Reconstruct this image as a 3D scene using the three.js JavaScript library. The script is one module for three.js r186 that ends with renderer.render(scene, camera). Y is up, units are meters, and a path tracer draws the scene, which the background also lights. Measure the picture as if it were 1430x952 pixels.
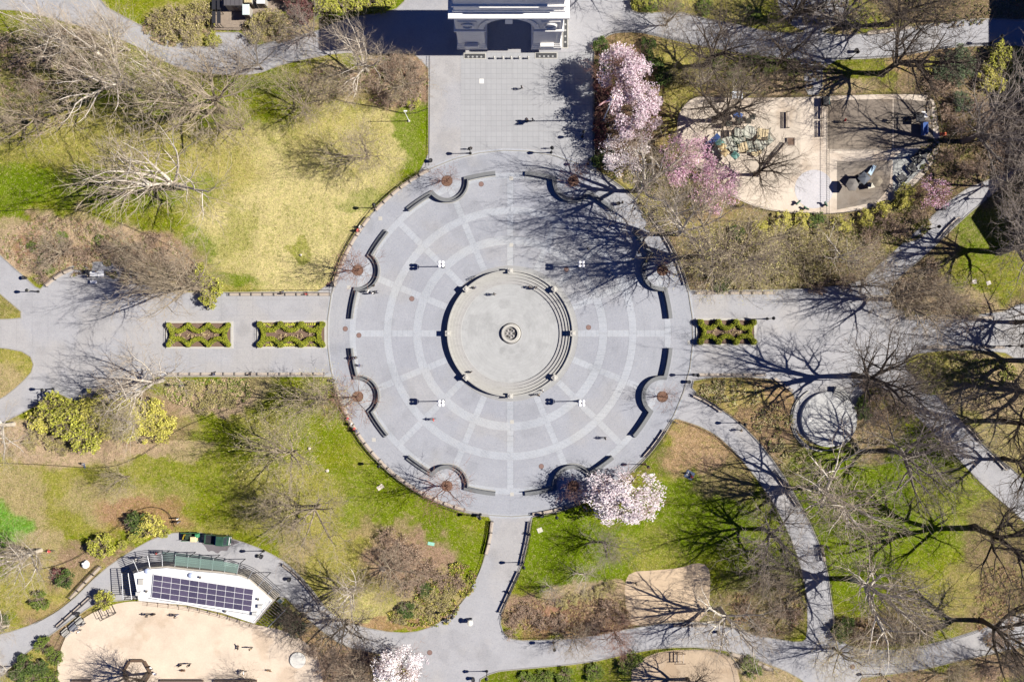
import * as THREE from 'three';
import { MarchingCubes } from 'three/addons/objects/MarchingCubes.js';
import { mergeGeometries } from 'three/addons/utils/BufferGeometryUtils.js';

// ---------------------------------------------------------------- camera, sky, sun, exposure
const scene = new THREE.Scene();
const HIGH = 153.4;                                     // a drone looking straight down
const camera = new THREE.PerspectiveCamera(46.36, 1430 / 952, 1, 4000);
camera.up.set(0, 0, -1);
camera.position.set(0, HIGH, 0);
camera.lookAt(0, 0, 0);
const renderer = new THREE.WebGLRenderer({ antialias: true });
renderer.toneMapping = THREE.LinearToneMapping;
renderer.toneMappingExposure = 1.86;
renderer.shadowMap.enabled = true;
const ELEV = 40.6 * Math.PI / 180;
const sunDir = new THREE.Vector3(Math.cos(ELEV), Math.sin(ELEV), -0.012).normalize();
// a deep clear sky: blue overhead, paler toward the horizon
const skyTexture = (() => {
  const w = 128, h = 64, d = new Float32Array(w * h * 4);
  for (let j = 0; j < h; j++) for (let i = 0; i < w; i++) {
    const el = ((j + 0.5) / h - 0.5) * Math.PI, t = Math.pow(1 - Math.max(0, Math.sin(el)), 4), o = (j * w + i) * 4;
    d[o] = 0.002 + 0.035 * t; d[o + 1] = 0.014 + 0.14 * t; d[o + 2] = 0.078 + 0.42 * t; d[o + 3] = 1;
  }
  const t = new THREE.DataTexture(d, w, h, THREE.RGBAFormat, THREE.FloatType); t.mapping = THREE.EquirectangularReflectionMapping; t.magFilter = THREE.LinearFilter; t.needsUpdate = true; return t;
})();
scene.background = skyTexture;
scene.environment = skyTexture;
const sun = new THREE.DirectionalLight(new THREE.Color(1, 0.945, 0.86), 5);
sun.position.copy(sunDir).multiplyScalar(300);
sun.castShadow = true;
sun.shadow.camera.left = sun.shadow.camera.bottom = -140;
sun.shadow.camera.right = sun.shadow.camera.top = 140;
sun.shadow.camera.far = 700;
sun.shadow.mapSize.set(4096, 4096);
scene.add(sun, sun.target);

// ---------------------------------------------------------------- helpers
// The site plan is drawn in plan units (0.138 m), x to the right and y down; P() turns them into metres on the ground.
const U = 0.138;
const X = (x) => (x - 715) * U, Z = (y) => (y - 476) * U;
const rngOf = (seed) => { let a = seed * 2654435761 | 0; return () => { a = (a + 0x6d2b79f5) | 0; let t = Math.imul(a ^ (a >>> 15), 1 | a); t = (t + Math.imul(t ^ (t >>> 7), 61 | t)) ^ t; return ((t ^ (t >>> 14)) >>> 0) / 4294967296; }; };
const rnd = rngOf(11);
const TAU = Math.PI * 2, V3 = (x, y, z) => new THREE.Vector3(x, y, z);
const lerp = (a, b, t) => a + (b - a) * t, clamp = (x, a = 0, b = 1) => Math.min(b, Math.max(a, x));
const smooth = (a, b, x) => { const t = clamp((x - a) / (b - a)); return t * t * (3 - 2 * t); };
const NT = new Float32Array(65536); { const r = rngOf(77); for (let i = 0; i < 65536; i++) NT[i] = r(); }
function noise(x, y) {
  const xi = Math.floor(x), yi = Math.floor(y); let fx = x - xi, fy = y - yi;
  fx = fx * fx * (3 - 2 * fx); fy = fy * fy * (3 - 2 * fy);
  const a = NT[((yi & 255) << 8) | (xi & 255)], b = NT[((yi & 255) << 8) | ((xi + 1) & 255)], c = NT[(((yi + 1) & 255) << 8) | (xi & 255)], d = NT[(((yi + 1) & 255) << 8) | ((xi + 1) & 255)];
  return a + (b - a) * fx + (c + (d - c) * fx - a - (b - a) * fx) * fy;
}
const fbm = (x, y, n = 4) => { let s = 0, a = 0.5, t = 0; for (let i = 0; i < n; i++) { s += a * noise(x, y); t += a; a *= 0.5; x = x * 2.03 + 17.3; y = y * 2.03 + 5.7; } return s / t; };

const used = new Map();
function numbered(name) { const n = used.get(name) ?? 0; used.set(name, n + 1); return n ? name + '_' + String(n).padStart(3, '0') : name; }
function info(o, label, category, group, kind) {
  if (label) o.userData.label = label;
  if (category) o.userData.category = category;
  if (group) o.userData.group = group;
  if (kind) o.userData.kind = kind;
  return o;
}
function lit(o) { o.castShadow = true; o.receiveShadow = true; return o; }
function thing(name, label, category, group, x = 0, y = 0, z = 0, turn = 0) {
  const o = new THREE.Group(); o.name = numbered(name); o.position.set(x, y, z); o.rotation.y = turn; scene.add(o);
  return info(o, label, category, group);
}
function put(name, geometry, material, parent) {
  const m = lit(new THREE.Mesh(geometry, material)); m.name = parent ? name : numbered(name); (parent ?? scene).add(m); return m;
}
function structure(name, geometry, material, label) { return info(put(name, geometry, material), label, name.replace(/_/g, ' ').split(' ').slice(0, 2).join(' '), null, 'structure'); }
function copyOf(o, x, z, turn = 0, scale = 1, label, group, y = 0) {
  const c = o.clone(); c.name = numbered(o.name); c.userData = { ...o.userData }; c.position.set(x, y, z); c.rotation.y = turn; if (scale.length) c.scale.set(...scale); else c.scale.setScalar(scale);
  if (label) c.userData.label = label; if (group) c.userData.group = group;
  scene.add(c); return c;
}
const std = (r, g, b, roughness = 0.85, extra = {}) => new THREE.MeshPhysicalMaterial({ color: new THREE.Color().setRGB(r, g, b), roughness, specularIntensity: roughness > 0.7 ? 0.35 : 1, ...extra });

class Build {                                            // collects faces, with uv in metres
  constructor(color) { this.p = []; this.n = []; this.t = []; this.c = color ? [] : null; this.col = [1, 1, 1]; }
  v(p, n, uv) { this.p.push(p[0], p[1], p[2]); this.n.push(n[0], n[1], n[2]); this.t.push(uv[0], uv[1]); if (this.c) this.c.push(...this.col); }
  tri(a, b, c) {
    const u = [b[0] - a[0], b[1] - a[1], b[2] - a[2]], w = [c[0] - a[0], c[1] - a[1], c[2] - a[2]];
    let n = [u[1] * w[2] - u[2] * w[1], u[2] * w[0] - u[0] * w[2], u[0] * w[1] - u[1] * w[0]]; const l = Math.hypot(...n) || 1; n = n.map((q) => q / l);
    const k = Math.abs(n[1]) > 0.6 ? 1 : Math.abs(n[0]) > Math.abs(n[2]) ? 0 : 2;
    for (const q of [a, b, c]) this.v(q, n, k === 1 ? [q[0], q[2]] : k === 0 ? [q[2], q[1]] : [q[0], q[1]]);
    return this;
  }
  quad(a, b, c, d) { return this.tri(a, b, c).tri(a, c, d); }
  box(cx, cy, cz, sx, sy, sz, ry = 0) {
    const c = Math.cos(ry), s = Math.sin(ry), q = (x, y, z) => { x *= sx / 2; y *= sy / 2; z *= sz / 2; return [cx + x * c + z * s, cy + y, cz - x * s + z * c]; };
    const f = (a, b, d, e) => this.quad(q(...a), q(...b), q(...d), q(...e));
    f([-1, 1, 1], [1, 1, 1], [1, 1, -1], [-1, 1, -1]); f([-1, -1, -1], [1, -1, -1], [1, -1, 1], [-1, -1, 1]);
    f([-1, -1, 1], [1, -1, 1], [1, 1, 1], [-1, 1, 1]); f([1, -1, -1], [-1, -1, -1], [-1, 1, -1], [1, 1, -1]);
    f([1, -1, 1], [1, -1, -1], [1, 1, -1], [1, 1, 1]); f([-1, -1, -1], [-1, -1, 1], [-1, 1, 1], [-1, 1, -1]);
    return this;
  }
  bevel(cx, cy, cz, sx, sy, sz, b = 0.03, ry = 0) {     // a box whose top edges are chamfered
    const c = Math.cos(ry), s = Math.sin(ry), q = (x, y, z) => [cx + x * c + z * s, cy + y, cz - x * s + z * c], h = sy / 2, x = sx / 2, z = sz / 2;
    const ring = (x, y, z) => [q(-x, y, z), q(x, y, z), q(x, y, -z), q(-x, y, -z)];
    const A = ring(x, -h, z), B = ring(x, h - b, z), C = ring(x - b, h, z - b);
    for (let i = 0; i < 4; i++) { const j = (i + 1) % 4; this.quad(A[i], A[j], B[j], B[i]); this.quad(B[i], B[j], C[j], C[i]); }
    this.quad(...C); return this;
  }
  prism(pts, y0, y1, bottom = false) {                  // pts: [x, z] outline in metres
    let a = 0; for (let i = 0; i < pts.length; i++) { const p = pts[i], q = pts[(i + 1) % pts.length]; a += p[0] * q[1] - q[0] * p[1]; }
    const o = a < 0 ? pts : [...pts].reverse();
    for (const [i, j, k] of THREE.ShapeUtils.triangulateShape(o.map((q) => new THREE.Vector2(q[0], q[1])), [])) {
      const [A, B, C] = [o[i], o[j], o[k]], up = (B[0] - A[0]) * (C[1] - A[1]) - (C[0] - A[0]) * (B[1] - A[1]) < 0;
      const T = (y, f) => { const r = [[A[0], y, A[1]], [B[0], y, B[1]], [C[0], y, C[1]]]; f ? this.tri(r[0], r[1], r[2]) : this.tri(r[0], r[2], r[1]); };
      T(y1, up); if (bottom) T(y0, !up);
    }
    if (y1 > y0) for (let i = 0; i < o.length; i++) { const p = o[i], q = o[(i + 1) % o.length]; this.quad([p[0], y0, p[1]], [q[0], y0, q[1]], [q[0], y1, q[1]], [p[0], y1, p[1]]); }
    return this;
  }
  ribbon(path, a, b, y0, y1, closed = false) {          // a wall or strip along a path, from offset a to offset b (to the right of travel)
    const L = offset(path, a, closed), R = offset(path, b, closed), n = path.length, e = closed ? n : n - 1;
    for (let i = 0; i < e; i++) {
      const j = (i + 1) % n, q = (r, k, y) => [r[k][0], y, r[k][1]];
      this.quad(q(L, i, y1), q(R, i, y1), q(R, j, y1), q(L, j, y1));
      this.quad(q(L, i, y0), q(L, i, y1), q(L, j, y1), q(L, j, y0)); this.quad(q(R, i, y1), q(R, i, y0), q(R, j, y0), q(R, j, y1));
      if (!closed && i === 0) this.quad(q(L, 0, y0), q(R, 0, y0), q(R, 0, y1), q(L, 0, y1));
      if (!closed && i === e - 1) this.quad(q(R, j, y0), q(L, j, y0), q(L, j, y1), q(R, j, y1));
    }
    return this;
  }
  tube(pts, rad, sides = 5, cap = false) {              // pts: Vector3 list, rad: radius list
    const n = pts.length; let up = V3(0.31, 0.2, 0.93), rings = [];
    for (let i = 0; i < n; i++) {
      const d = V3().subVectors(pts[Math.min(i + 1, n - 1)], pts[Math.max(i - 1, 0)]).normalize();
      const u = V3().crossVectors(d, Math.abs(d.dot(up)) > 0.95 ? V3(1, 0, 0) : up).normalize(), w = V3().crossVectors(d, u), ring = [];
      for (let k = 0; k < sides; k++) { const a = k / sides * TAU, nn = u.clone().multiplyScalar(Math.cos(a)).addScaledVector(w, Math.sin(a)); ring.push([pts[i].clone().addScaledVector(nn, rad[i]).toArray(), nn.toArray(), [k / sides * TAU * rad[0], i * 0.5]]); }
      rings.push(ring);
    }
    for (let i = 0; i < n - 1; i++) for (let k = 0; k < sides; k++) {
      const a = rings[i][k], b = rings[i][(k + 1) % sides], c = rings[i + 1][(k + 1) % sides], d = rings[i + 1][k];
      for (const q of [a, b, c]) this.v(...q);
      if (rad[i + 1] > 1e-4) for (const q of [a, c, d]) this.v(...q);
    }
    if (cap) for (const [ring, i] of [[rings[0], 0], [rings[n - 1], n - 1]]) for (let k = 1; k < sides - 1; k++) i ? this.tri(ring[0][0], ring[k][0], ring[k + 1][0]) : this.tri(ring[0][0], ring[k + 1][0], ring[k][0]);
    return this;
  }
  rod(a, b, r0, r1 = r0, sides = 6) { return this.tube([V3(...a), V3(...b)], [r0, r1], sides, true); }
  lathe(profile, cx = 0, cz = 0, sides = 16) {          // profile: [radius, y]
    for (let i = 0; i < profile.length - 1; i++) {
      const [r0, y0] = profile[i], [r1, y1] = profile[i + 1], l = Math.hypot(r1 - r0, y1 - y0) || 1, nr = (y1 - y0) / l, ny = -(r1 - r0) / l;
      for (let k = 0; k < sides; k++) {
        const a = k / sides * TAU, b = (k + 1) / sides * TAU, q = (t, r, y) => [[cx + Math.cos(t) * r, y, cz - Math.sin(t) * r], [Math.cos(t) * nr, ny, -Math.sin(t) * nr], Math.abs(ny) > 0.7 ? [cx + Math.cos(t) * r, cz - Math.sin(t) * r] : [t * Math.max(r0, r1), y]];
        const A = q(a, r0, y0), B = q(b, r0, y0), C = q(b, r1, y1), D = q(a, r1, y1);
        if (r0 > 1e-4) for (const w of [A, B, C]) this.v(...w);
        if (r1 > 1e-4) for (const w of [A, C, D]) this.v(...w);
      }
    }
    return this;
  }
  geo() {
    const g = new THREE.BufferGeometry();
    g.setAttribute('position', new THREE.BufferAttribute(new Float32Array(this.p), 3)); g.setAttribute('normal', new THREE.BufferAttribute(new Float32Array(this.n), 3));
    g.setAttribute('uv', new THREE.BufferAttribute(new Float32Array(this.t), 2)); if (this.c) g.setAttribute('color', new THREE.BufferAttribute(new Float32Array(this.c), 3));
    return g;
  }
}
function offset(path, d, closed) {
  const n = path.length;
  return path.map((p, i) => {
    const a = closed ? path[(i + n - 1) % n] : path[Math.max(i - 1, 0)], b = closed ? path[(i + 1) % n] : path[Math.min(i + 1, n - 1)];
    const u = [p[0] - a[0], p[1] - a[1]], w = [b[0] - p[0], b[1] - p[1]], lu = Math.hypot(...u), lw = Math.hypot(...w);
    const n1 = lu > 1e-6 ? [-u[1] / lu, u[0] / lu] : null, n2 = lw > 1e-6 ? [-w[1] / lw, w[0] / lw] : null, m = [((n1 ?? n2)[0] + (n2 ?? n1)[0]) / 2, ((n1 ?? n2)[1] + (n2 ?? n1)[1]) / 2];
    const l = Math.max(0.35, m[0] ** 2 + m[1] ** 2);
    return [p[0] + m[0] / l * d, p[1] + m[1] / l * d];
  });
}
const plan = (pts) => pts.map(([x, y]) => [X(x), Z(y)]);
function chaikin(pts, k = 2, closed = true) {
  for (let r = 0; r < k; r++) {
    const o = []; const n = pts.length;
    for (let i = 0; i < (closed ? n : n - 1); i++) { const a = pts[i], b = pts[(i + 1) % n]; o.push([a[0] * 0.75 + b[0] * 0.25, a[1] * 0.75 + b[1] * 0.25], [a[0] * 0.25 + b[0] * 0.75, a[1] * 0.25 + b[1] * 0.75]); }
    if (!closed) { o.unshift(pts[0]); o.push(pts[n - 1]); }
    pts = o;
  }
  return pts;
}
const arc = (cx, cy, r, a0, a1, n = 24) => Array.from({ length: n + 1 }, (_, i) => { const a = lerp(a0, a1, i / n) * Math.PI / 180; return [cx + Math.cos(a) * r, cy + Math.sin(a) * r]; });
function walk(pts, step) {                               // points every step metres along a path in metres, with headings
  const o = []; let left = step / 2;
  for (let i = 0; i < pts.length - 1; i++) {
    const [a, b] = [pts[i], pts[i + 1]], l = Math.hypot(b[0] - a[0], b[1] - a[1]); let t = left;
    while (t < l) { o.push([lerp(a[0], b[0], t / l), lerp(a[1], b[1], t / l), Math.atan2(-(b[1] - a[1]), b[0] - a[0])]); t += step; }
    left = t - l;
  }
  return o;
}

// ---------------------------------------------------------------- surfaces computed as textures
const MX = -60, MY = -60, MW = 1550, MH = 1072, TW = 2048, TH = 1416;
function siteTexture(f) {
  const d = new Uint8Array(TW * TH * 4), c = [0, 0, 0];
  for (let j = 0; j < TH; j++) for (let i = 0; i < TW; i++) {
    f(MX + (i + 0.5) / TW * MW, MY + (j + 0.5) / TH * MH, c); const o = (j * TW + i) * 4;
    for (let k = 0; k < 3; k++) { const v = clamp(c[k]); d[o + k] = 255 * (v < 0.0031308 ? 12.92 * v : 1.055 * Math.pow(v, 1 / 2.4) - 0.055) + 0.5; }
    d[o + 3] = 255;
  }
  const t = new THREE.DataTexture(d, TW, TH); t.colorSpace = THREE.SRGBColorSpace; t.magFilter = THREE.LinearFilter; t.wrapS = t.wrapT = THREE.MirroredRepeatWrapping; t.needsUpdate = true;
  t.repeat.set(1 / (MW * U), 1 / (MH * U)); t.offset.set((715 - MX) / MW, (476 - MY) / MH);   // uv in metres
  return t;
}
function tile(n, size, f, srgb = true) {                  // a small repeating texture: f(x, y) in metres gives rgb or a height
  const d = new Uint8Array(n * n * 4);
  for (let j = 0; j < n; j++) for (let i = 0; i < n; i++) { const c = f(i / n * size, j / n * size), o = (j * n + i) * 4; for (let k = 0; k < 3; k++) { const v = clamp(c.length ? c[k] : c); d[o + k] = 255 * (srgb ? Math.pow(v, 1 / 2.2) : v); } d[o + 3] = 255; }
  const t = new THREE.DataTexture(d, n, n); if (srgb) t.colorSpace = THREE.SRGBColorSpace; t.magFilter = THREE.LinearFilter; t.wrapS = t.wrapT = THREE.RepeatWrapping; t.repeat.set(1 / size, 1 / size); t.needsUpdate = true; return t;
}
// what grows or lies on the ground: lawn, straw-dry lawn, mulch, leaf litter, bare earth, each with its grain; some darkened for twig shade
const COVER = {
  grass: [0.195, 0.215, 0.012], fresh: [0.12, 0.185, 0.004], bright: [0.125, 0.32, 0.03], olive: [0.33, 0.29, 0.075], dry: [0.53, 0.455, 0.205], worn: [0.42, 0.31, 0.2], dark: [0.07, 0.11, 0.006],
  mulch: [0.3, 0.2, 0.135], red: [0.34, 0.18, 0.115], litter: [0.43, 0.315, 0.205], earth: [0.36, 0.24, 0.13], deep: [0.11, 0.07, 0.05], shadedMulch: [0.2, 0.145, 0.085], wood: [0.2, 0.175, 0.07],  // bed mulch darkened in place of twig shade; wood: dark litter with some shade
};
const PATCHES = [
  // lawn by the arch
  [400, 295, 125, 105, 'dry', 1], [330, 245, 85, 65, 'dry', 0.9], [485, 225, 75, 80, 'dry', 0.9], [425, 375, 62, 38, 'dry', 1], [535, 190, 45, 45, 'dry', 0.6], [250, 225, 110, 60, 'olive', 0.9], [470, 200, 70, 40, 'olive', 0.6],
  [580, 190, 24, 50, 'fresh', 0.9], [520, 282, 40, 14, 'fresh', 0.5], [275, 350, 34, 26, 'fresh', 0.8], [318, 394, 50, 12, 'fresh', 0.9], [250, 150, 70, 24, 'fresh', 0.6], [150, 262, 150, 24, 'fresh', 0.75], [15, 262, 50, 36, 'fresh', 0.9], [370, 118, 70, 16, 'fresh', 0.75],
  [330, 320, 20, 40, 'grass', 0.5], [420, 350, 16, 14, 'grass', 0.8], [120, 190, 110, 40, 'olive', 0.8], [60, 90, 130, 56, 'wood', 0.85], [250, 110, 70, 26, 'wood', 0.5], [400, 118, 60, 24, 'wood', 0.4], [30, 25, 60, 16, 'grass', 0.6], [160, 110, 50, 30, 'fresh', 0.5],
  [553, 118, 58, 38, 'mulch', 1], [470, 112, 50, 26, 'litter', 0.9], [510, 135, 50, 20, 'olive', 0.5], [90, 348, 140, 42, 'litter', 1], [45, 335, 22, 30, 'red', 0.8], [205, 362, 80, 40, 'mulch', 1], [150, 340, 60, 25, 'litter', 0.7], [20, 320, 40, 20, 'worn', 0.8], [585, 150, 14, 10, 'fresh', 0.6],
  [240, 390, 70, 30, 'litter', 0.6], [10, 430, 60, 34, 'olive', 1], [-20, 420, 60, 40, 'wood', 0.6], [20, 515, 60, 44, 'olive', 1], [5, 530, 40, 24, 'litter', 0.6],
  // lawn by the dog run
  [60, 690, 130, 60, 'olive', 0.6], [300, 640, 110, 50, 'fresh', 0.35], [25, 705, 45, 55, 'worn', 0.65], [140, 700, 50, 25, 'worn', 0.6], [220, 690, 60, 16, 'worn', 0.3], [5, 738, 34, 36, 'bright', 1], [50, 770, 35, 30, 'worn', 0.7], [95, 615, 110, 34, 'litter', 1], [285, 558, 70, 26, 'litter', 1], [190, 590, 70, 40, 'mulch', 0.7], [225, 624, 70, 14, 'litter', 0.8],
  [345, 535, 40, 30, 'litter', 0.6], [195, 722, 56, 26, 'red', 0.75], [130, 775, 50, 16, 'mulch', 0.9], [60, 830, 90, 34, 'olive', 1], [105, 800, 40, 25, 'mulch', 0.7], [80, 860, 50, 20, 'earth', 0.6],
  [400, 660, 160, 60, 'grass', 0.5], [560, 690, 100, 60, 'fresh', 0.65], [620, 765, 70, 40, 'fresh', 0.7], [470, 590, 60, 40, 'fresh', 0.4], [400, 700, 80, 50, 'olive', 0.7], [470, 790, 60, 60, 'olive', 0.9], [410, 770, 24, 30, 'worn', 0.6],
  [575, 785, 62, 44, 'mulch', 1], [545, 745, 50, 20, 'mulch', 0.6], [610, 835, 46, 38, 'litter', 0.8], [595, 830, 60, 30, 'olive', 0.5], [480, 855, 90, 24, 'dry', 0.7], [560, 873, 70, 10, 'red', 0.7],
  // lawn under the white magnolia
  [800, 770, 85, 64, 'fresh', 1], [790, 755, 40, 40, 'fresh', 0.6], [960, 725, 90, 60, 'fresh', 0.95], [1060, 745, 60, 80, 'dark', 0.55], [965, 630, 48, 34, 'earth', 1], [905, 640, 34, 26, 'dark', 0.7], [1010, 655, 40, 40, 'mulch', 0.6], [905, 765, 50, 30, 'olive', 0.45],
  [745, 850, 55, 26, 'mulch', 1], [800, 870, 70, 24, 'red', 0.8], [850, 850, 50, 34, 'mulch', 0.8], [830, 828, 60, 15, 'worn', 0.95], [1060, 850, 70, 50, 'shadedMulch', 1], [1060, 800, 50, 30, 'dark', 0.5],
  // beds and lawn round the small round stage
  [1040, 575, 100, 60, 'earth', 1], [1010, 548, 60, 22, 'olive', 0.7], [1100, 640, 40, 40, 'mulch', 0.8], [1140, 640, 40, 20, 'mulch', 0.8], [1240, 665, 150, 66, 'fresh', 0.95], [1310, 715, 110, 50, 'fresh', 0.7], [1190, 770, 60, 70, 'fresh', 0.85], [1330, 690, 60, 40, 'olive', 0.5], [1215, 600, 40, 40, 'mulch', 0.8],
  [1400, 840, 80, 80, 'shadedMulch', 1], [1230, 875, 90, 26, 'shadedMulch', 0.9], [1310, 830, 60, 34, 'olive', 0.7], [1120, 730, 40, 40, 'dark', 0.4], [1400, 740, 50, 50, 'shadedMulch', 0.9], [1250, 760, 70, 40, 'fresh', 0.5],
  [1370, 540, 90, 50, 'litter', 0.8], [1300, 515, 40, 34, 'olive', 0.9], [1390, 605, 60, 50, 'worn', 0.7], [1345, 590, 34, 20, 'grass', 0.6], [1290, 420, 70, 34, 'shadedMulch', 0.9], [1385, 380, 60, 44, 'grass', 0.9], [1340, 425, 70, 16, 'litter', 0.6], [1370, 325, 40, 40, 'fresh', 0.7],
  // beds round the playground and along the paths by the arch
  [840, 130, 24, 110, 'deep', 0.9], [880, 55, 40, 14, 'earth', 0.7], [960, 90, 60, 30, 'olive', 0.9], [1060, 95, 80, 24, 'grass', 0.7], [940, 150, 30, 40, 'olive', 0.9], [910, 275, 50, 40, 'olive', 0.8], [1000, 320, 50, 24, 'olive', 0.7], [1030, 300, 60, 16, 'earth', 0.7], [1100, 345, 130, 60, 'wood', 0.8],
  [1200, 100, 55, 26, 'grass', 0.9], [1185, 122, 40, 12, 'litter', 0.8], [1300, 85, 60, 16, 'earth', 0.9], [1270, 300, 60, 34, 'shadedMulch', 1], [1090, 115, 50, 14, 'litter', 0.9], [890, 210, 50, 30, 'earth', 0.5], [1180, 380, 70, 40, 'shadedMulch', 0.8], [1350, 190, 70, 80, 'shadedMulch', 0.9],
  [1010, 8, 110, 30, 'olive', 0.9], [1230, 22, 50, 20, 'grass', 0.9], [1310, 10, 90, 20, 'shadedMulch', 0.9], [1080, 25, 40, 20, 'grass', 0.8], [480, 5, 100, 20, 'fresh', 0.7], [400, 40, 50, 20, 'litter', 0.8], [260, 30, 50, 34, 'olive', 0.8], [160, 12, 40, 14, 'grass', 0.8],
  // south beds
  [40, 930, 60, 50, 'olive', 0.9], [70, 890, 40, 20, 'mulch', 0.9], [470, 925, 60, 50, 'mulch', 1], [430, 890, 40, 30, 'earth', 0.9], [760, 950, 90, 20, 'dark', 0.6], [1060, 940, 60, 20, 'litter', 0.8], [1300, 950, 120, 16, 'mulch', 0.9], [1400, 930, 60, 20, 'mulch', 0.9],
];
const coverTexture = siteTexture((x, y, out) => {
  const wx = x + (fbm(x * 0.045, y * 0.045, 4) - 0.5) * 46, wy = y + (fbm(x * 0.045 + 40, y * 0.045 + 9, 4) - 0.5) * 46;
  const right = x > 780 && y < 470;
  let [r, g, b] = right ? COVER.shadedMulch : COVER.grass;  // beds on this side start from mulch with twig shade in its colour
  const blend = (c, w) => { r += (c[0] - r) * w; g += (c[1] - g) * w; b += (c[2] - b) * w; };
  const big = fbm(x * 0.02 + 3, y * 0.02, 3); blend(COVER.olive, smooth(0.45, 0.65, big) * (x > 700 && y > 500 ? 0.3 : 0.7));
  for (const [cx, cy, rx, ry, kind, s] of PATCHES) {
    const dx = (wx - cx) / rx, dy = (wy - cy) / ry, q = dx * dx + dy * dy;
    if (q < 1.7) blend(COVER[kind], smooth(1.6, 0.55, q) * s * (kind === 'mulch' || kind === 'litter' || kind === 'earth' || kind === 'red' ? 1 : lerp(0.72, 1, noise(x * 0.5, y * 0.5))));
  }
  const tuft = fbm(x * 0.33, y * 0.33, 3), fine = noise(x * 1.3, y * 1.3), speck = NT[((y * 1.32 & 255) << 8 | (x * 1.32 & 255)) ^ 911];
  blend(COVER.fresh, smooth(0.54, 0.7, tuft) * 0.5 * (g > r ? 1 : 0.5)); blend(COVER.worn, smooth(0.42, 0.22, tuft) * 0.22); blend(COVER.dark, smooth(0.6, 0.8, fbm(x * 0.55 + 70, y * 0.55, 2)) * 0.35 * (g > r * 0.9 ? 1 : 0.2));
  const k = 0.45 + 0.66 * fine + 0.44 * speck + 0.3 * (fbm(x * 0.09 + 8, y * 0.09, 3) - 0.5);
  if (speck > 0.95) blend([0.5, 0.4, 0.26], 0.55); else if (speck < 0.03) blend([0.07, 0.06, 0.02], 0.6);
  out[0] = r * k; out[1] = g * k; out[2] = b * k;
});
const pavingTexture = siteTexture((x, y, out) => {
  const big = fbm(x * 0.012, y * 0.012, 3) - 0.5, mid = fbm(x * 0.07 + 31, y * 0.07, 4) - 0.5, grain = noise(x * 1.3, y * 1.3) - 0.5, speck = NT[((y * 1.32 & 255) << 8 | (x * 1.32 & 255)) ^ 377];
  let k = 1 + 0.07 * big + 0.14 * mid + 0.13 * grain + 0.13 * (speck - 0.5);
  if (speck > 0.993) k *= 0.68;                          // gum and spots
  k *= 1 - 0.09 * smooth(0.62, 0.76, fbm(x * 0.035 + 90, y * 0.035 + 12, 4));   // old stains
  const rr = Math.hypot(x - 712.5, y - 465.5);               // saw joints between the granite blocks of the rings and spokes, and between paver courses
  if (rr > 92 && rr < 258) {
    const a = Math.atan2(y - 465.5, x - 712.5), ring = (rr > 124 && rr < 136) || (rr > 166 && rr < 177) || (rr > 216 && rr < 225);
    const sp = a / (Math.PI / 8), off = Math.abs(sp - Math.round(sp)) * Math.PI / 8 * rr;
    if (ring) { const q = (a * rr / 7.5) % 1; if (Math.abs(q) < 0.13) k *= 0.9; } else if (off < 4.4) { if (((rr / 7.5) % 1) < 0.13) k *= 0.9; } else if (((rr / 14.4) % 1) < 0.06) k *= 0.95;
  } else if (y > 400 && y < 530 && (((x / 22) % 1 + 1) % 1 < 0.05 || ((y / 22) % 1) < 0.05)) k *= 0.94;
  const warm = 0.012 * smooth(0.5, 0.7, fbm(x * 0.02 + 61, y * 0.02 + 7, 3)) + 0.014 * grain;
  out[0] = (0.282 + warm) * k; out[1] = (0.292 + warm * 0.5) * k; out[2] = (0.335 - warm * 0.6) * k;
});
const sandTexture = siteTexture((x, y, out) => {
  const k = 0.9 + 0.25 * (fbm(x * 0.06, y * 0.06, 4) - 0.5) + 0.13 * (noise(x * 1.2, y * 1.2) - 0.5) + 0.05 * NT[((y * 1.32 & 255) << 8 | (x * 1.32 & 255)) ^ 55];
  const d = smooth(0.55, 0.72, fbm(x * 0.03 + 5, y * 0.03, 4)) * 0.16;
  out[0] = 0.62 * k * (1 - d); out[1] = 0.515 * k * (1 - d * 1.2); out[2] = 0.41 * k * (1 - d * 1.4);
});
const roughBump = tile(512, 3, (x, y) => 0.5 * fbm(x * 9, y * 9, 4) + 0.5 * noise(x * 60, y * 60), false);
const stoneMap = tile(512, 4, (x, y) => { const k = 0.9 + 0.16 * fbm(x * 4, y * 4, 4) - 0.1 * smooth(0.55, 0.8, fbm(x * 1.5, y * 6, 4)) + 0.05 * (NT[(x * 97 + y * 7919) & 65535] - 0.5); return [k, k * 0.99, k * 0.97]; });
const barkBump = tile(256, 1.6, (x, y) => fbm(x * 14, y * 4, 4), false);
const woodMap = tile(256, 2, (x, y) => { const k = 0.72 + 0.3 * fbm(x * 1.6, y * 26, 4); return [k, k * 0.97, k * 0.93]; });

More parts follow.
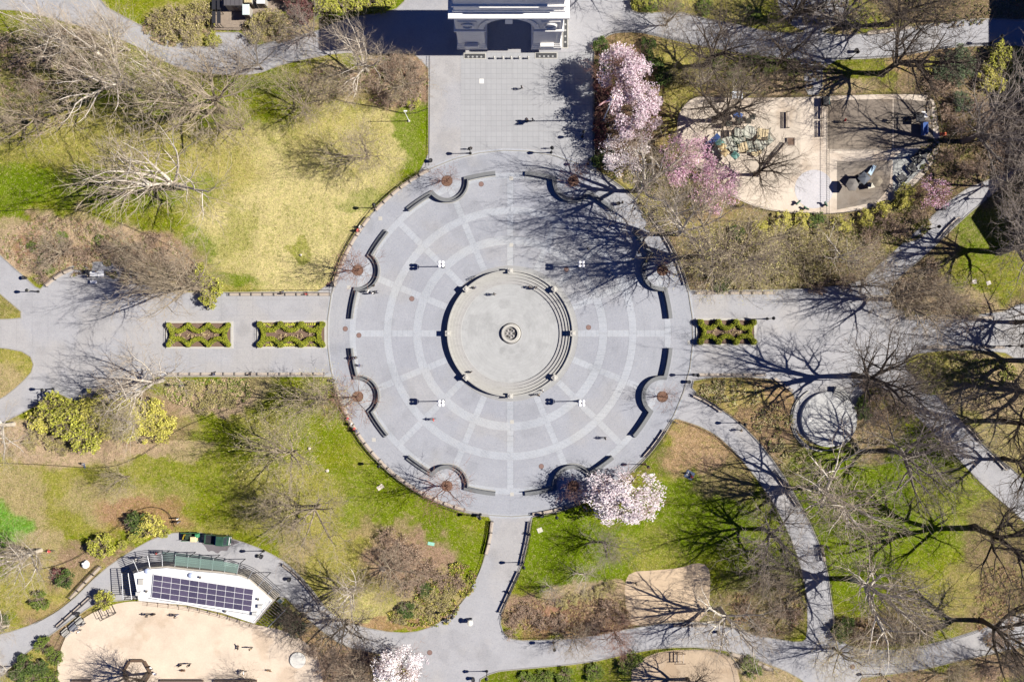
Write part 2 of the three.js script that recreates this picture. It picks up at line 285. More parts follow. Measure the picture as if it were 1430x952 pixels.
const M = {
  cover: new THREE.MeshPhysicalMaterial({ map: coverTexture, roughness: 0.95, specularIntensity: 0.12, bumpMap: roughBump, bumpScale: 0.1 }),
  paving: new THREE.MeshPhysicalMaterial({ map: pavingTexture, roughness: 0.86, specularIntensity: 0.4, bumpMap: roughBump, bumpScale: 0.008 }),
  sand: new THREE.MeshPhysicalMaterial({ map: sandTexture, roughness: 0.95, specularIntensity: 0.25, bumpMap: roughBump, bumpScale: 0.03 }),
  kerb: std(0.28, 0.27, 0.25, 0.9, { map: stoneMap }), brickKerb: std(0.26, 0.2, 0.17, 0.9, { map: stoneMap }),
  granite: std(0.32, 0.32, 0.31, 0.85, { map: stoneMap }), paleStone: std(0.42, 0.41, 0.385, 0.8, { map: stoneMap }), marble: std(0.72, 0.71, 0.69, 0.65, { map: stoneMap }),
  slate: std(0.15, 0.158, 0.17, 0.7, { map: stoneMap }), iron: std(0.012, 0.013, 0.016, 0.5, { metalness: 0.3 }), steel: std(0.45, 0.46, 0.48, 0.4, { metalness: 0.6 }),
  wood: std(0.52, 0.46, 0.4, 0.75, { map: woodMap }), darkWood: std(0.13, 0.09, 0.065, 0.8, { map: woodMap }), greyWood: std(0.24, 0.2, 0.18, 0.8, { map: woodMap }),
  soil: std(0.17, 0.115, 0.085, 0.95, { bumpMap: roughBump, bumpScale: 0.05 }), white: std(0.78, 0.78, 0.78, 0.55), black: std(0.02, 0.02, 0.024, 0.6),
};
const tinted = (base, r, g, b) => { const m = base.clone(); m.color = new THREE.Color().setRGB(r, g, b); return m; };

// ---------------------------------------------------------------- the ground
const CX = 712.5, CY = 465.5, RP = 258;                  // the round plaza
structure('ground', new Build().prism([[-2000, -2000], [2000, -2000], [2000, 2000], [-2000, 2000]], -0.3, -0.3).geo(), std(0.2, 0.17, 0.12, 0.95), 'brown earth that stretches away below the whole park');
structure('park_path', new Build().prism(plan([[-130, -130], [1560, -130], [1560, 1082], [-130, 1082]]), -0.28, 0).geo(), tinted(M.paving, 1.12, 1.08, 0.99), 'pale bluish grey paved paths that run between the lawns and beds');
const ang = (x, y, cx = CX, cy = CY) => Math.atan2(y - cy, x - cx) * 180 / Math.PI;
const ISLANDS = [
  ['lawn', 'wide straw dry lawn with brown beds beside the square below the arch', [[-130, 8], [0, 14], [30, 15], [80, 28], [130, 42], [188, 63], [220, 82], [248, 94], [277, 102], [320, 105], [360, 104], [391, 91], [431, 82], [474, 74], [520, 75], [598, 76], [598, 155], ...arc(CX, CY, RP, ang(598, 234), ang(463, 407) - 360, 26), [390, 407], [312, 408], ...arc(135, 465, 100, ang(217, 408, 135, 465), ang(61, 397, 135, 465), 20), [54, 405], [34, 386], [22, 376], [0, 356], [-130, 235]]],
  ['lawn', 'long green lawn between the dog run and the hedge bed walkway', [[-130, 660], [0, 592], [25, 580], [50, 566], [75, 546], ...arc(135, 465, 100, 110, 38, 10), [232, 526], [340, 526], [466, 526], ...arc(CX, CY, RP, ang(466, 528), ang(685, 722), 30), [686, 740], [681, 764], [669, 800], [650, 835], [625, 862], [592, 880], [555, 884], [500, 874], [462, 858], [432, 817], [402, 786], [370, 768], [330, 753], [290, 744], [250, 742], [218, 749], [180, 770], [140, 798], [92, 846], [50, 870], [0, 886], [-130, 910]]],
  ['lawn', 'green lawn with a white flowering magnolia and a sandy play pad', [[743, 724], ...arc(CX, CY, RP, ang(744, 722), ang(944, 586), 22), [950, 586], [985, 598], [1012, 616], [1045, 652], [1078, 698], [1100, 740], [1116, 782], [1127, 830], [1128, 890], [1118, 897], [1080, 891], [1055, 886], [1022, 876], [987, 868], [939, 868], [881, 877], [808, 891], [760, 893], [720, 894], [704, 886], [698, 866], [706, 840], [724, 802], [736, 768]]],
  ['planting_bed', 'brown bed with spring shoots between the plaza and the small round stage', [[966, 546], [970, 527], [1076, 527], [1095, 540], [1112, 553], [1106, 575], [1110, 600], [1130, 618], [1155, 623], [1182, 612], [1196, 590], [1198, 556], [1222, 536], [1250, 553], [1289, 590], [1335, 637], [1372, 677], [1423, 721], [1560, 850], [1430, 852], [1385, 873], [1322, 893], [1280, 903], [1240, 908], [1190, 904], [1170, 890], [1162, 840], [1156, 792], [1140, 746], [1117, 702], [1090, 655], [1050, 604], [1010, 572]]],
  ['planting_bed', 'tree bed east of the round plaza between the broad walkway and a diagonal path', [[1257, 508], [1287, 490], [1398, 489], [1423, 504], [1560, 504], [1560, 790], [1423, 661], [1372, 621], [1335, 578], [1297, 540]]],
  ['planting_bed', 'three cornered bed of bare trees and grass beside the broad walkway', [[1238, 403], [1297, 353], [1347, 304], [1378, 279], [1440, 225], [1560, 225], [1560, 420], [1430, 420], [1395, 439], [1254, 440]]],
  ['planting_bed', 'large bed of shrubs and pink cherries round the playground', [[830, 100], [829, 82], [832, 68], [846, 51], [861, 46], [891, 45], [922, 52], [957, 60], [992, 67], [1060, 79], [1123, 84], [1123, 133], [1149, 133], [1149, 84], [1231, 82], [1272, 76], [1322, 67], [1395, 63], [1560, 72], [1560, 150], [1395, 245], [1337, 268], [1264, 337], [1219, 377], [1200, 395], [1120, 404], [966, 405], ...arc(CX, CY, RP, ang(966, 404), ang(831, 236), 18), [830, 170]]],
  ['planting_bed', 'grassy bed of bare trees along the path behind the arch', [[879, 13], [896, 19], [947, 15], [972, 23], [1035, 35], [1070, 44], [1123, 47], [1123, 36], ...arc(1136, -5, 50, 105, 180, 8), [1080, -130], [860, -130]]],
  ['planting_bed', 'brown mulch bed with elms along the path near the street', [[1149, 48], [1149, 36], ...arc(1136, -5, 50, 75, 0, 8), [1190, -130], [1560, -130], [1560, 20], [1430, 28], [1385, 25], [1322, 29], [1272, 38], [1206, 48]]],
  ['planting_bed', 'yellow green shrub bed behind the park house', [[134, 2], [192, 33], [234, 55], [285, 67], [298, 60], [298, 45], [312, 45], [340, 45], [350, 66], [398, 53], [438, 45], [470, 30], [500, 22], [533, 18], [560, 10], [575, -20], [575, -130], [60, -130]]],
  ['planting_bed', 'small green triangle between two paths', [[-130, 300], [0, 411], [38, 443], [0, 446], [-130, 446]]],
  ['planting_bed', 'small grass corner beside the tree shaded circle', [[-130, 478], [0, 485], [40, 493], [48, 514], [28, 536], [0, 558], [-130, 620]]],
  ['planting_bed', 'brown bed of evergreen shrubs round the dog run', [[-130, 990], [0, 948], [20, 925], [63, 892], [98, 867], [126, 847], [140, 840], [385, 822], [440, 874], [481, 904], [525, 911], [560, 925], [590, 965], [590, 1082], [-130, 1082]]],
  ['planting_bed', 'dark bed with a small fenced sand yard beside the lower path', [[665, 952], [690, 938], [720, 935], [821, 926], [871, 914], [927, 904], [985, 904], [1022, 910], [1070, 926], [1108, 941], [1140, 965], [1140, 1082], [665, 1082]]],
  ['planting_bed', 'brown bed beyond the bend of the lower path', [[1178, 950], [1284, 936], [1357, 919], [1430, 903], [1560, 870], [1560, 1082], [1178, 1082]]],
];
const rounded = [];
for (const [name, label, pts] of ISLANDS) {
  const o = plan(chaikin(pts, 1)); rounded.push(o);
  const bed = structure(name, new Build().prism(o, -0.2, 0.06).geo(), M.cover, label);
  let a = 0; for (let i = 0; i < o.length; i++) { const p = o[i], q = o[(i + 1) % o.length]; a += p[0] * q[1] - q[0] * p[1]; }
  put('kerb', a > 0 ? new Build().ribbon(o, -0.16, 0.02, -0.2, 0.1, true).geo() : new Build().ribbon(o, -0.02, 0.16, -0.2, 0.1, true).geo(), M.kerb, bed);
}
// sandy and rubber floors
structure('dog_run_floor', new Build().prism(plan(chaikin([[84, 905], [96, 880], [122, 858], [160, 842], [196, 838], [260, 846], [310, 858], [355, 872], [400, 880], [440, 905], [452, 945], [450, 1000], [90, 1000], [78, 940]], 2)), 0, 0.085).geo(), M.sand, 'pale gravel floor of the dog run below the solar roof');
structure('sand_pad', new Build().prism(plan(chaikin([[872, 815], [880, 798], [915, 796], [950, 793], [972, 785], [988, 789], [993, 806], [989, 868], [935, 869], [884, 877], [874, 852]], 1)), 0, 0.07).geo(), tinted(M.sand, 0.86, 0.8, 0.7), 'sandy bare pad on the lawn beside the lower path');
structure('sand_yard', new Build().prism(plan(chaikin([[882, 952], [880, 935], [895, 920], [925, 908], [985, 906], [1015, 913], [1032, 932], [1036, 1000], [882, 1000]], 1)), 0, 0.07).geo(), tinted(M.sand, 0.72, 0.68, 0.62), 'sand floor of the small fenced yard below the path');
const playOutline = chaikin([[944, 176], [952, 148], [975, 133], [1010, 137], [1123, 136], [1150, 134], [1290, 130], [1306, 138], [1312, 180], [1314, 205], [1300, 235], [1268, 268], [1225, 290], [1165, 300], [1110, 298], [1060, 292], [1012, 270], [975, 240], [950, 210]], 2);
const playFloor = structure('playground_floor', new Build().prism(plan(playOutline), 0, 0.075).geo(), tinted(M.sand, 0.95, 0.99, 1.04), 'pale tan rubber floor of the playground');
const floorPiece = (pts, m, y = 0.08) => put('rubber_mat', new Build().prism(plan(pts), 0.06, y).geo(), m, playFloor);
const shadedGreyRubber = tinted(M.sand, 0.35, 0.355, 0.37), paleRubber = tinted(M.paving, 1.6, 1.5, 1.36), mossRubber = tinted(M.paving, 1.2, 1.18, 0.98);  // right-half grey mats: rubber colour plus tree shade worked into the tint
floorPiece([[1156, 140], [1247, 138], [1247, 169], [1156, 170]], shadedGreyRubber); floorPiece([[1156, 171], [1247, 170], [1247, 208], [1156, 208]], tinted(M.sand, 0.39, 0.395, 0.4));
floorPiece([[1248, 138], [1302, 142], [1304, 206], [1248, 207]], tinted(M.sand, 0.3, 0.31, 0.33)); floorPiece([[1169, 225], [1246, 224], [1242, 262], [1225, 282], [1169, 293]], tinted(M.sand, 0.4, 0.42, 0.45));
floorPiece([[1247, 222], [1262, 209], [1296, 210], [1292, 232], [1262, 262], [1247, 272]], mossRubber); floorPiece(arc(1137, 264, 27, 0, 355, 26), paleRubber, 0.084); floorPiece([[1060, 160], [1118, 150], [1118, 240], [1080, 262], [1040, 258]], tinted(M.sand, 0.8, 0.84, 0.88));

// ---------------------------------------------------------------- the round plaza: light bands, grey panels between them
const plaza = new THREE.Group(); plaza.name = 'plaza'; scene.add(plaza); info(plaza, 'round grey plaza with light granite rings and spokes round the fountain', 'plaza', null, 'structure');
const panelMats = [tinted(M.paving, 1.0, 1.0, 0.97), tinted(M.paving, 1.012, 1.012, 0.98), tinted(M.paving, 1.025, 1.02, 0.98), tinted(M.paving, 0.99, 0.99, 0.965)], bandMats = [tinted(M.paving, 1.19, 1.21, 1.16), tinted(M.paving, 1.22, 1.24, 1.18), tinted(M.paving, 1.17, 1.19, 1.14)];
const pol = (r, a) => [X(CX + Math.cos(a) * r), Z(CY + Math.sin(a) * r)];
const sector = (r0, r1, a0, a1, w0, w1) => {               // half width of the spokes on each side
  const o = [], n = Math.max(3, Math.ceil(Math.abs(a1 - a0) / 0.05));
  for (let i = 0; i <= n; i++) o.push(pol(r1, lerp(a0 + Math.asin(w0 / r1), a1 - Math.asin(w1 / r1), i / n)));
  for (let i = n; i >= 0; i--) o.push(pol(r0, lerp(a0 + Math.asin(w0 / r0), a1 - Math.asin(w1 / r0), i / n)));
  return o;
};
const RINGS = [[95, 124], [136, 166], [177, 216]], BANDS = [[124.25, 135.75], [166.25, 176.75], [216.25, 224.75]], HALF = 4.4, GAP = 0.22;
for (let k = 0; k < 16; k++) {
  const a0 = k * TAU / 16, a1 = a0 + TAU / 16;
  RINGS.forEach(([r0, r1], i) => put('paving_panel', new Build().prism(sector(r0, r1, a0, a1, HALF + GAP, HALF + GAP), -0.05, 0.014 + rnd() * 0.004).geo(), panelMats[Math.floor(rnd() * 4)], plaza));
  BANDS.forEach(([r0, r1]) => put('granite_band', new Build().prism(sector(r0, r1, a0, a1, 0.1, 0.1), -0.05, 0.018).geo(), bandMats[Math.floor(rnd() * 3)], plaza));
  RINGS.forEach(([r0, r1]) => { const c = Math.cos(a0), s = Math.sin(a0), q = (r, w) => [X(CX + c * r - s * w), Z(CY + s * r + c * w)]; put('granite_band', new Build().prism([q(r0, -HALF), q(r1, -HALF), q(r1, HALF), q(r0, HALF)], -0.05, 0.018).geo(), bandMats[Math.floor(rnd() * 3)], plaza); });
  put('paving_panel', new Build().prism(sector(225.1, 252.6, a0, a1, 0.1, 0.1), -0.05, 0.012).geo(), panelMats[Math.floor(rnd() * 4)], plaza);
}
for (const [a, b] of [[-116, -64], [-13.2, 13.2], [167, 193], [82.5, 97], [21, 28]]) put('granite_band', new Build().prism([...arc(CX, CY, 258, a, b, 20), ...arc(CX, CY, 253, b, a, 20)].map(([x, y]) => [X(x), Z(y)]), -0.05, 0.016).geo(), bandMats[0], plaza);
for (const [x, y] of [[714, 249], [714, 342], [715, 589], [715, 690], [487, 401], [963, 478], [481, 555], [522, 614], [531, 305]]) put('stone_slab', new Build().prism(plan([[x - 2.6, y - 2.6], [x + 2.6, y - 2.6], [x + 2.6, y + 2.6], [x - 2.6, y + 2.6]]), 0, 0.024).geo(), M.paleStone, plaza);
// the slab paved square below the arch: panels five slabs wide, the thin saw joints between single slabs are too fine to build
const square = new THREE.Group(); square.name = 'arch_square'; scene.add(square); info(square, 'slab paved square between the arch and the round plaza', 'square', null, 'structure');
const slabMap = (() => { const n = 512, d = new Uint8Array(n * n * 4), r = rngOf(5), tone = Array.from({ length: 25 }, () => 0.98 + r() * 0.04);
  for (let j = 0; j < n; j++) for (let i = 0; i < n; i++) { const u = i / n * 5, v = j / n * 5, e = Math.min(u % 1, 1 - u % 1, v % 1, 1 - v % 1); let k = tone[Math.floor(v) * 5 + Math.floor(u)] * (0.96 + 0.08 * fbm(u * 3, v * 3, 3)) * (0.97 + 0.06 * r()); if (e < 0.035) k *= 0.8; for (let c = 0; c < 3; c++) d[(j * n + i) * 4 + c] = 255 * Math.pow(clamp(k * [0.31, 0.314, 0.325][c]), 1 / 2.2); d[(j * n + i) * 4 + 3] = 255; }
  const t = new THREE.DataTexture(d, n, n); t.colorSpace = THREE.SRGBColorSpace; t.magFilter = THREE.LinearFilter; t.wrapS = t.wrapT = THREE.RepeatWrapping; t.repeat.set(1 / 5.05, 1 / 5.05); t.needsUpdate = true; return t; })();
const slabMats = [1, 0.985, 1.015, 0.995].map((k) => { const t = slabMap.clone(); t.offset.set(0.2 * Math.round(k * 40 % 5), 0.4); t.needsUpdate = true; return new THREE.MeshStandardMaterial({ map: t, color: new THREE.Color().setRGB(k, k, k * 1.005), roughness: 0.85, bumpMap: roughBump, bumpScale: 0.006 }); });
for (let j = 0; j < 4; j++) for (let i = 0; i < 5; i++) {
  const x0 = 643.5 + i * 36.6, x1 = Math.min(x0 + 36.3, 829), y0 = 73 + j * 36.6, edge = (x) => CY - Math.sqrt(259 ** 2 - (x - CX) ** 2);
  if (y0 > Math.max(edge(x0), edge(x1)) - 2) continue;
  const o = [[x0, y0], [x1, y0]]; for (let k = 0; k <= 6; k++) { const x = lerp(x1, x0, k / 6); o.push([x, Math.min(y0 + 36.3, edge(x))]); }
  put('paving_panel', new Build().prism(plan(o), -0.05, 0.016).geo(), slabMats[(i * 3 + j * 5) % 4], square);
}
put('stone_slab', new Build().prism(plan([[669.5, 110], [675.5, 110], [675.5, 116.5], [669.5, 116.5]]), 0, 0.03).geo(), M.marble, square);
// manhole covers
for (const [x, y, label] of [[482, 459, 'rusty round manhole cover beside the hedge bed walkway on the plaza'], [501, 468, 'rusty manhole cover on the light band facing the hedge bed'], [672, 257, 'dark round drain cover near a curved granite bench'], [575, 417, 'small dark drain cover on the grey plaza paving near three people'], [791, 376, 'reddish drain cover in the tree shade beside a four globe lamp'], [822, 457, 'pale pink drain cover beside the fountain rim'], [600, 911, 'dark manhole cover at the path crossing below the long lawn'], [756, 651, 'small dark drain cover near the granite bench by the magnolia'], [165, 776, 'grey round manhole cover on the path beside the louvred canopy'], [1191, 931, 'brown manhole cover where the lower path bends']]) {
  const t = thing('manhole_cover', label, 'manhole cover', 'round iron covers in the paving', X(x), 0, Z(y)); put('rim', new Build().lathe([[0.5, 0], [0.5, 0.032], [0.42, 0.034]], 0, 0, 18).geo(), std(0.13, 0.09, 0.08), t); put('lid', new Build().lathe([[0.42, 0.0], [0.42, 0.028], [0.001, 0.03]], 0, 0, 18).geo(), std(0.2, 0.13, 0.115), t);
}

// ---------------------------------------------------------------- fountain
const F = thing('fountain', 'large round stepped stone fountain with eight rim piers and dry basin', 'fountain', null, X(CX), 0, Z(CY));
{
  const r = (u) => u * U, S = 96;
  put('apron', new Build().lathe([[r(94.5), 0], [r(94.5), 0.05], [r(91), 0.06], [r(91), 0.16], [r(87.4), 0.17]], 0, 0, S).geo(), tinted(M.granite, 0.285, 0.29, 0.3), F);
  put('rim_wall', new Build().lathe([[r(88.2), 0.1], [r(88.0), 1.1], [r(87.7), 1.14], [r(86.0), 1.14], [r(85.7), 1.1], [r(85.7), 0.4]], 0, 0, S).geo(), tinted(M.paleStone, 0.34, 0.338, 0.325), F);
  for (let i = 0; i < 4; i++) { const r1 = 85.8 - i * 4.1, r0 = i === 3 ? 69 : r1 - 4.12; put('step', new Build().lathe([[r(r1), 0.79 - i * 0.19], [r(r0), 0.79 - i * 0.19], [r(r0), 0.79 - (i + 1) * 0.19 - 0.03]], 0, 0, S).geo(), tinted(M.paleStone, 0.345 - i * 0.005, 0.343 - i * 0.005, 0.33), F); }
  const basinMap = tile(1024, 20, (x, y) => { const rr = Math.hypot(x - 10, y - 10), a = Math.atan2(y - 10, x - 10), ring = rr / 0.62, n = Math.max(8, Math.round(Math.floor(ring) * 5.2)), t = NT[(Math.floor(ring) * 131 + Math.floor((a / TAU + 0.5) * n) * 17) & 65535], e = Math.min(ring % 1, 1 - ring % 1) * 0.62; let k = 0.95 + 0.07 * t + 0.2 * (fbm(x * 0.7, y * 0.7, 5) - 0.5) - 0.1 * smooth(0.56, 0.72, fbm(x * 0.45 + 9, y * 0.45 + 4, 4)) + 0.1 * (noise(x * 14, y * 14) - 0.5) - (NT[(Math.floor(x * 9) * 257 + Math.floor(y * 9) * 7919) & 65535] > 0.992 ? 0.2 : 0); if (e < 0.025) k *= 0.9; return [0.345 * k, 0.35 * k, 0.352 * k]; });
  basinMap.offset.set(0.5, 0.5);
  put('basin_floor', new Build().lathe([[r(70), 0.03], [r(14.6), 0.0]], 0, 0, S).geo(), new THREE.MeshStandardMaterial({ map: basinMap, roughness: 0.8, bumpMap: roughBump, bumpScale: 0.006 }), F);
  const ring = put('centre_ring', new Build().lathe([[r(14.8), 0], [r(14.8), 0.03], [r(14), 0.03], [r(14), 0.02]], 0.1, 0, 48).geo(), std(0.08, 0.07, 0.06), F);
  put('centre_kerb', new Build().lathe([[r(13.9), 0], [r(13.9), 0.1], [r(12.6), 0.5], [r(9.4), 0.5], [r(9.4), 0.05]], 0.1, 0, 48).geo(), M.paleStone, F);
  put('well_floor', new Build().lathe([[r(9.5), 0.06], [0.001, 0.06]], 0.1, 0, 32).geo(), std(0.2, 0.195, 0.19), F);
  for (let k = 0; k < 9; k++) { const a = k * TAU / 8, q = k === 8 ? 0 : 0.75; put('jet_nozzle', new Build().lathe([[0.19, 0.06], [0.19, 0.14], [0.1, 0.18], [0.085, 0.34], [0.04, 0.34]], 0.1 + Math.cos(a) * q, Math.sin(a) * q, 10).geo(), k % 3 ? std(0.38, 0.36, 0.35) : std(0.07, 0.065, 0.06), F); }
  for (let k = 0; k < 8; k++) {
    const a = k * TAU / 8, R = r(86.6), x = Math.cos(a) * R, z = Math.sin(a) * R;
    const pier = put('rim_pier', new Build().bevel(0, 0.6, 0, 0.86, 1.2, 0.86, 0.04).bevel(0, 1.31, 0, 1.02, 0.2, 1.02, 0.06).geo(), M.paleStone, F); pier.position.set(x, 0.2, z); pier.rotation.y = -a;
    put('pier_ball', new Build().lathe([[0.3, 1.41], [0.33, 1.46], [0.2, 1.56], [0.001, 1.6]], 0, 0, 12).geo(), M.paleStone, pier);
  }
}

// ---------------------------------------------------------------- curved granite benches round the tree pits, with their young trees
const pits = [];
const benchLabels = ['grey stone bench curving round a tree pit near the diagonal garden path', 'grey stone bench curving round a tree pit partly under the white magnolia shade', 'dark stone bench curving round a twiggy tree near the lower path and long lawn', 'dark stone bench curving round a red twig tree with a person standing at its end', 'dark stone bench with a stroller group beside it near the dry lawn', 'dark stone bench curving round a red ringed tree pit below the square', 'stone bench laced with branch shadows beside the cherries and the square', 'stone bench in dense branch shadow beside the shrub bed walkway'];
for (let k = 0; k < 8; k++) {
  const th = (22.5 + 45 * k) * Math.PI / 180, dg = th * 180 / Math.PI;
  const bulge = 6.6, path = [];
  const P1 = arc(CX, CY, 224, dg - 17.2, dg - bulge, 6), P2 = arc(CX, CY, 224, dg + bulge, dg + 17.2, 6), cc = [CX + Math.cos(th) * 229, CY + Math.sin(th) * 229];
  const a0 = ang(...P1[6], ...cc), a1 = ang(...P2[0], ...cc); let sweep = a1 - a0; while (sweep > 0) sweep -= 360; while (sweep < -360) sweep += 360; if (sweep > -60) sweep -= 360;
  const inward = (dg + 180) % 360; let s2 = sweep; const mid = ((a0 + s2 / 2) % 360 + 360) % 360; if (Math.abs(((mid - inward + 540) % 360) - 180) > 90) s2 = 360 + sweep;
  path.push(...P1, ...arc(...cc, 26.4, a0, a0 + s2, 22).slice(1, -1), ...P2);
  const t = thing('stone_bench', benchLabels[k], 'bench', 'curved granite benches round the plaza'), m = plan(path);
  put('backrest', new Build().ribbon(m, 0.2, 0.34, 0, 1.0).geo(), M.slate, t); put('seat', new Build().ribbon(m, -0.46, 0.2, 0.02, 0.46).geo(), M.slate, t); put('foot_course', new Build().ribbon(m, 0.37, 0.55, 0, 0.05).geo(), M.granite, t);
  pits.push([CX + Math.cos(th) * 230.5, CY + Math.sin(th) * 230.5]);
}

// ---------------------------------------------------------------- the arch
{
  const A = thing('triumphal_arch', 'white marble triumphal arch with deep cornice at the end of the square', 'arch', null, X(711), 0, Z(43.5));
  const D = 3.25, IN = 4.57, OUT = 9.65, SPRING = 9.75;    // half depth, half opening, half width
  for (const s of [-1, 1]) {
    const c = s * (IN + OUT) / 2, w = OUT - IN;
    put('plinth', new Build().bevel(c, 0.6, 0, w + 0.7, 1.2, D * 2 + 0.7, 0.08).bevel(c, 1.55, 0, w + 0.45, 0.7, D * 2 + 0.45, 0.18).bevel(c, 2.1, 0, w + 0.2, 0.4, D * 2 + 0.2, 0.08).geo(), M.marble, A);
    put('pier', new Build().box(c, 5.5, 0, w, 6.6, D * 2).geo(), M.marble, A);
    put('impost', new Build().bevel(c, 9.0, 0, w + 0.7, 0.35, D * 2 + 0.7, 0.1).bevel(c, 8.72, 0, w + 0.4, 0.22, D * 2 + 0.4, 0.05).geo(), M.marble, A);
    put('spandrel_panel', new Build().bevel(s * 7.4, 11.4, D + 0.02, 3.4, 3.4, 0.3, 0.1).geo(), tinted(M.marble, 0.62, 0.61, 0.6), A);
    const w2 = put('wreath', new THREE.TorusGeometry(1.0, 0.2, 8, 24), M.marble, A); w2.position.set(s * 7.4, 11.4, D + 0.3);
    put('pier_panel', new Build().box(s * 7.1, 5.5, D + 0.04, 3.4, 5.4, 0.09).geo(), tinted(M.marble, 0.7, 0.69, 0.68), A);
    put('eagle_block', new Build().bevel(s * 7.1, 2.7, D + 0.45, 2.6, 0.9, 0.8, 0.12).geo(), M.marble, A);
  }
  const sh = new THREE.Shape(); sh.moveTo(-OUT, 9.2); sh.lineTo(-IN, 9.2); sh.lineTo(-IN, SPRING); sh.absarc(0, SPRING, IN, Math.PI, 0, true); sh.lineTo(IN, 9.2); sh.lineTo(OUT, 9.2); sh.lineTo(OUT, 15.3); sh.lineTo(-OUT, 15.3); sh.closePath();
  const body = new THREE.ExtrudeGeometry(sh, { depth: D * 2, bevelEnabled: false, curveSegments: 28 }); body.translate(0, 0, -D); put('vault_body', body, M.marble, A);
  for (const s of [-1, 1]) {                              // moulded arch stones
    for (let k = 0; k < 15; k++) {
      const a0 = Math.PI * (k + 0.04) / 15, a1 = Math.PI * (k + 0.96) / 15, q = (r, a) => [Math.cos(a) * r, SPRING + Math.sin(a) * r], f = new THREE.Shape([q(4.6, a0), q(5.5, a0), q(5.5, (a0 + a1) / 2), q(5.5, a1), q(4.6, a1), q(4.58, (a0 + a1) / 2)].map((v) => new THREE.Vector2(...v)));
      const g = new THREE.ExtrudeGeometry(f, { depth: 0.22, bevelEnabled: false }); g.translate(0, 0, s > 0 ? D : -D - 0.22); put('arch_stone', g, M.marble, A);
    }
    put('keystone', new Build().bevel(0, 14.4, s * (D + 0.35), 1.3, 1.9, 0.75, 0.12).geo(), M.marble, A);
  }
  const slab = (name, y0, y1, hw, hd, m = M.marble) => put(name, new Build().bevel(0, (y0 + y1) / 2, 0, hw * 2, y1 - y0, hd * 2, 0.04).geo(), m, A);
  slab('architrave', 15.3, 16.0, OUT + 0.1, D + 0.12); slab('frieze', 16.0, 16.5, OUT, D + 0.02); slab('cornice', 16.55, 16.95, OUT + 0.8, D + 1.15); slab('attic_base', 16.95, 17.5, OUT + 0.05, D + 0.08);
  for (let k = 0; k < 26; k++) for (const s of [-1, 1]) put('dentil', new Build().box(-10 + k * 0.8, 16.4, s * (D + 0.45), 0.34, 0.28, 0.7).geo(), M.marble, A);
  slab('attic_lower', 17.5, 19.2, OUT - 0.25, D - 0.05); slab('attic_ledge', 19.2, 19.55, OUT + 0.05, D + 0.22); put('attic_ledge', new Build().bevel(0, 19.3, D + 0.22, 10, 0.42, 0.36, 0.05).geo(), M.marble, A); slab('attic', 19.55, 22.3, OUT - 0.3, D - 0.15);
  slab('attic_cornice', 22.3, 22.75, OUT + 0.1, D + 0.16); slab('parapet', 22.75, 23.5, OUT - 0.2, D - 0.1);
  const grate = (x0, y0, x1, y1, label) => {
    const t = thing('ground_grate', label, 'grate', 'framed floor grates round the arch', X((x0 + x1) / 2), 0, Z((y0 + y1) / 2)), w = (x1 - x0) * U, d = (y1 - y0) * U, f = 0.16;
    put('grate_frame', new Build().box(0, 0.02, d / 2, w + f, 0.08, f).box(0, 0.02, -d / 2, w + f, 0.08, f).box(w / 2, 0.02, 0, f, 0.08, d - f).box(-w / 2, 0.02, 0, f, 0.08, d - f).geo(), M.paleStone, t); put('grating', new Build().box(0, 0.015, 0, w - f, 0.06, d - f).geo(), std(0.06, 0.062, 0.066), t);
    for (let k = 0; k < 4; k++) put('uplight', new Build().lathe([[0.2, 0.04], [0.2, 0.08], [0.001, 0.09]], w > d ? (k - 1.5) * w / 5 : 0, w > d ? d * 0.15 : (k - 1.5) * d / 5, 10).geo(), std(0.3, 0.3, 0.3), t);
  };
  grate(648, 74.5, 678, 82, 'dark floor grate before the pier that casts the broad shadow'); grate(747.5, 73.5, 778, 81.5, 'dark floor grate before the sunlit pier beside the tree shadows'); grate(786, 26, 793, 67, 'long dark floor grate along the side of the arch');
  const bol = thing('bollard', 'short pale stone bollard in the row across the arch opening', 'bollard', 'bollards across the arch opening', X(690), 0, Z(81.5));
  put('shaft', new Build().lathe([[0.2, 0], [0.2, 0.08], [0.15, 0.1], [0.15, 0.78]], 0, 0, 12).geo(), M.paleStone, bol); put('cap', new Build().lathe([[0.2, 0.78], [0.2, 0.86], [0.1, 0.98], [0.001, 1.0]], 0, 0, 12).geo(), M.paleStone, bol);
  for (const x of [702, 713.5, 725, 737.5]) copyOf(bol, X(x), Z(81.5));
  // the apartment house beyond the park whose shade reaches the far corner
  const H = thing('apartment_building', 'red brick apartment house beyond the shrubs whose shade falls on the path', 'building', null, X(1565), 0, Z(122)), hw = 9, hd = 30.7, hh = 13.2;
  put('wall', new Build().box(0, hh / 2, 0, hw * 2, hh, hd * 2).geo(), std(0.3, 0.13, 0.09, 0.9, { map: stoneMap }), H); put('roof', new Build().bevel(0, hh + 0.3, 0, hw * 2 + 0.8, 0.6, hd * 2 + 0.8, 0.1).geo(), std(0.22, 0.2, 0.19), H);
  const gable = new Build(), gz = (180) * U, gd = 5.9, gy = hh + 0.6, gp = gy + 3.3; gable.tri([-hw, gy, gz + gd], [-hw, gp, gz], [-hw, gy, gz - gd]).tri([hw, gy, gz - gd], [hw, gp, gz], [hw, gy, gz + gd]).quad([-hw, gy, gz + gd], [hw, gy, gz + gd], [hw, gp, gz], [-hw, gp, gz]).quad([hw, gy, gz - gd], [-hw, gy, gz - gd], [-hw, gp, gz], [hw, gp, gz]); put('gable_roof', gable.geo(), std(0.18, 0.1, 0.08), H);
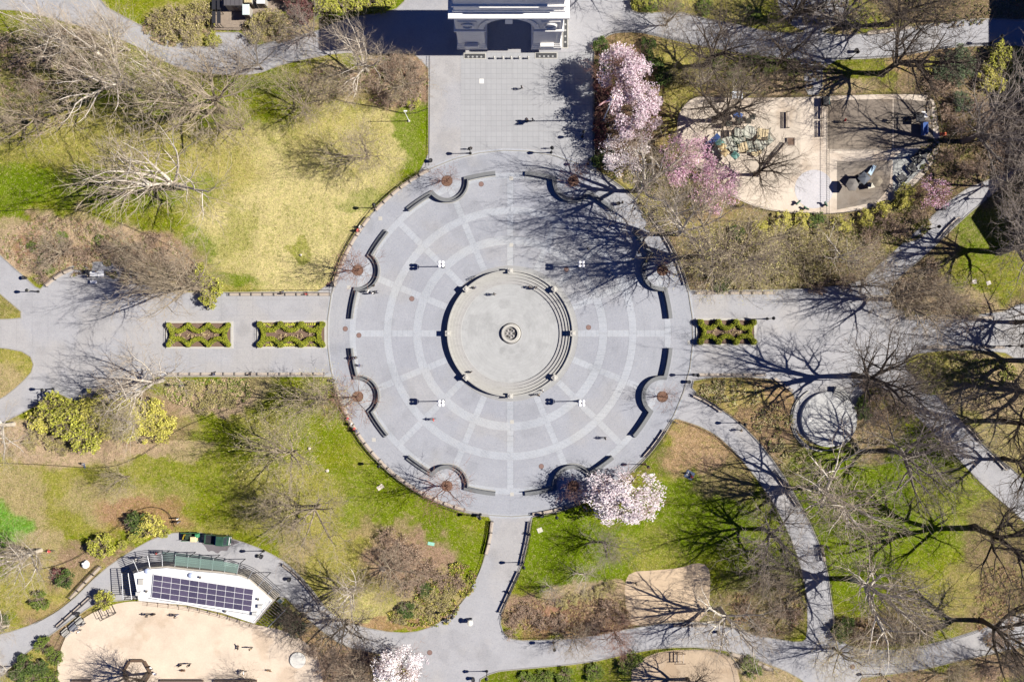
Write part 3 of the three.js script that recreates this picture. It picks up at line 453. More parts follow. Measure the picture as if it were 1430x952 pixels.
  for (let f = 0; f < 3; f++) for (let k = 0; k < 13; k++) { const w = put('window', new Build().box(-hw - 0.05, 2.6 + f * 3.5, -hd + 2.6 + k * 4.4, 0.16, 1.9, 1.1).geo(), M.paleStone, H); put('pane', new Build().box(-hw - 0.12, 2.6 + f * 3.5, -hd + 2.6 + k * 4.4, 0.1, 1.7, 0.9).geo(), std(0.03, 0.04, 0.05, 0.1), w); }
}

// ---------------------------------------------------------------- trees
const barkOf = (r, g, b) => std(r, g, b, 0.9, { bumpMap: barkBump, bumpScale: 0.03 });
const BARK = {
  pale: [barkOf(0.46, 0.41, 0.34), barkOf(0.56, 0.51, 0.44), barkOf(0.42, 0.35, 0.27)],      // plane trees: trunk, limbs, twigs
  tan: [barkOf(0.22, 0.175, 0.13), barkOf(0.3, 0.25, 0.185), barkOf(0.36, 0.295, 0.215)],
  dark: [barkOf(0.075, 0.06, 0.05), barkOf(0.085, 0.068, 0.056), barkOf(0.12, 0.095, 0.075)],
  grey: [barkOf(0.18, 0.155, 0.135), barkOf(0.21, 0.185, 0.16), barkOf(0.29, 0.245, 0.21)],
  red: [barkOf(0.09, 0.05, 0.04), barkOf(0.16, 0.085, 0.06), barkOf(0.3, 0.17, 0.125)],
};
function growTree(seed, o) {                              // grown at 18 m; trees are scaled copies
  const r = rngOf(seed), T = new Build(), L = new Build(), W = new Build(), tips = [], h = 18;
  const turnFrom = (d, a, spin) => { const u = V3().crossVectors(d, Math.abs(d.y) > 0.9 ? V3(1, 0, 0) : V3(0, 1, 0)).normalize().applyAxisAngle(d, spin); return d.clone().applyAxisAngle(u, a); };
  const len = [0, 0.47, 0.27, 0.17, 0.1, 0.062].map((q) => q * h * (o.reach ?? 1)), wob = [0, 0.16, 0.24, 0.34, 0.42], seg = [0, 6, 5, 3, 2], kids = o.kids ?? [0, 6, 5, 4, 3], top = o.levels ?? 5;
  const branch = (p, d, rad, lv, l) => {
    if (lv === top) { const e = p.clone().addScaledVector(d, l); W.tube([p, e], [Math.max(rad, o.twig ?? 0.016), 0], 3); tips.push(e); return; }
    const n = seg[lv], pts = [p.clone()], dirs = [d.clone()], rr = [rad]; let q = p.clone(), e = d.clone();
    for (let i = 1; i <= n; i++) { e.add(V3((r() - 0.5), (r() - 0.5) * 0.7, (r() - 0.5)).multiplyScalar(wob[lv] * 2)); e.y += o.rise ?? 0.07; e.normalize(); q = q.clone().addScaledVector(e, l / n); pts.push(q); dirs.push(e.clone()); rr.push(Math.max(0.02, (o.heavy ?? 1) * rad * lerp(1, 0.34, i / n))); }
    (lv <= 2 ? L : W).tube(pts, rr, lv === 1 ? 6 : lv === 2 ? 5 : 3);
    let spin = r() * TAU;
    for (let k = 0; k < kids[lv]; k++) {
      const t = k === 0 ? 0.98 : lerp(0.22, 0.97, (k - r() * 0.7) / kids[lv]), f = clamp(t, 0, 0.999) * n, i = Math.floor(f), pos = pts[i].clone().lerp(pts[i + 1], f - i); spin += 2.4 + (r() - 0.5) * 1.2;
      branch(pos, turnFrom(dirs[i + 1], k === 0 ? 0.25 * r() : lerp(0.55, 1.0, r()), spin), rr[i] * (k === 0 ? 0.5 : lerp(0.42, 0.62, r())), lv + 1, len[lv + 1] * lerp(0.65, 1.2, r()));
    }
  };
  const fork = (o.fork ?? 0.27) * h, n = 6, pts = [], rr = [], R = (o.stout ?? 0.023) * h; let q = V3(0, -0.15, 0), lean = V3((r() - 0.5) * 0.12, 1, (r() - 0.5) * 0.12);
  for (let i = 0; i <= n; i++) { pts.push(q.clone()); rr.push(R * (i === 0 ? 1.35 : lerp(1.02, 0.74, i / n))); q = q.clone().addScaledVector(lean, fork / n).add(V3((r() - 0.5) * 0.1, 0, (r() - 0.5) * 0.1)); }
  T.tube(pts, rr, 9);
  const end = pts[n], limbs = o.limbs ?? 6; let spin = r() * TAU;
  for (let k = 0; k < limbs; k++) { spin += TAU / limbs * lerp(0.75, 1.25, r()); const a = k === 0 ? 0.15 : lerp(o.low ?? 0.4, o.high ?? 0.95, r()), d = V3(Math.sin(a) * Math.cos(spin), Math.cos(a), Math.sin(a) * Math.sin(spin)); branch(end.clone().addScaledVector(V3(0, -1, 0), r() * fork * 0.25 * (k ? 1 : 0)), d, R * lerp(0.42, 0.62, r()), 1, len[1] * lerp(0.8, 1.15, r())); }
  return { trunk: T.geo(), limbs: L.geo(), twigs: W.geo(), tips };
}
function leafCloud(points, n, size, spread, colors, seed, flat = 0.4, keep = 0.0) { // many small leaf faces round points
  const r = rngOf(seed), B = new Build(true), c = new THREE.Color();
  for (let i = 0; i < n; i++) {
    const p = points[Math.floor(r() * points.length)], q = V3(p.x + (r() - 0.5) * spread, p.y + (r() - 0.5) * spread, p.z + (r() - 0.5) * spread), s = size * lerp(0.6, 1.35, r());
    if (q.y < keep) q.y = keep + r() * 0.1;
    const nn = V3(r() - 0.5, r() * (1 - flat) + flat, r() - 0.5).normalize(), u = V3().crossVectors(nn, V3(r() - 0.5, r() - 0.5, r() - 0.5)).normalize().multiplyScalar(s), w = V3().crossVectors(nn, u).normalize().multiplyScalar(s * 0.62);
    const k = colors[Math.floor(r() * colors.length)], g = lerp(0.82, 1.18, r()); B.col = [k[0] * g, k[1] * g, k[2] * g];
    const at = (a, b, up = 0) => [q.x + u.x * a + w.x * b + nn.x * up, q.y + u.y * a + w.y * b + nn.y * up, q.z + u.z * a + w.z * b + nn.z * up];
    B.tri(at(-1, 0), at(0, -1, s * 0.12), at(1, 0)).tri(at(-1, 0), at(1, 0), at(0, 1, s * 0.12));
  }
  return B.geo();
}
const leafy = new THREE.MeshPhysicalMaterial({ vertexColors: true, roughness: 0.8, specularIntensity: 0.3 }), petal = new THREE.MeshPhysicalMaterial({ vertexColors: true, roughness: 0.9, specularIntensity: 0.3 });
const TREES = {
  plane: [101, 102, 103, 104].map((s) => growTree(s, { fork: 0.24, limbs: 6, low: 0.35, high: 1.0, stout: 0.027, reach: 1.12, heavy: 1.16 })),
  elm: [201, 202, 203, 205].map((s) => growTree(s, { fork: 0.3, limbs: 6, low: 0.4, high: 0.9, stout: 0.029, rise: 0.05, reach: 1.14, kids: [0, 6, 5, 4, 4], twig: 0.019, heavy: 1.24 })),
  airy: [301, 302, 303].map((s) => growTree(s, { fork: 0.2, limbs: 7, low: 0.3, high: 1.0, stout: 0.019, kids: [0, 6, 4, 4, 4], heavy: 1.15, reach: 1.05 })),
  young: [401, 402, 403].map((s) => growTree(s, { fork: 0.22, limbs: 6, low: 0.3, high: 0.75, stout: 0.017, levels: 4, kids: [0, 5, 4, 4], reach: 1.3, twig: 0.05 })),
};
const budClouds = Object.fromEntries(['airy', 'plane', 'elm'].map((k) => [k, TREES[k].map((t, i) => leafCloud(t.tips, 2000, 0.085, 0.7, [[0.5, 0.43, 0.18], [0.56, 0.48, 0.25], [0.4, 0.38, 0.12]], 40 + i))]));
const redBuds = Object.fromEntries(['airy', 'elm'].map((k) => [k, TREES[k].map((t, i) => leafCloud(t.tips, 1500, 0.08, 0.6, [[0.42, 0.29, 0.22], [0.48, 0.36, 0.28], [0.36, 0.26, 0.2]], 60 + i))]));
let treeCount = 0;
function tree(x, y, shape, bark, h, label, group, extra, wide = 1) {
  const v = TREES[shape][treeCount++ % TREES[shape].length], i = TREES[shape].indexOf(v), k = h / 18;
  const t = thing('bare_tree', label, 'tree', group, X(x), 0.05, Z(y), (treeCount * 2.399) % TAU); t.scale.set(k * wide, k, k * wide);
  put('trunk', v.trunk, BARK[bark][0], t); put('limbs', v.limbs, BARK[bark][1], t); put('crown', v.twigs, BARK[bark][2], t);
  if (extra === 'bud') put('buds', budClouds[shape][i], leafy, t);
  if (extra === 'red') put('buds', redBuds[shape][i], leafy, t);
  return t;
}
const NW = 'bare trees on the dry lawn side', SW = 'bare trees on the lawn by the dog run', SE = 'bare trees of the magnolia lawn side', NE = 'bare trees round the playground';
tree(184, 122, 'plane', 'pale', 21, 'tall white barked plane tree leaning over the grass beside the curving path', NW);
tree(250, 134, 'plane', 'pale', 16, 'pale plane tree standing between the white barked tree and the forked trunk', NW, 'bud');
tree(313, 155, 'elm', 'tan', 19, 'forked tan trunk tree whose black shadow crosses the fresh grass', NW, null, 1);
tree(256, 261, 'plane', 'pale', 21, 'pale tree reaching across the grass above the brown mulch bed', NW, null, 1.1);
tree(180, 70, 'airy', 'pale', 13, 'slender pale tree at the edge of the curving path', NW);
tree(100, 70, 'plane', 'pale', 15, 'pale crowned tree over leaf litter beside the curving path', NW);
tree(60, 170, 'airy', 'tan', 14, 'airy tan tree over the litter strewn grass beside the white barked tree', NW);
tree(515, 220, 'airy', 'tan', 13, 'yellow budded tree alone on the dry lawn', NW, 'bud', 1.1);
tree(513, 99, 'plane', 'pale', 14, 'white limbed tree reaching over the deep shadow of the arch', NW);
tree(566, 121, 'airy', 'tan', 8.5, 'low twiggy tree in the brown bed beside the square', NW, null, 1.25);
tree(480, 130, 'airy', 'tan', 8, 'budding small tree at the end of the brown bed', NW, 'bud', 1.3);
tree(366, 96, 'airy', 'grey', 12, 'grey tree dropping thin shadows on the path before the park house', NW);
tree(428, 150, 'airy', 'tan', 11, 'budding tan tree between the dry lawn and the brown bed', NW, 'bud', 1.2);
tree(340, 180, 'airy', 'tan', 10, 'loose budding tree at the edge of the straw dry lawn', NW, 'bud', 1.1);
tree(440, 50, 'airy', 'grey', 10, 'grey brown tree on the shrub bed beside the arch shadow', NW, 'red', 1.1);
tree(276, 404, 'plane', 'tan', 19, 'brown tree beside the yellow shrub whose shadow falls on the round court', NW, null, 0.85);
tree(244, 390, 'airy', 'tan', 16, 'twiggy brown tree in the mulch bed above the round court', NW, null, 0.85);
tree(185, 345, 'airy', 'tan', 7, 'small twiggy tree in the mulch bed near the white tables', NW, null, 1.3);
tree(90, 355, 'airy', 'tan', 6, 'low brown twiggy tree on the leaf litter', NW, null, 1.5);
tree(226, 531, 'plane', 'pale', 16, 'pale leaning tree at the corner of the round court and hedge walkway', SW);
tree(18, 592, 'plane', 'pale', 16, 'white trunk tree where the corner path leaves the round court', SW);
tree(56, 768, 'plane', 'pale', 15, 'white trunk tree on bare earth beside the bright green patch', SW);
tree(16, 930, 'airy', 'pale', 8, 'slim white birch at the bend of the path beside evergreen shrubs', SW);
tree(10, 872, 'plane', 'pale', 13, 'white trunk tree at the path edge opposite the slim birch', SW);
tree(180, 665, 'airy', 'tan', 7, 'small pale twiggy tree beside the curved earth bank', SW, 'bud');
tree(190, 590, 'airy', 'pale', 8, 'pale twiggy tree growing among the yellow green shrubs', SW, 'bud', 1.3);
tree(412, 630, 'airy', 'tan', 18, 'yellow budded tree on the lawn with a fan of shadow toward the shrubs', SW, 'bud', 0.95);
tree(446, 706, 'airy', 'tan', 17, 'tan tree on the lawn between the budded tree and the canopy path', SW, null, 0.95);
tree(392, 700, 'airy', 'tan', 9, 'low budding tree on the lawn close to the solar roof path', SW, 'bud', 1.2);
tree(453, 556, 'plane', 'tan', 14, 'spreading tan tree beside the plaza seats and hedge walkway', SW, 'bud');
tree(548, 792, 'airy', 'tan', 8.5, 'brown twiggy tree rooted in the mulch bed of the long lawn', SW, 'red', 1.4);
tree(494, 823, 'plane', 'pale', 12.5, 'white branched tree near the curved path past the dog run', SW);
tree(486, 866, 'elm', 'dark', 12, 'dark tree leaning over the path between lawn and dog run', SW);
tree(424, 858, 'elm', 'dark', 8.5, 'small dark tree at the corner of the louvred canopy', SW);
tree(350, 948, 'airy', 'dark', 7, 'thin crooked tree on the gravel of the dog run', SW);
tree(205, 940, 'elm', 'dark', 11, 'dark tree throwing branch shadows over the dog run gravel', SW);
tree(500, 945, 'airy', 'tan', 8, 'brown twiggy tree beside the white blossom at the crossing', SW, 'red', 1.3);
tree(845, 757, 'airy', 'grey', 9, 'silvery twiggy tree on the lawn just beyond the white magnolia', SE, null, 1.2);
tree(769, 818, 'airy', 'pale', 5.5, 'thin white birch on the grass beside the seats of the lower path', SE);
tree(816, 800, 'airy', 'pale', 6.5, 'small pale tree between the thin birch and the sandy pad', SE);
tree(858, 880, 'airy', 'red', 8, 'reddish twiggy tree overhanging the lower path', SE, 'red', 1.2);
tree(800, 885, 'airy', 'tan', 7, 'tan twiggy tree beside the lower path and red mulch', SE, 'red', 1.2);
tree(1006, 850, 'plane', 'pale', 18, 'white limbed tree whose shadow forks over the sandy pad', SE, null, 0.9);
tree(1062, 800, 'airy', 'tan', 13, 'tan tree on the dark grass beside the garden path', SE, null, 1.1);
tree(1066, 738, 'elm', 'grey', 15, 'grey tree dappling the lawn beside the garden path', SE);
tree(1192, 808, 'elm', 'pale', 22, 'tall pale tree whose trunk shadow crosses the garden path', SE, null, 0.9);
tree(1362, 736, 'elm', 'dark', 25, 'huge black elm whose long trunk shadow lies across the lawn', SE, null, 0.85);
tree(1371, 866, 'elm', 'dark', 18, 'black elm at the edge of the lower path beyond the lawn', SE);
tree(1245, 629, 'elm', 'grey', 21, 'grey elm whose trunk shadow reaches past the small round stage', SE, null, 0.9);
tree(1141, 680, 'elm', 'pale', 19, 'pale tree beside the seats of the garden path', SE);
tree(1400, 588, 'elm', 'dark', 22, 'dark elm on bare earth beside the diagonal path seats', SE, null, 0.85);
tree(1402, 640, 'elm', 'dark', 15, 'dark elm close to the end of the diagonal path seats', SE);
tree(1442, 503, 'elm', 'dark', 20, 'elm whose shadow streaks the bed below the broad walkway', SE);
tree(1462, 546, 'elm', 'dark', 19, 'elm beyond the bed casting a thin straight shadow', SE);
tree(1194, 524, 'elm', 'dark', 24, 'dark elm behind the small round stage shading the broad walkway', SE, null, 0.8);
tree(1250, 545, 'airy', 'grey', 9, 'grey twiggy tree beside the round stage and diagonal path', SE, null, 1.3);
tree(1245, 880, 'airy', 'tan', 10, 'tan twiggy tree overhanging the bend of the lower path', SE, 'bud', 1.2);
tree(1165, 905, 'airy', 'tan', 11, 'bushy tree throwing a dense blot of shade where two paths meet', SE, 'bud', 1.2);
tree(1400, 925, 'airy', 'grey', 11, 'grey twiggy tree in the bed beyond the path bend', SE);
tree(960, 948, 'elm', 'dark', 13, 'dark tree standing in the fenced sand yard', SE);
tree(1320, 940, 'airy', 'tan', 8, 'tan twiggy tree below the bend of the lower path', SE, 'bud', 1.2);
tree(1241, 418, 'elm', 'tan', 15, 'tan elm where the diagonal path meets the broad walkway', NE);
tree(1300, 425, 'airy', 'tan', 10, 'twiggy tree in the three cornered bed beside the walkway', NE, 'red', 1.3);
tree(947, 326, 'plane', 'pale', 23, 'pale tree in the bed throwing the widest branch shadow over the plaza', NE, null, 0.85);
tree(893, 266, 'plane', 'pale', 20, 'pale tree between the cherries and the plaza seats', NE, null, 0.9);
tree(988, 358, 'elm', 'tan', 23, 'tan tree in the budding shrubs with shadow on the curved bench', NE, 'bud', 0.85);
tree(1090, 352, 'airy', 'tan', 10, 'budding tan tree in the thicket below the playground', NE, 'bud', 1.2);
tree(1165, 360, 'plane', 'pale', 11, 'white twigged tree in the thicket near the diagonal path', NE, 'bud', 1.1);
tree(1200, 400, 'airy', 'tan', 10, 'tan twiggy tree spilling over the broad walkway edge', NE, 'red', 1.2);
tree(1040, 372, 'airy', 'tan', 9, 'low budding tree in the thicket beside the broad walkway', NE, 'bud', 1.3);
tree(984, 92, 'elm', 'dark', 16, 'dark elm reaching over the path behind the cherries', NE);
tree(984, 117, 'airy', 'pale', 9, 'pale forked tree at the rim of the playground', NE);
tree(1022, 130, 'airy', 'pale', 8, 'white limbed tree beside the white awning of the playground', NE);
tree(998, 168, 'elm', 'dark', 16, 'dark tree standing on the tan playground rubber', NE);
tree(1054, 244, 'elm', 'dark', 12, 'dark tree between the climbing frame and the long seats', NE);
tree(1232, 103, 'elm', 'dark', 20, 'black elm with spreading limbs on the grass between path and playground', NE);
tree(1086, 90, 'elm', 'dark', 12, 'dark fan shaped tree beside the playground gate path', NE);
tree(1103, 28, 'elm', 'dark', 14, 'dark tree at the rim of the small round court', NE);
tree(1170, 33, 'plane', 'grey', 16, 'multi stemmed grey tree beside the small round court', NE);
tree(1240, 34, 'elm', 'dark', 18, 'black elm with a straight trunk shadow along the upper path', NE);
tree(1346, 197, 'plane', 'grey', 21, 'tall grey limbed tree beside the playground swings', NE, null, 1);
tree(1395, 260, 'airy', 'grey', 14, 'dark twiggy tree crowding the end of the diagonal path', NE);
tree(1410, 190, 'airy', 'dark', 13, 'dense dark twiggy tree behind the tall grey limbed tree', NE, null, 1.2);
tree(1396, 352, 'elm', 'grey', 21, 'grey elm whose trunk shadow lies over the grass beside the diagonal path', NE, null, 1);
tree(1420, 450, 'elm', 'dark', 15, 'dark elm shading the far end of the broad walkway', NE);
tree(930, 35, 'airy', 'tan', 9, 'pale twiggy tree over the path behind the cherries', NE, null, 1.1);
tree(860, -25, 'elm', 'dark', 15, 'dark tree shading the paving beside the arch', NE);

// young trees in the plaza pits
const youngLabels = ['dark young tree in the pit near the diagonal garden path', 'young tree in the pit shaded by the white magnolia', 'twiggy young tree in the pit by the lower path lawn', 'red twigged young tree in the pit facing the long green lawn', 'red twigged young tree in the pit beside the dry lawn seats', 'red ringed young tree in the pit below the slab square', 'young tree among branch shadows in the pit near the cherries', 'young tree in dense branch shade in the pit by the shrub walkway'];
const youngHigh = [3.6, 4, 7.6, 7, 6.6, 4, 3.8, 3.4];
pits.forEach(([x, y], k) => {
  const t = thing('young_tree', youngLabels[k], 'tree', 'young trees in the plaza pits', X(x), 0, Z(y), k), v = TREES.young[k % 3], s = youngHigh[k] / 12;
  put('tree_pit', new Build().lathe([[0.95, 0], [0.95, 0.05], [0.85, 0.06], [0.001, 0.05]], 0, 0, 20).geo(), std(0.17, 0.1, 0.07, 0.95, { bumpMap: roughBump, bumpScale: 0.04 }), t);
  put('pit_ring', new Build().lathe([[1.06, 0], [1.06, 0.09], [0.98, 0.09], [0.98, 0.03]], 0, 0, 24).geo(), std(0.14, 0.075, 0.05), t);
  for (const [n, g, m] of [['trunk', v.trunk, BARK.red[0]], ['limbs', v.limbs, BARK.red[1]], ['crown', v.twigs, BARK.red[2]]]) put(n, g, m, t).scale.setScalar(s);
});

// flowering trees
function blossomTree(name, x, y, h, r, colors, label, seed, dense = 1, cut = 0) {
  const rr = rngOf(seed), t = thing(name, label, 'tree', 'trees in blossom', X(x), 0.05, Z(y), 0), v = TREES.airy[seed % 3], k = h / 18, pts = [];
  for (const [n, g, m] of [['trunk', v.trunk, BARK.dark[0]], ['limbs', v.limbs, BARK.dark[1]], ['crown', v.twigs, BARK.red[2]]]) put(n, g, m, t).scale.set(k * 1.15, k, k * 1.15);
  const lumps = Array.from({ length: 46 }, () => { const a = rr() * TAU, q = Math.sqrt(rr()) * r * 0.86, e = 1 - (q / r) ** 2; return [Math.cos(a) * q, h * lerp(0.42, 0.5 + 0.46 * e, Math.pow(rr(), 0.6)), Math.sin(a) * q, lerp(0.16, 0.32, rr()) * r]; });
  for (const [lx, ly, lz, lr] of lumps) for (let i = 0; i < 110; i++) { const u = V3(rr() - 0.5, rr() - 0.5, rr() - 0.5).normalize().multiplyScalar(lr * Math.cbrt(rr())); pts.push(V3(lx + u.x, ly + u.y * 0.8, lz + u.z)); }
  put('blossom', leafCloud(pts, Math.round(15000 * dense * (r / 6) ** 2), 0.1, 0.2, colors, seed + 1, 0.1), petal, t);
  return t;
}
const PINK = [[0.78, 0.62, 0.68], [0.84, 0.74, 0.77], [0.7, 0.52, 0.6], [0.86, 0.8, 0.81], [0.5, 0.35, 0.41]], PALE = [[0.86, 0.8, 0.78], [0.8, 0.7, 0.72], [0.74, 0.62, 0.66], [0.88, 0.84, 0.82]], ROSE = [[0.7, 0.38, 0.55], [0.76, 0.52, 0.64], [0.62, 0.28, 0.47], [0.76, 0.62, 0.64], [0.42, 0.24, 0.3]];
blossomTree('magnolia_tree', 864, 686, 10.5, 6.6, [[0.82, 0.76, 0.77], [0.8, 0.69, 0.72], [0.84, 0.81, 0.8], [0.66, 0.54, 0.57]], 'white magnolia in full blossom on the lawn edge beside the plaza', 21, 1.6).scale.set(1.2, 0.95, 0.9);
blossomTree('cherry_tree', 864, 118, 11, 5.4, PINK, 'pink cherry in full blossom nearest the arch at the square edge', 22, 1.7);
blossomTree('cherry_tree', 880, 166, 10.5, 5.6, PINK, 'pink cherry in full blossom beside the flagpole', 23, 1.7);
blossomTree('cherry_tree', 870, 220, 6.5, 4.8, PALE, 'thin pale cherry between the pink cherries and the plaza', 24, 0.6);
blossomTree('magnolia_tree', 955, 228, 6.5, 5.6, ROSE, 'rose pink magnolia leaning over the playground fence', 25, 0.62);
blossomTree('magnolia_tree', 993, 266, 6, 5.2, ROSE, 'smaller rose pink magnolia at the lower playground fence', 29, 0.55);
blossomTree('magnolia_tree', 1294, 273, 5, 3.6, ROSE, 'small dull rose magnolia beside the diagonal path', 26, 0.24);
blossomTree('cherry_tree', 562, 925, 8, 5.2, [[0.9, 0.84, 0.83], [0.86, 0.76, 0.79], [0.92, 0.9, 0.88]], 'white cherry in blossom at the path crossing below the long lawn', 27, 1.0);

// ---------------------------------------------------------------- shrubs
const SHRUB = {};
function shrubShape(kind, seed, colors, n, size, flat) {  // grown 2 m in radius and 2.2 m high, in lumps
  const r = rngOf(seed), pts = [], B = new Build();
  for (let l = 0; l < 26; l++) { const a = r() * TAU, q = Math.sqrt(r()) * 1.55, lr = lerp(0.3, 0.62, r()), y = lerp(0.4, 1.75 - 0.3 * q, Math.sqrt(r())); for (let i = 0; i < 60; i++) { const u = V3(r() - 0.5, r() - 0.5, r() - 0.5).normalize().multiplyScalar(lr * Math.pow(r(), 0.4)); pts.push(V3(Math.cos(a) * q + u.x, Math.max(0.05, y + u.y), Math.sin(a) * q + u.z)); } }
  for (let k = 0; k < 34; k++) { const a = r() * TAU, q = lerp(0.4, 1.75, r()), y = lerp(0.9, 2.1, r()), e = V3(Math.cos(a) * q, y, Math.sin(a) * q), b = V3(Math.cos(a) * 0.12, 0, Math.sin(a) * 0.12), m = b.clone().lerp(e, 0.5).add(V3(0, 0.2, 0)); B.tube([b, m, e], [0.035, 0.025, 0.008], 3);
    for (let j = 0; j < 7; j++) { const s = b.clone().lerp(e, lerp(0.35, 1, r())); B.tube([s, s.clone().add(V3((r() - 0.5) * 0.9, r() * 0.6, (r() - 0.5) * 0.9))], [0.016, 0], 3); } }
  return { stems: B.geo(), leaves: n ? leafCloud(pts, n, size, 0.12, colors, seed + 7, flat, 0.06) : null };
}
const kinds = {
  lime: [[[0.36, 0.36, 0.05], [0.44, 0.44, 0.08], [0.24, 0.26, 0.035], [0.3, 0.27, 0.1]], 2300, 0.11], yellow: [[[0.46, 0.42, 0.08], [0.36, 0.35, 0.06], [0.54, 0.48, 0.14]], 1900, 0.1], evergreen: [[[0.07, 0.11, 0.03], [0.12, 0.17, 0.04], [0.045, 0.07, 0.02]], 2400, 0.1],
  green: [[[0.12, 0.17, 0.03], [0.17, 0.22, 0.04], [0.09, 0.12, 0.025]], 2000, 0.1], budding: [[[0.36, 0.32, 0.11], [0.46, 0.38, 0.21], [0.24, 0.21, 0.07]], 1300, 0.085], brown: [[[0.32, 0.225, 0.165], [0.4, 0.3, 0.22], [0.22, 0.15, 0.105]], 800, 0.075], maroon: [[[0.13, 0.05, 0.05], [0.2, 0.09, 0.08], [0.09, 0.03, 0.03]], 1700, 0.1], conifer: [[[0.10, 0.14, 0.075], [0.14, 0.18, 0.1], [0.07, 0.1, 0.05]], 2300, 0.1], pink: [[[0.6, 0.35, 0.4], [0.5, 0.25, 0.3], [0.3, 0.15, 0.15]], 1000, 0.09],
};
for (const [k, [c, n, s]] of Object.entries(kinds)) SHRUB[k] = [0, 1].map((i) => shrubShape(k, 500 + i * 31 + k.length * 7 + k.charCodeAt(0), c, n, s, 0.25));
let shrubCount = 0;
const stemMat = { brown: barkOf(0.33, 0.25, 0.19), other: barkOf(0.3, 0.24, 0.18) };
function shrub(x, y, kind, r, h, label, group) {
  const v = SHRUB[kind][shrubCount++ % 2], t = thing(kind === 'conifer' ? 'conifer_shrub' : 'shrub', label, 'shrub', group, X(x), 0.05, Z(y), (shrubCount * 1.7) % TAU); t.scale.set(r / 2, h / 2.2, r / 2);
  put('stems', v.stems, stemMat[kind] ?? stemMat.other, t); put('foliage', v.leaves, leafy, t); return t;
}
const many = (kind, label, group, list) => list.forEach(([x, y, r, h]) => shrub(x, y, kind, r, h, label, group));
many('lime', 'bright yellow green shrub of the big clump beside the round court', 'yellow green clump by the round court', [[84, 566, 3.2, 4.6], [103, 572, 3, 4.4], [98, 590, 3.6, 4.6], [118, 597, 3.4, 4.2], [128, 612, 3.4, 4.2]]);
many('yellow', 'olive budding shrub beside the yellow green clump', 'olive shrubs by the earth bank', [[152, 590, 3.6, 3.2], [172, 572, 3.6, 3.2], [196, 578, 3.6, 3.4], [220, 572, 3.4, 3], [230, 590, 3, 2.8], [180, 598, 3.4, 2.8], [206, 600, 3.2, 2.6], [226, 604, 2.4, 2.2], [134, 560, 3.2, 3], [60, 590, 3, 2.4], [72, 578, 3, 3.2], [140, 577, 3.4, 3.4], [122, 582, 3, 3.4], [164, 584, 3.4, 3], [188, 588, 3.4, 3], [212, 586, 3.4, 2.8]]);
many('budding', 'straw coloured low shrub along the litter bed', 'straw shrubs by the hedge walkway', [[55, 600, 2.4, 1.4], [75, 615, 2.4, 1.2], [45, 618, 2, 1], [90, 625, 2, 1], [270, 545, 2.4, 1], [300, 550, 2.4, 1.2], [320, 560, 2, 1], [285, 568, 2.2, 1]]);
many('lime', 'yellow flowering shrub at the corner of the hedge bed walkway', 'yellow flowering corner shrub', [[285, 385, 2.6, 3.2], [300, 402, 2.6, 3.4], [296, 418, 2.2, 2.8]]);
shrub(146, 761, 'lime', 2.9, 3, 'bright lime shrub on the earth bed beside the canopy path', 'dog run bed shrubs');
shrub(214, 732, 'yellow', 3, 2.8, 'pale yellow shrub beside the dark evergreen at the lawn bed', 'dog run bed shrubs');
shrub(193, 727, 'evergreen', 2.4, 2.8, 'dark evergreen shrub beside the pale yellow shrub', 'dog run bed shrubs');
many('lime', 'low lime edging shrub along the canopy path', 'lime edging shrubs', [[190, 748, 1.8, 1.2], [230, 742, 1.5, 1], [201, 743, 1.6, 1.1], [172, 760, 1.2, 0.9]]);
shrub(94, 806, 'evergreen', 2.2, 2.2, 'dark green shrub in the bed opposite the dog run seats', 'dog run bed shrubs');
shrub(60, 836, 'green', 2.2, 2, 'green shrub in the bed between two dark shrubs', 'dog run bed shrubs');
shrub(6, 866, 'evergreen', 2, 2, 'dark shrub at the foot of a white trunk', 'dog run bed shrubs');
shrub(84, 800, 'maroon', 1.8, 1.6, 'dull maroon shrub beside the dark green shrub', 'dog run bed shrubs');
many('evergreen', 'dark evergreen shrub in the bed between birch and dog run', 'evergreens by the dog run', [[38, 925, 2.4, 2.4], [58, 930, 2.2, 2], [30, 940, 2, 2]]);
many('green', 'ragged green shrub behind the dog run seats', 'ragged shrubs by the dog run', [[65, 900, 2.2, 1.8], [78, 915, 2, 1.6], [50, 948, 2.2, 1.6], [75, 945, 2, 1.6]]);
shrub(150, 834, 'lime', 2.2, 3, 'yellow green shrub at the canopy end beside the dog run gate', 'dog run bed shrubs');
many('conifer', 'dark conifer shrub at the lawn end of the louvred canopy', 'dark conifers by the canopy', [[405, 862, 2.4, 2.6], [416, 875, 2, 2], [398, 848, 1.6, 2]]);
many('brown', 'bare brown shrub in the bed beside the white blossom', 'brown shrubs by the blossom', [[470, 915, 3, 2.4], [490, 930, 3, 2.4], [455, 935, 2.6, 2], [515, 920, 2.6, 2], [440, 905, 2.2, 1.6], [500, 950, 2.6, 2], [535, 935, 2.4, 2]]);
many('brown', 'bare brown shrub in the long lawn mulch bed', 'brown shrubs of the long lawn', [[540, 745, 2.4, 2], [560, 760, 2.8, 2.2], [580, 775, 2.8, 2.2], [560, 790, 3, 2.4], [600, 795, 2.6, 2], [540, 770, 2.4, 2], [620, 808, 2.2, 1.8], [585, 810, 2.4, 2], [640, 812, 2, 1.6], [565, 820, 2.4, 2]]);
many('budding', 'yellow budded shrub at the lawn end by the crossing', 'budding shrubs by the crossing', [[600, 830, 2, 1.3], [620, 840, 2, 1.2], [605, 855, 2, 1.2], [580, 850, 2, 1.2], [630, 825, 1.8, 1.2], [560, 860, 2, 1.1]]);
many('evergreen', 'dark green shrub beside the budding shrubs at the lawn end', 'green shrubs by the crossing', [[568, 850, 2, 1.6], [594, 822, 1.6, 1.4]]);
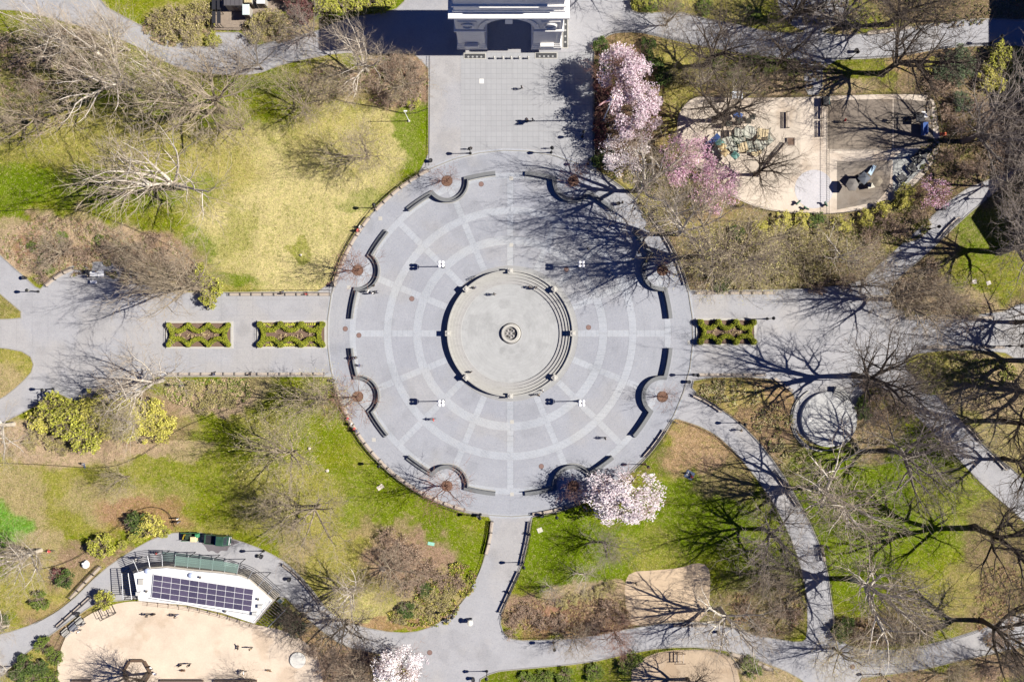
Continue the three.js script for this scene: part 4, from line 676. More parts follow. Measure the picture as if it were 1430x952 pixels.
many('brown', 'bare brown shrub on the mulch beside the lower path', 'brown shrubs by the lower path', [[735, 850, 2.2, 1.4], [755, 862, 2.4, 1.6], [780, 868, 2.4, 1.6], [850, 850, 2.6, 2], [835, 868, 2.4, 1.6], [870, 860, 2, 1.6], [720, 865, 2, 1.2], [715, 885, 1.6, 1]]);
many('budding', 'spotted dry tuft shrub on the straw strip below the magnolia lawn', 'dry tufts by the sandy pad', [[800, 835, 1.6, 0.8], [820, 830, 1.6, 0.8], [838, 825, 1.6, 0.9], [852, 818, 1.6, 1], [785, 842, 1.6, 0.8]]);
many('brown', 'bare brown shrub in the bed beside the arch square', 'brown shrubs by the square', [[575, 95, 2.6, 2.2], [548, 100, 2.4, 2], [585, 115, 2.4, 2], [540, 140, 2.2, 1.6], [572, 140, 2.4, 1.6], [525, 120, 2.2, 1.8], [497, 118, 2, 1.6], [556, 85, 2.2, 1.8]]);
shrub(578, 143, 'lime', 1.6, 1.2, 'fresh green shrub beside the thin pole at the lawn corner', 'shrubs by the square');
many('brown', 'bare brown shrub in the mulch bed above the round court', 'brown shrubs above the court', [[75, 360, 2.6, 1.8], [100, 345, 2.4, 1.6], [120, 358, 2.4, 1.8], [150, 350, 2.4, 1.6], [175, 362, 2.6, 2], [200, 350, 2.6, 2], [230, 360, 2.6, 2], [250, 380, 2.6, 2.2], [215, 335, 2.2, 1.6], [60, 385, 2, 1.2], [265, 395, 2.4, 2]]);
many('green', 'small green shrub on the leaf litter above the round court', 'green tufts above the court', [[88, 332, 1.4, 0.8], [60, 360, 1.2, 0.8], [70, 375, 1.3, 0.8], [140, 335, 1.2, 0.8], [45, 345, 1.2, 0.6], [170, 365, 1.2, 0.8]]);
many('brown', 'bare brown shrub under the white barked tree', 'brown shrubs by the curving path', [[30, 90, 3, 2.4], [70, 80, 3, 2.4], [110, 95, 3, 2.4], [50, 120, 2.8, 2], [120, 55, 2.6, 2], [150, 75, 2.4, 2], [10, 60, 2.6, 2], [85, 50, 2.6, 2]]);
many('budding', 'straw budding shrub before the park house', 'straw shrubs by the park house', [[250, 25, 3, 2.6], [270, 35, 3, 2.6], [285, 20, 3, 2.6], [240, 45, 2.6, 2], [270, 55, 2.4, 2], [360, 45, 3, 2.4], [375, 32, 3, 2.6], [395, 35, 2.6, 2.4], [225, 30, 2.6, 2.2]]);
many('lime', 'yellow green shrub in the bed behind the arch shadow', 'yellow shrubs behind the arch shadow', [[455, 8, 3, 3], [475, 5, 3, 3], [500, 8, 3, 2.8], [520, 5, 2.8, 2.6], [538, 8, 2.4, 2.2], [490, -8, 3, 3], [300, 58, 1.8, 1.6]]);
many('maroon', 'dark maroon shrub beside the park house', 'maroon shrubs', [[415, 10, 2.8, 3], [428, 22, 2.6, 2.6], [408, -6, 2.6, 3]]);
many('budding', 'tan budding shrub of the thicket below the playground', 'thicket below the playground', [[1000, 380, 2.6, 2.2], [1020, 360, 2.8, 2.4], [1045, 345, 2.8, 2.4], [1070, 370, 2.8, 2.4], [1095, 385, 2.8, 2.4], [1120, 360, 2.8, 2.6], [1140, 380, 2.6, 2.2], [1060, 392, 2.4, 2], [1115, 330, 2.6, 2.2], [1150, 335, 2.6, 2.4], [1075, 335, 2.6, 2.2], [985, 345, 2.4, 2], [1175, 350, 2.6, 2.2], [975, 375, 2.2, 1.8], [1030, 392, 2.4, 1.8]]);
many('yellow', 'fresh lime shrub along the lower playground fence', 'lime shrubs by the playground fence', [[1230, 293, 2.2, 2], [1090, 310, 2.4, 2], [1175, 315, 2.4, 2], [1262, 272, 2.4, 2.4], [1060, 318, 2.2, 1.8], [1205, 305, 2, 1.8], [1258, 284, 2, 2], [1120, 308, 2.2, 1.8]]);
many('evergreen', 'dark evergreen shrub in the thicket below the playground', 'evergreens below the playground', [[1138, 308, 2, 1.6], [1028, 325, 1.8, 1.4], [1020, 390, 1.8, 1.4], [1006, 400, 1.8, 1.2], [905, 255, 2, 1.6]]);
many('brown', 'bare brown shrub between thicket and diagonal path', 'brown shrubs by the diagonal path', [[1215, 330, 2.6, 2], [1235, 310, 2.4, 1.8], [1255, 320, 2.4, 1.8], [1200, 360, 2.6, 2], [1180, 395, 2.6, 2], [1215, 345, 2.2, 1.8], [1280, 300, 2.2, 1.6], [1140, 398, 2.4, 1.8]]);
many('conifer', 'grey green conifer shrub between the path and playground corner', 'conifers by the playground corner', [[1322, 95, 2.8, 3], [1335, 84, 2.8, 3.2], [1345, 95, 2.4, 2.8], [1330, 108, 2.4, 2.6], [1308, 105, 2, 2.2], [1338, 145, 2.4, 2.6]]);
many('lime', 'glowing yellow green shrub near the shaded end of the upper path', 'yellow shrubs by the upper path', [[1395, 78, 3, 3.2], [1408, 88, 2.6, 2.8], [1385, 92, 2.6, 2.6], [1425, 95, 2.6, 2.6]]);
many('yellow', 'olive budding shrub below the glowing yellow shrubs', 'olive shrubs by the upper path', [[1375, 112, 2.8, 2.6], [1395, 118, 2.8, 2.4], [1420, 115, 2.6, 2.4], [1298, 92, 2, 1.6]]);
many('brown', 'dark bare shrub crowding the playground corner', 'dark shrubs by the playground corner', [[1300, 122, 2.6, 2], [1320, 125, 2.6, 2], [1325, 160, 2.6, 2], [1340, 175, 2.6, 2], [1360, 150, 2.8, 2.4], [1375, 170, 2.8, 2.4], [1385, 210, 2.8, 2.4], [1365, 230, 2.6, 2], [1400, 235, 2.8, 2.4], [1345, 240, 2.4, 2], [1410, 215, 2.6, 2.2], [1320, 215, 2.2, 1.6], [1390, 180, 2.6, 2.2], [1412, 160, 2.6, 2.2]]);
many('evergreen', 'dark glossy shrub at the foot of the cherries', 'dark shrubs under the cherries', [[838, 65, 2, 1.6], [842, 95, 2, 1.6], [905, 65, 2, 1.6], [912, 90, 2.2, 1.8], [925, 108, 2.2, 1.8], [838, 225, 2, 1.4], [848, 215, 1.8, 1.4], [1050, 85, 1.8, 1.4], [930, 112, 1.8, 1.4]]);
many('maroon', 'low reddish shrub along the square edge under the cherries', 'reddish edging under the cherries', [[838, 118, 1.8, 1.1], [840, 135, 1.8, 1.1], [840, 150, 1.8, 1.1], [838, 168, 1.8, 1.1], [838, 185, 1.8, 1.1], [838, 200, 1.8, 1.1], [850, 128, 1.6, 1], [852, 148, 1.6, 1]]);
many('budding', 'straw tuft shrub under the pale cherry', 'straw tufts by the cherries', [[890, 225, 2.2, 1.4], [910, 235, 2.4, 1.6], [925, 220, 2.2, 1.4], [940, 110, 2.2, 1.6], [960, 108, 2, 1.4], [900, 285, 2, 1.4], [925, 300, 2.2, 1.6]]);
many('green', 'fresh green grass shrub along the upper path', 'green tufts by the upper path', [[1075, 92, 2, 1], [1105, 95, 2, 1], [1000, 85, 1.8, 0.9], [1025, 100, 1.8, 0.9], [985, 12, 2, 1.2], [940, 5, 2.4, 1.6], [905, 5, 2.4, 1.8], [1050, 20, 2, 1]]);
many('lime', 'mustard yellow shrub beside the paving behind the arch', 'mustard shrubs behind the arch', [[893, 4, 2.2, 2], [912, -6, 2.4, 2.2], [930, 4, 2.2, 1.8]]);
many('brown', 'bare brown shrub behind the small round stage', 'brown shrubs by the round stage', [[1215, 560, 2.4, 1.8], [1235, 550, 2.4, 2], [1255, 565, 2.2, 1.8], [1225, 580, 2.4, 1.6], [1265, 580, 2, 1.6], [1210, 535, 2.2, 1.8]]);
many('evergreen', 'black green shrub at the stair side of the round stage', 'evergreens by the round stage', [[1202, 565, 1.8, 1.8], [1205, 578, 1.6, 1.6], [1170, 880, 2.2, 2], [1180, 870, 2, 2]]);
many('brown', 'bare brown shrub in the three cornered bed', 'brown shrubs of the three cornered bed', [[1265, 400, 2.6, 2], [1285, 410, 2.6, 2], [1275, 425, 2.4, 1.6], [1305, 395, 2.4, 2], [1320, 415, 2.4, 1.8], [1300, 375, 2.2, 1.8]]);
many('budding', 'straw tuft shrub at the tip of the three cornered bed', 'straw tufts of the three cornered bed', [[1270, 435, 1.6, 0.8], [1290, 434, 1.6, 0.8], [1360, 432, 1.6, 0.8], [1340, 430, 1.6, 0.8]]);
many('brown', 'bare brown shrub in the bed at the lower path bend', 'brown shrubs at the path bend', [[1200, 885, 2.2, 1.6], [1230, 890, 2.2, 1.6], [1265, 890, 2.2, 1.6], [1390, 890, 2.4, 1.8], [1340, 945, 2.4, 1.8], [1380, 935, 2.4, 1.8], [1415, 920, 2.4, 1.8], [1090, 850, 2.2, 1.6], [1065, 870, 2.4, 1.8], [1040, 850, 2, 1.6], [1110, 860, 2, 1.6]]);
many('green', 'green shrub in the dark bed beside the sand yard', 'green shrubs by the sand yard', [[885, 918, 2, 1.6], [875, 928, 2, 1.6], [1045, 925, 2, 1.6], [1052, 935, 1.8, 1.4], [760, 945, 2.2, 1.4], [790, 942, 2.2, 1.4], [830, 938, 2.2, 1.4], [735, 948, 2, 1.2]]);

// spring shoots and leaf litter: nobody could count these
function groundCover(name, label, zones, n, size, colors, seed, high = 0.25) {
  const r = rngOf(seed), g = leafCloud(Array.from({ length: 14 }, () => V3((r() - 0.5) * 0.3, 0.05 + r() * high, (r() - 0.5) * 0.3)), 9, size, 0.1, [[1, 1, 1]], seed + 3, 0.35, 0.02);
  const inst = new THREE.InstancedMesh(g, new THREE.MeshPhysicalMaterial({ roughness: 0.85, vertexColors: true, specularIntensity: 0.2 }), n), m = new THREE.Matrix4(), c = new THREE.Color();
  let i = 0, tries = 0;
  while (i < n && tries++ < n * 8) {
    const z = zones[Math.floor(r() * zones.length)], a = r() * TAU, q = Math.sqrt(r()), px = z[0] + Math.cos(a) * q * z[2], py = z[1] + Math.sin(a) * q * z[3];
    if (noise(px * 0.12 + seed, py * 0.12) < 0.4) continue;
    const s = lerp(0.6, 1.5, r()); m.makeRotationY(r() * TAU).scale(V3(s, s, s)).setPosition(X(px), 0.06, Z(py)); inst.setMatrixAt(i, m);
    const k = colors[Math.floor(r() * colors.length)]; inst.setColorAt(i, c.setRGB(k[0], k[1], k[2])); i++;
  }
  inst.count = i; lit(inst); inst.name = numbered(name); scene.add(inst); return info(inst, label, 'plants', null, 'stuff');
}
groundCover('spring_shoots', 'low green and cream spring shoots in the bed beside the round stage', [[1020, 550, 48, 20], [1000, 545, 25, 14], [1080, 590, 30, 25], [1108, 645, 18, 20], [1085, 620, 12, 12]], 1700, 0.085, [[0.24, 0.26, 0.06], [0.6, 0.55, 0.3], [0.35, 0.28, 0.14], [0.45, 0.34, 0.22]], 71);
groundCover('spring_shoots', 'green and yellow spring shoots in the litter bed by the hedge walkway', [[290, 550, 60, 20], [250, 540, 20, 10], [330, 545, 20, 18]], 2200, 0.1, [[0.2, 0.22, 0.05], [0.45, 0.38, 0.2], [0.15, 0.2, 0.04], [0.4, 0.3, 0.2]], 72);
groundCover('spring_shoots', 'yellow green shoots on the lawn end by the crossing', [[610, 840, 32, 34], [640, 810, 25, 25], [580, 860, 40, 14]], 1900, 0.11, [[0.4, 0.34, 0.08], [0.2, 0.2, 0.04], [0.3, 0.2, 0.13], [0.25, 0.28, 0.05]], 73);
groundCover('spring_shoots', 'yellow green shoots under the elms beside the broad walkway', [[1320, 515, 45, 22], [1380, 520, 40, 20], [1300, 530, 20, 20]], 1600, 0.11, [[0.26, 0.26, 0.06], [0.5, 0.42, 0.2], [0.18, 0.2, 0.05]], 74);
groundCover('leaf_litter', 'tan leaf litter over the bed above the round court', [[90, 345, 90, 40], [200, 365, 60, 35], [130, 350, 80, 30]], 4200, 0.09, [[0.38, 0.28, 0.18], [0.28, 0.17, 0.11], [0.45, 0.36, 0.25], [0.2, 0.22, 0.06]], 75, 0.1);
groundCover('leaf_litter', 'brown leaf litter over the bed beside the arch square', [[550, 115, 48, 36], [470, 115, 40, 20]], 2400, 0.09, [[0.3, 0.2, 0.14], [0.22, 0.14, 0.09], [0.4, 0.3, 0.2], [0.18, 0.2, 0.05]], 76, 0.1);
groundCover('leaf_litter', 'mixed leaf litter in the beds below the playground', [[1100, 350, 120, 50], [1250, 310, 50, 30], [930, 290, 40, 40], [890, 230, 45, 25]], 5200, 0.1, [[0.3, 0.24, 0.14], [0.2, 0.18, 0.05], [0.38, 0.3, 0.2], [0.12, 0.14, 0.03]], 77, 0.14);
groundCover('leaf_litter', 'dull leaf litter under the trees beyond the playground', [[1360, 150, 70, 80], [1340, 220, 60, 40], [1060, 105, 120, 25], [1250, 20, 150, 22]], 4200, 0.1, [[0.22, 0.17, 0.11], [0.3, 0.22, 0.14], [0.12, 0.13, 0.04]], 78, 0.14);
groundCover('leaf_litter', 'rust and brown litter on the mulch beside the lower path', [[760, 860, 60, 22], [830, 860, 50, 26], [1070, 850, 50, 40], [1220, 880, 60, 20], [1400, 850, 40, 60]], 4200, 0.09, [[0.26, 0.15, 0.1], [0.34, 0.24, 0.16], [0.18, 0.12, 0.07], [0.4, 0.3, 0.14]], 79, 0.1);
groundCover('leaf_litter', 'straw litter under the white barked trees', [[70, 85, 90, 45], [40, 150, 60, 40], [250, 40, 50, 25], [380, 40, 40, 20]], 4200, 0.1, [[0.34, 0.26, 0.17], [0.25, 0.18, 0.11], [0.2, 0.2, 0.07]], 80, 0.12);
groundCover('fallen_petals', 'white and pink petals scattered under the blossom trees', [[862, 690, 55, 40], [868, 130, 36, 60], [960, 240, 40, 40], [560, 925, 40, 20]], 1500, 0.05, [[0.8, 0.72, 0.74], [0.75, 0.62, 0.66]], 81, 0.03);

// ---------------------------------------------------------------- hedge beds on the walkways
function hedgeTube(pts, r, seed, colors) {                 // a clipped hedge: leaf faces over a solid core
  const rr = rngOf(seed), path = pts.map(([x, z]) => V3(x, r * 0.95, z)), cloud = [];
  const curve = new THREE.CatmullRomCurve3(path), L = curve.getLength(), n = Math.round(L * 260);
  for (let i = 0; i < n; i++) { const p = curve.getPoint(rr()), a = rr() * Math.PI, d = r * lerp(0.86, 1.06, rr()), t = curve.getTangent(rr()); const side = V3(-t.z, 0, t.x).normalize(); cloud.push(p.clone().addScaledVector(side, Math.cos(a) * d).add(V3(0, Math.sin(a) * d, 0))); }
  return [new Build().tube(curve.getPoints(14), Array(15).fill(r * 0.9), 8, true).geo(), leafCloud(cloud, n, 0.085, 0.07, colors, seed + 1, 0.3)];
}
const hedgeCore = std(0.05, 0.06, 0.015, 0.95);
const BOX = [[0.26, 0.28, 0.025], [0.32, 0.34, 0.035], [0.17, 0.19, 0.02]];
function hedgeBed(x0, y0, x1, y1, label, colors, seed, balls) {
  const t = thing('hedge_bed', label, 'flower bed', 'hedged flower beds on the walkways', X((x0 + x1) / 2), 0, Z((y0 + y1) / 2)), w = (x1 - x0) * U, d = (y1 - y0) * U, rr = rngOf(seed);
  put('stone_edge', new Build().box(0, 0.1, d / 2 + 0.18, w + 0.9, 0.2, 0.36).box(0, 0.1, -d / 2 - 0.18, w + 0.9, 0.2, 0.36).box(w / 2 + 0.22, 0.1, 0, 0.44, 0.2, d).box(-w / 2 - 0.22, 0.1, 0, 0.44, 0.2, d).geo(), M.paleStone, t);
  put('soil', new Build().box(0, 0.06, 0, w, 0.16, d).geo(), M.soil, t);
  const hedge = (pts, r = 0.46) => { const [core, leaf] = hedgeTube(pts, r, seed++ * 13 + 5, colors), h = put('hedge', core, hedgeCore, t); h.position.y = 0.12; put('foliage', leaf, leafy, h); };
  const bays = 3, bw = (w - 0.5) / bays;
  for (const s of [-1, 1]) for (let k = 0; k < bays; k++) { const a = -w / 2 + 0.25 + k * bw, pts = []; for (let i = 0; i <= 8; i++) { const q = i / 8; pts.push([a + q * bw, s * (d / 2 - 0.35 - Math.sin(q * Math.PI) * 1.2)]); } hedge(pts); }
  for (const s of [-1, 1]) { const pts = []; for (let i = 0; i <= 6; i++) { const q = i / 6; pts.push([s * (w / 2 - 0.3 - Math.sin(q * Math.PI) * 0.7), lerp(-d / 2 + 0.5, d / 2 - 0.5, q)]); } hedge(pts); }
  for (const s of [-1, 1]) for (let k = 0; k <= bays; k++) { const x = -w / 2 + 0.3 + k * (bw - 0.02), z = s * (d / 2 - 0.4), pts = []; for (let i = 0; i < 340; i++) { const u = V3(rr() - 0.5, rr() - 0.35, rr() - 0.5).normalize().multiplyScalar(balls); pts.push(V3(x + u.x, 0.15 + balls * 0.9 + u.y, z + u.z)); } const b = put('hedge_ball', new Build().lathe([[0.001, 0.15], [balls * 0.8, balls * 0.5], [balls * 0.9, 0.15 + balls * 0.9], [balls * 0.6, 0.1 + balls * 1.65], [0.001, 0.12 + balls * 1.8]], x, z, 10).geo(), hedgeCore, t); put('foliage', leafCloud(pts, 340, 0.08, 0.04, colors, seed++ * 7, 0.3), leafy, b); }
  const tuft = [], tc = [[0.5, 0.4, 0.2], [0.4, 0.3, 0.14], [0.55, 0.46, 0.28], [0.25, 0.18, 0.1]];
  for (let k = 0; k < 22; k++) { const x = (rr() - 0.5) * (w - 3.2), z = (rr() - 0.5) * (d - 2.6); for (let i = 0; i < 14; i++) tuft.push(V3(x + (rr() - 0.5) * 0.5, 0.16 + rr() * 0.35, z + (rr() - 0.5) * 0.5)); }
  if (balls === 0.6) { const fill = []; for (let k = 0; k < 500; k++) { const q = rr(), s = rr() < 0.5 ? -1 : 1; fill.push(V3((q - 0.5) * (w - 0.4), 0.2 + rr() * 0.2, s * (d / 2 - 0.15 - rr() * 0.5))); } put('lime_cover', leafCloud(fill, 1500, 0.1, 0.15, [[0.42, 0.44, 0.05], [0.5, 0.5, 0.08]], seed * 5, 0.3, 0.15), leafy, t); }
  put('dry_grass', leafCloud(tuft, 620, 0.1, 0.1, tc, seed * 3, 0.1, 0.15), leafy, t);
  put('bed_rail', new Build().rod([-w / 2 - 0.5, 0.45, -d / 2], [-w / 2 - 0.5, 0.45, d / 2], 0.025, 0.025, 5).rod([-w / 2 - 0.5, 0, -d / 2], [-w / 2 - 0.5, 0.5, -d / 2], 0.03, 0.03, 5).rod([-w / 2 - 0.5, 0, d / 2], [-w / 2 - 0.5, 0.5, d / 2], 0.03, 0.03, 5).rod([-w / 2 - 0.5, 0, 0], [-w / 2 - 0.5, 0.5, 0], 0.03, 0.03, 5).geo(), M.iron, t);
}
hedgeBed(235, 451, 322, 484, 'flower bed of sparse scalloped box hedges beside the round court', BOX, 31, 0.5);
hedgeBed(362, 450, 453, 484, 'flower bed of full lime green box hedges at the edge of the plaza', BOX, 52, 0.6);
hedgeBed(975, 447, 1053, 480, 'flower bed of box hedges on the branch shaded walkway beyond the fountain', BOX, 83, 0.66);

// ---------------------------------------------------------------- seats, fences, lamps, bins
const benchProto = new THREE.Group(); benchProto.name = 'park_bench';
{
  const L = 2.1, S = new Build(), Bk = new Build();
  for (let i = 0; i < 4; i++) S.bevel(0, 0.44, 0.06 + i * 0.125, L, 0.04, 0.1, 0.008);
  for (let i = 0; i < 3; i++) Bk.box(0, 0.58 + i * 0.14, -0.03 - i * 0.03, L, 0.1, 0.03);
  put('seat', S.geo(), M.wood, benchProto); put('backrest', Bk.geo(), M.greyWood, benchProto);
  for (const x of [-1, 1]) put('arm_frame', new Build().box(x * L * 0.485, 0.22, 0.05, 0.05, 0.44, 0.06).box(x * L * 0.485, 0.22, 0.46, 0.05, 0.44, 0.06).box(x * L * 0.485, 0.64, 0.24, 0.05, 0.05, 0.52).box(x * L * 0.485, 0.55, 0.46, 0.05, 0.2, 0.05).box(x * L * 0.485, 0.68, -0.07, 0.05, 0.5, 0.05).geo(), M.iron, benchProto);
}
function benchRow(pts, label, group, flip = 1, spline = true) { // seats face the right of travel, or the left when flip is -1
  const line = plan(spline ? chaikin(pts, 2, false) : pts);
  for (const [x, z, a] of walk(line, 2.16)) { const c = benchProto.clone(); c.name = numbered('park_bench'); c.position.set(x, 0.02, z); c.rotation.y = a + (flip < 0 ? Math.PI : 0); info(c, label, 'bench', group); scene.add(c); }
}
const pa = (r, a, b, n = 14) => arc(CX, CY, r, a, b, n);
benchRow(pa(255.5, -116.5, -137), 'slatted park seat in the curved row beside the fresh grass strip', 'curved seats by the square lawn corner', -1, false);
benchRow(pa(255.5, -140.5, -165), 'slatted park seat in the curved row along the straw dry lawn', 'curved seats along the dry lawn', -1, false);
benchRow(pa(255.5, 164, 104), 'slatted park seat in the long curved row along the green lawn', 'curved seats along the long lawn', -1, false);
benchRow(pa(255.5, -40, -15.5), 'slatted park seat in the curved row under branch shadows by the thicket', 'curved seats by the thicket', 1, false);
benchRow(pa(255.5, 32, 43), 'slatted park seat in the short curved row beside the earth lawn corner', 'curved seats by the magnolia lawn', 1, false);
benchRow(pa(255.5, 62, 82), 'slatted park seat in the curved row below the white magnolia', 'curved seats under the magnolia', 1, false);
benchRow([[462, 409.5], [400, 409.5], [318, 409.5]], 'slatted park seat on the hedge bed walkway against the dry lawn', 'walkway seats by the dry lawn', -1);
benchRow([[235, 523.5], [460, 523.5]], 'slatted park seat on the hedge bed walkway against the long lawn', 'walkway seats by the long lawn', -1);
benchRow([[972, 407.5], [1085, 407.5]], 'slatted park seat on the shaded walkway against the thicket', 'walkway seats by the thicket', 1);
benchRow([[975, 524.5], [1075, 524.5]], 'slatted park seat on the shaded walkway against the brown bed', 'walkway seats by the brown bed', -1);
benchRow([[1080, 529], [1094, 539], [1108, 549]], 'slatted park seat on the slope beside the round stage', 'seats beside the round stage', -1);
benchRow([[968, 550], [990, 560], [1014, 577]], 'slatted park seat where the garden path leaves the plaza', 'seats at the garden path mouth', 1);
benchRow([[1080, 655], [1100, 683], [1116, 706]], 'slatted park seat in the row beside the garden path', 'seats along the garden path', 1);
benchRow([[686, 727], [683, 752], [676, 778]], 'slatted park seat on the lower path against the long lawn', 'lower path seats by the long lawn', -1);
benchRow([[741, 728], [738, 752], [731, 782]], 'slatted park seat on the lower path against the magnolia lawn', 'lower path seats by the magnolia lawn', 1);
benchRow([[726, 798], [715, 822], [703, 848]], 'slatted park seat on the lower path beside the brown mulch', 'lower path seats by the mulch', 1);
benchRow([[1340, 305], [1325, 318], [1308, 340]], 'slatted park seat on the diagonal path beside the shaded grass', 'diagonal path seats by the grass', 1);
benchRow([[1350, 592], [1362, 604], [1376, 621]], 'slatted park seat on the diagonal path before the dark elm', 'diagonal path seats by the elm', 1);
benchRow([[1385, 632], [1398, 645], [1412, 660]], 'slatted park seat at the far end of the diagonal path', 'diagonal path end seats', 1);
benchRow([[1292, 486], [1395, 486]], 'slatted park seat on the broad walkway against the elm bed', 'walkway seats by the elm bed', -1);
benchRow([[1262, 443], [1390, 442]], 'slatted park seat on the broad walkway against the three cornered bed', 'walkway seats by the three cornered bed', 1);
benchRow([[1210, 46], [1240, 43], [1268, 38]], 'slatted park seat on the upper path beside the elm grass', 'upper path seats', 1);
benchRow([[128, 834], [110, 850], [92, 866], [76, 880]], 'slatted park seat on the canopy path against the dog run', 'canopy path seats by the dog run', 1);
benchRow([[141, 789], [120, 810], [100, 832]], 'dark slatted park seat on the canopy path against the shrub bed', 'canopy path seats by the shrubs', -1);
benchRow([[396, 786], [420, 805], [446, 838]], 'slatted park seat on the canopy path against the lawn', 'canopy path seats by the lawn', 1);
benchRow([[64, 398], [84, 382], [106, 373]], 'slatted park seat curving round the court edge', 'round court seats', 1);
benchRow([[940, 871], [985, 871]], 'slatted park seat beside the sandy pad', 'seats by the sandy pad', 1);
benchRow([[1020, 913], [1048, 922], [1072, 933]], 'slatted park seat on the lower path beside the sand yard', 'seats by the sand yard', -1);
benchRow([[1204, 542], [1218, 535], [1224, 530]], 'slatted park seat curving past the round stage stairs', 'seats by the stage stairs', -1);
for (const [x, y, a, label] of [[1146, 155, 90, 'playground seat beside the gate path nearest the rubber mats'], [1146, 180, 90, 'playground seat farther along the fence line of the rubber mats'], [1098, 168, 90, 'lone playground seat between the dark tree and the gate'], [1078, 222, 52, 'long playground seat on the slanting edge of the play floor'], [1066, 236, 52, 'playground seat next to the slanting long seat'], [1090, 208, 52, 'playground seat at the upper end of the slanting edge'], [1147, 772, 100, 'single seat with a person on the garden path']]) { const c = benchProto.clone(); c.name = numbered('park_bench'); c.position.set(X(x), 0.08, Z(y)); c.rotation.y = a * Math.PI / 180; c.scale.x = 1.5; info(c, label, 'bench', 'single seats'); scene.add(c); }

function fence(pts, label, high = 0.55, spline = true, gap = 0.45) {
  const line = plan(spline ? chaikin(pts, 2, false) : pts), t = thing('iron_fence', label, 'fence', 'low iron fences'), R = new Build(), Q = new Build();
  R.ribbon(line, -0.02, 0.02, high - 0.04, high).ribbon(line, -0.015, 0.015, 0.14, 0.17);
  for (const [x, z] of walk(line, gap)) Q.box(x, high / 2 + 0.05, z, 0.03, high + 0.1, 0.03);
  put('rail', R.geo(), M.iron, t); info(put('pickets', Q.geo(), M.iron, t), null, null, null, 'stuff');
}
fence([[600, 78], [600, 150], [599, 232]], 'low iron fence along the square edge of the dry lawn');
fence(pa(260, -117, -166), 'low iron fence curving behind the seats of the dry lawn', 0.7, false);
fence([[462, 405], [390, 405], [316, 406]], 'low iron fence behind the walkway seats of the dry lawn', 0.7);
fence(pa(260, 163, 98), 'low iron fence curving behind the seats of the long lawn', 0.7, false);
fence([[688, 726], [681, 760], [670, 798], [652, 832], [626, 860]], 'low iron fence down the lower path side of the long lawn', 0.7);
fence([[232, 528], [345, 528], [462, 528]], 'low iron fence behind the walkway seats of the long lawn', 0.7);
fence(pa(260, -15, -63), 'low iron fence curving behind the seats of the thicket', 0.7, false);
fence([[828, 232], [828, 160], [828, 85], [831, 66], [846, 49], [862, 44], [892, 43], [958, 58]], 'low iron fence round the cherry bed beside the square');
fence([[968, 403], [1040, 403], [1100, 403]], 'low iron fence behind the walkway seats of the thicket', 0.7);
fence([[972, 529], [1075, 529]], 'low iron fence behind the walkway seats of the brown bed', 0.7);
fence([[952, 588], [985, 600], [1012, 618], [1045, 654], [1076, 698], [1098, 740], [1114, 782], [1125, 830]], 'low iron fence along the garden path side of the magnolia lawn');
fence([[968, 547], [1010, 570], [1050, 602], [1090, 653], [1118, 702], [1141, 746], [1157, 792], [1163, 840]], 'low iron fence along the garden path side of the brown bed');
fence(pa(260, 28, 82), 'low iron fence curving round the plaza side of the magnolia lawn', 0.6, false);
fence([[744, 726], [738, 768], [726, 800], [707, 840], [700, 866]], 'low iron fence down the lower path side of the magnolia lawn', 0.6);
fence([[720, 891], [808, 889], [881, 875], [939, 866], [987, 866], [1022, 874], [1080, 889]], 'low iron fence along the lower path below the sandy pad');
fence([[345, 532], [343, 562], [310, 575], [270, 590], [240, 605], [215, 625], [190, 640], [150, 655], [60, 648], [-40, 645]], 'thin fence along the curved earth bank of the long lawn', 0.45);
fence([[-40, 297], [60, 292], [120, 293], [170, 312], [215, 332], [262, 355], [310, 404]], 'thin fence between the dry lawn and the mulch bed', 0.45);
fence([[440, 128], [480, 143], [520, 148], [555, 157], [575, 160], [598, 152]], 'thin fence round the brown bed beside the square', 0.45);
fence([[46, 796], [80, 790], [115, 775], [130, 760], [165, 735], [185, 715], [210, 706], [235, 712], [244, 735]], 'thin fence between the lawn and the canopy path bed', 0.45);
fence([[726, 820], [745, 832], [770, 838], [800, 834], [825, 822], [848, 812]], 'thin fence between the magnolia lawn and the straw strip', 0.45);
fence([[140, 798], [92, 846], [50, 870]], 'low iron fence behind the dark seats of the canopy path', 0.6);
fence([[1289, 590], [1335, 638], [1372, 678], [1423, 722]], 'low iron fence along the diagonal path side of the big lawn');
fence([[1258, 506], [1298, 539], [1336, 577], [1373, 620], [1424, 660]], 'low iron fence along the diagonal path side of the elm bed');
fence([[1149, 82], [1231, 80], [1272, 74], [1322, 65], [1394, 61]], 'low iron fence along the upper path behind the playground');
fence([[1280, 905], [1322, 895], [1385, 875], [1430, 854]], 'low iron fence along the bend of the lower path', 0.5);
fence(playOutline.slice(2, 40).concat([]).map((q) => q), 'tall dark fence round the tan and pale side of the playground', 1.2, false, 0.35);
fence(playOutline.slice(40).map((q) => q), 'tall dark fence round the slide side of the playground', 1.2, false, 0.35);
fence([[1155, 134], [1155, 210], [1155, 300]], 'tall fence dividing the two halves of the playground', 1.2, false, 0.35);
fence([[1156, 172], [1247, 171], [1306, 170]], 'tall fence along the narrow strip of the rubber mats', 1.0, false, 0.4);
fence([[1156, 210], [1240, 210]], 'tall fence along the lower side of the rubber mats', 1.0, false, 0.4);
fence([[84, 905], [96, 880], [122, 858], [150, 843]], 'tall dark fence round the seat corner of the dog run', 1.2, true, 0.35);
fence([[84, 905], [78, 940], [90, 1000]], 'tall dark fence on the shrub side of the dog run', 1.2, true, 0.35);
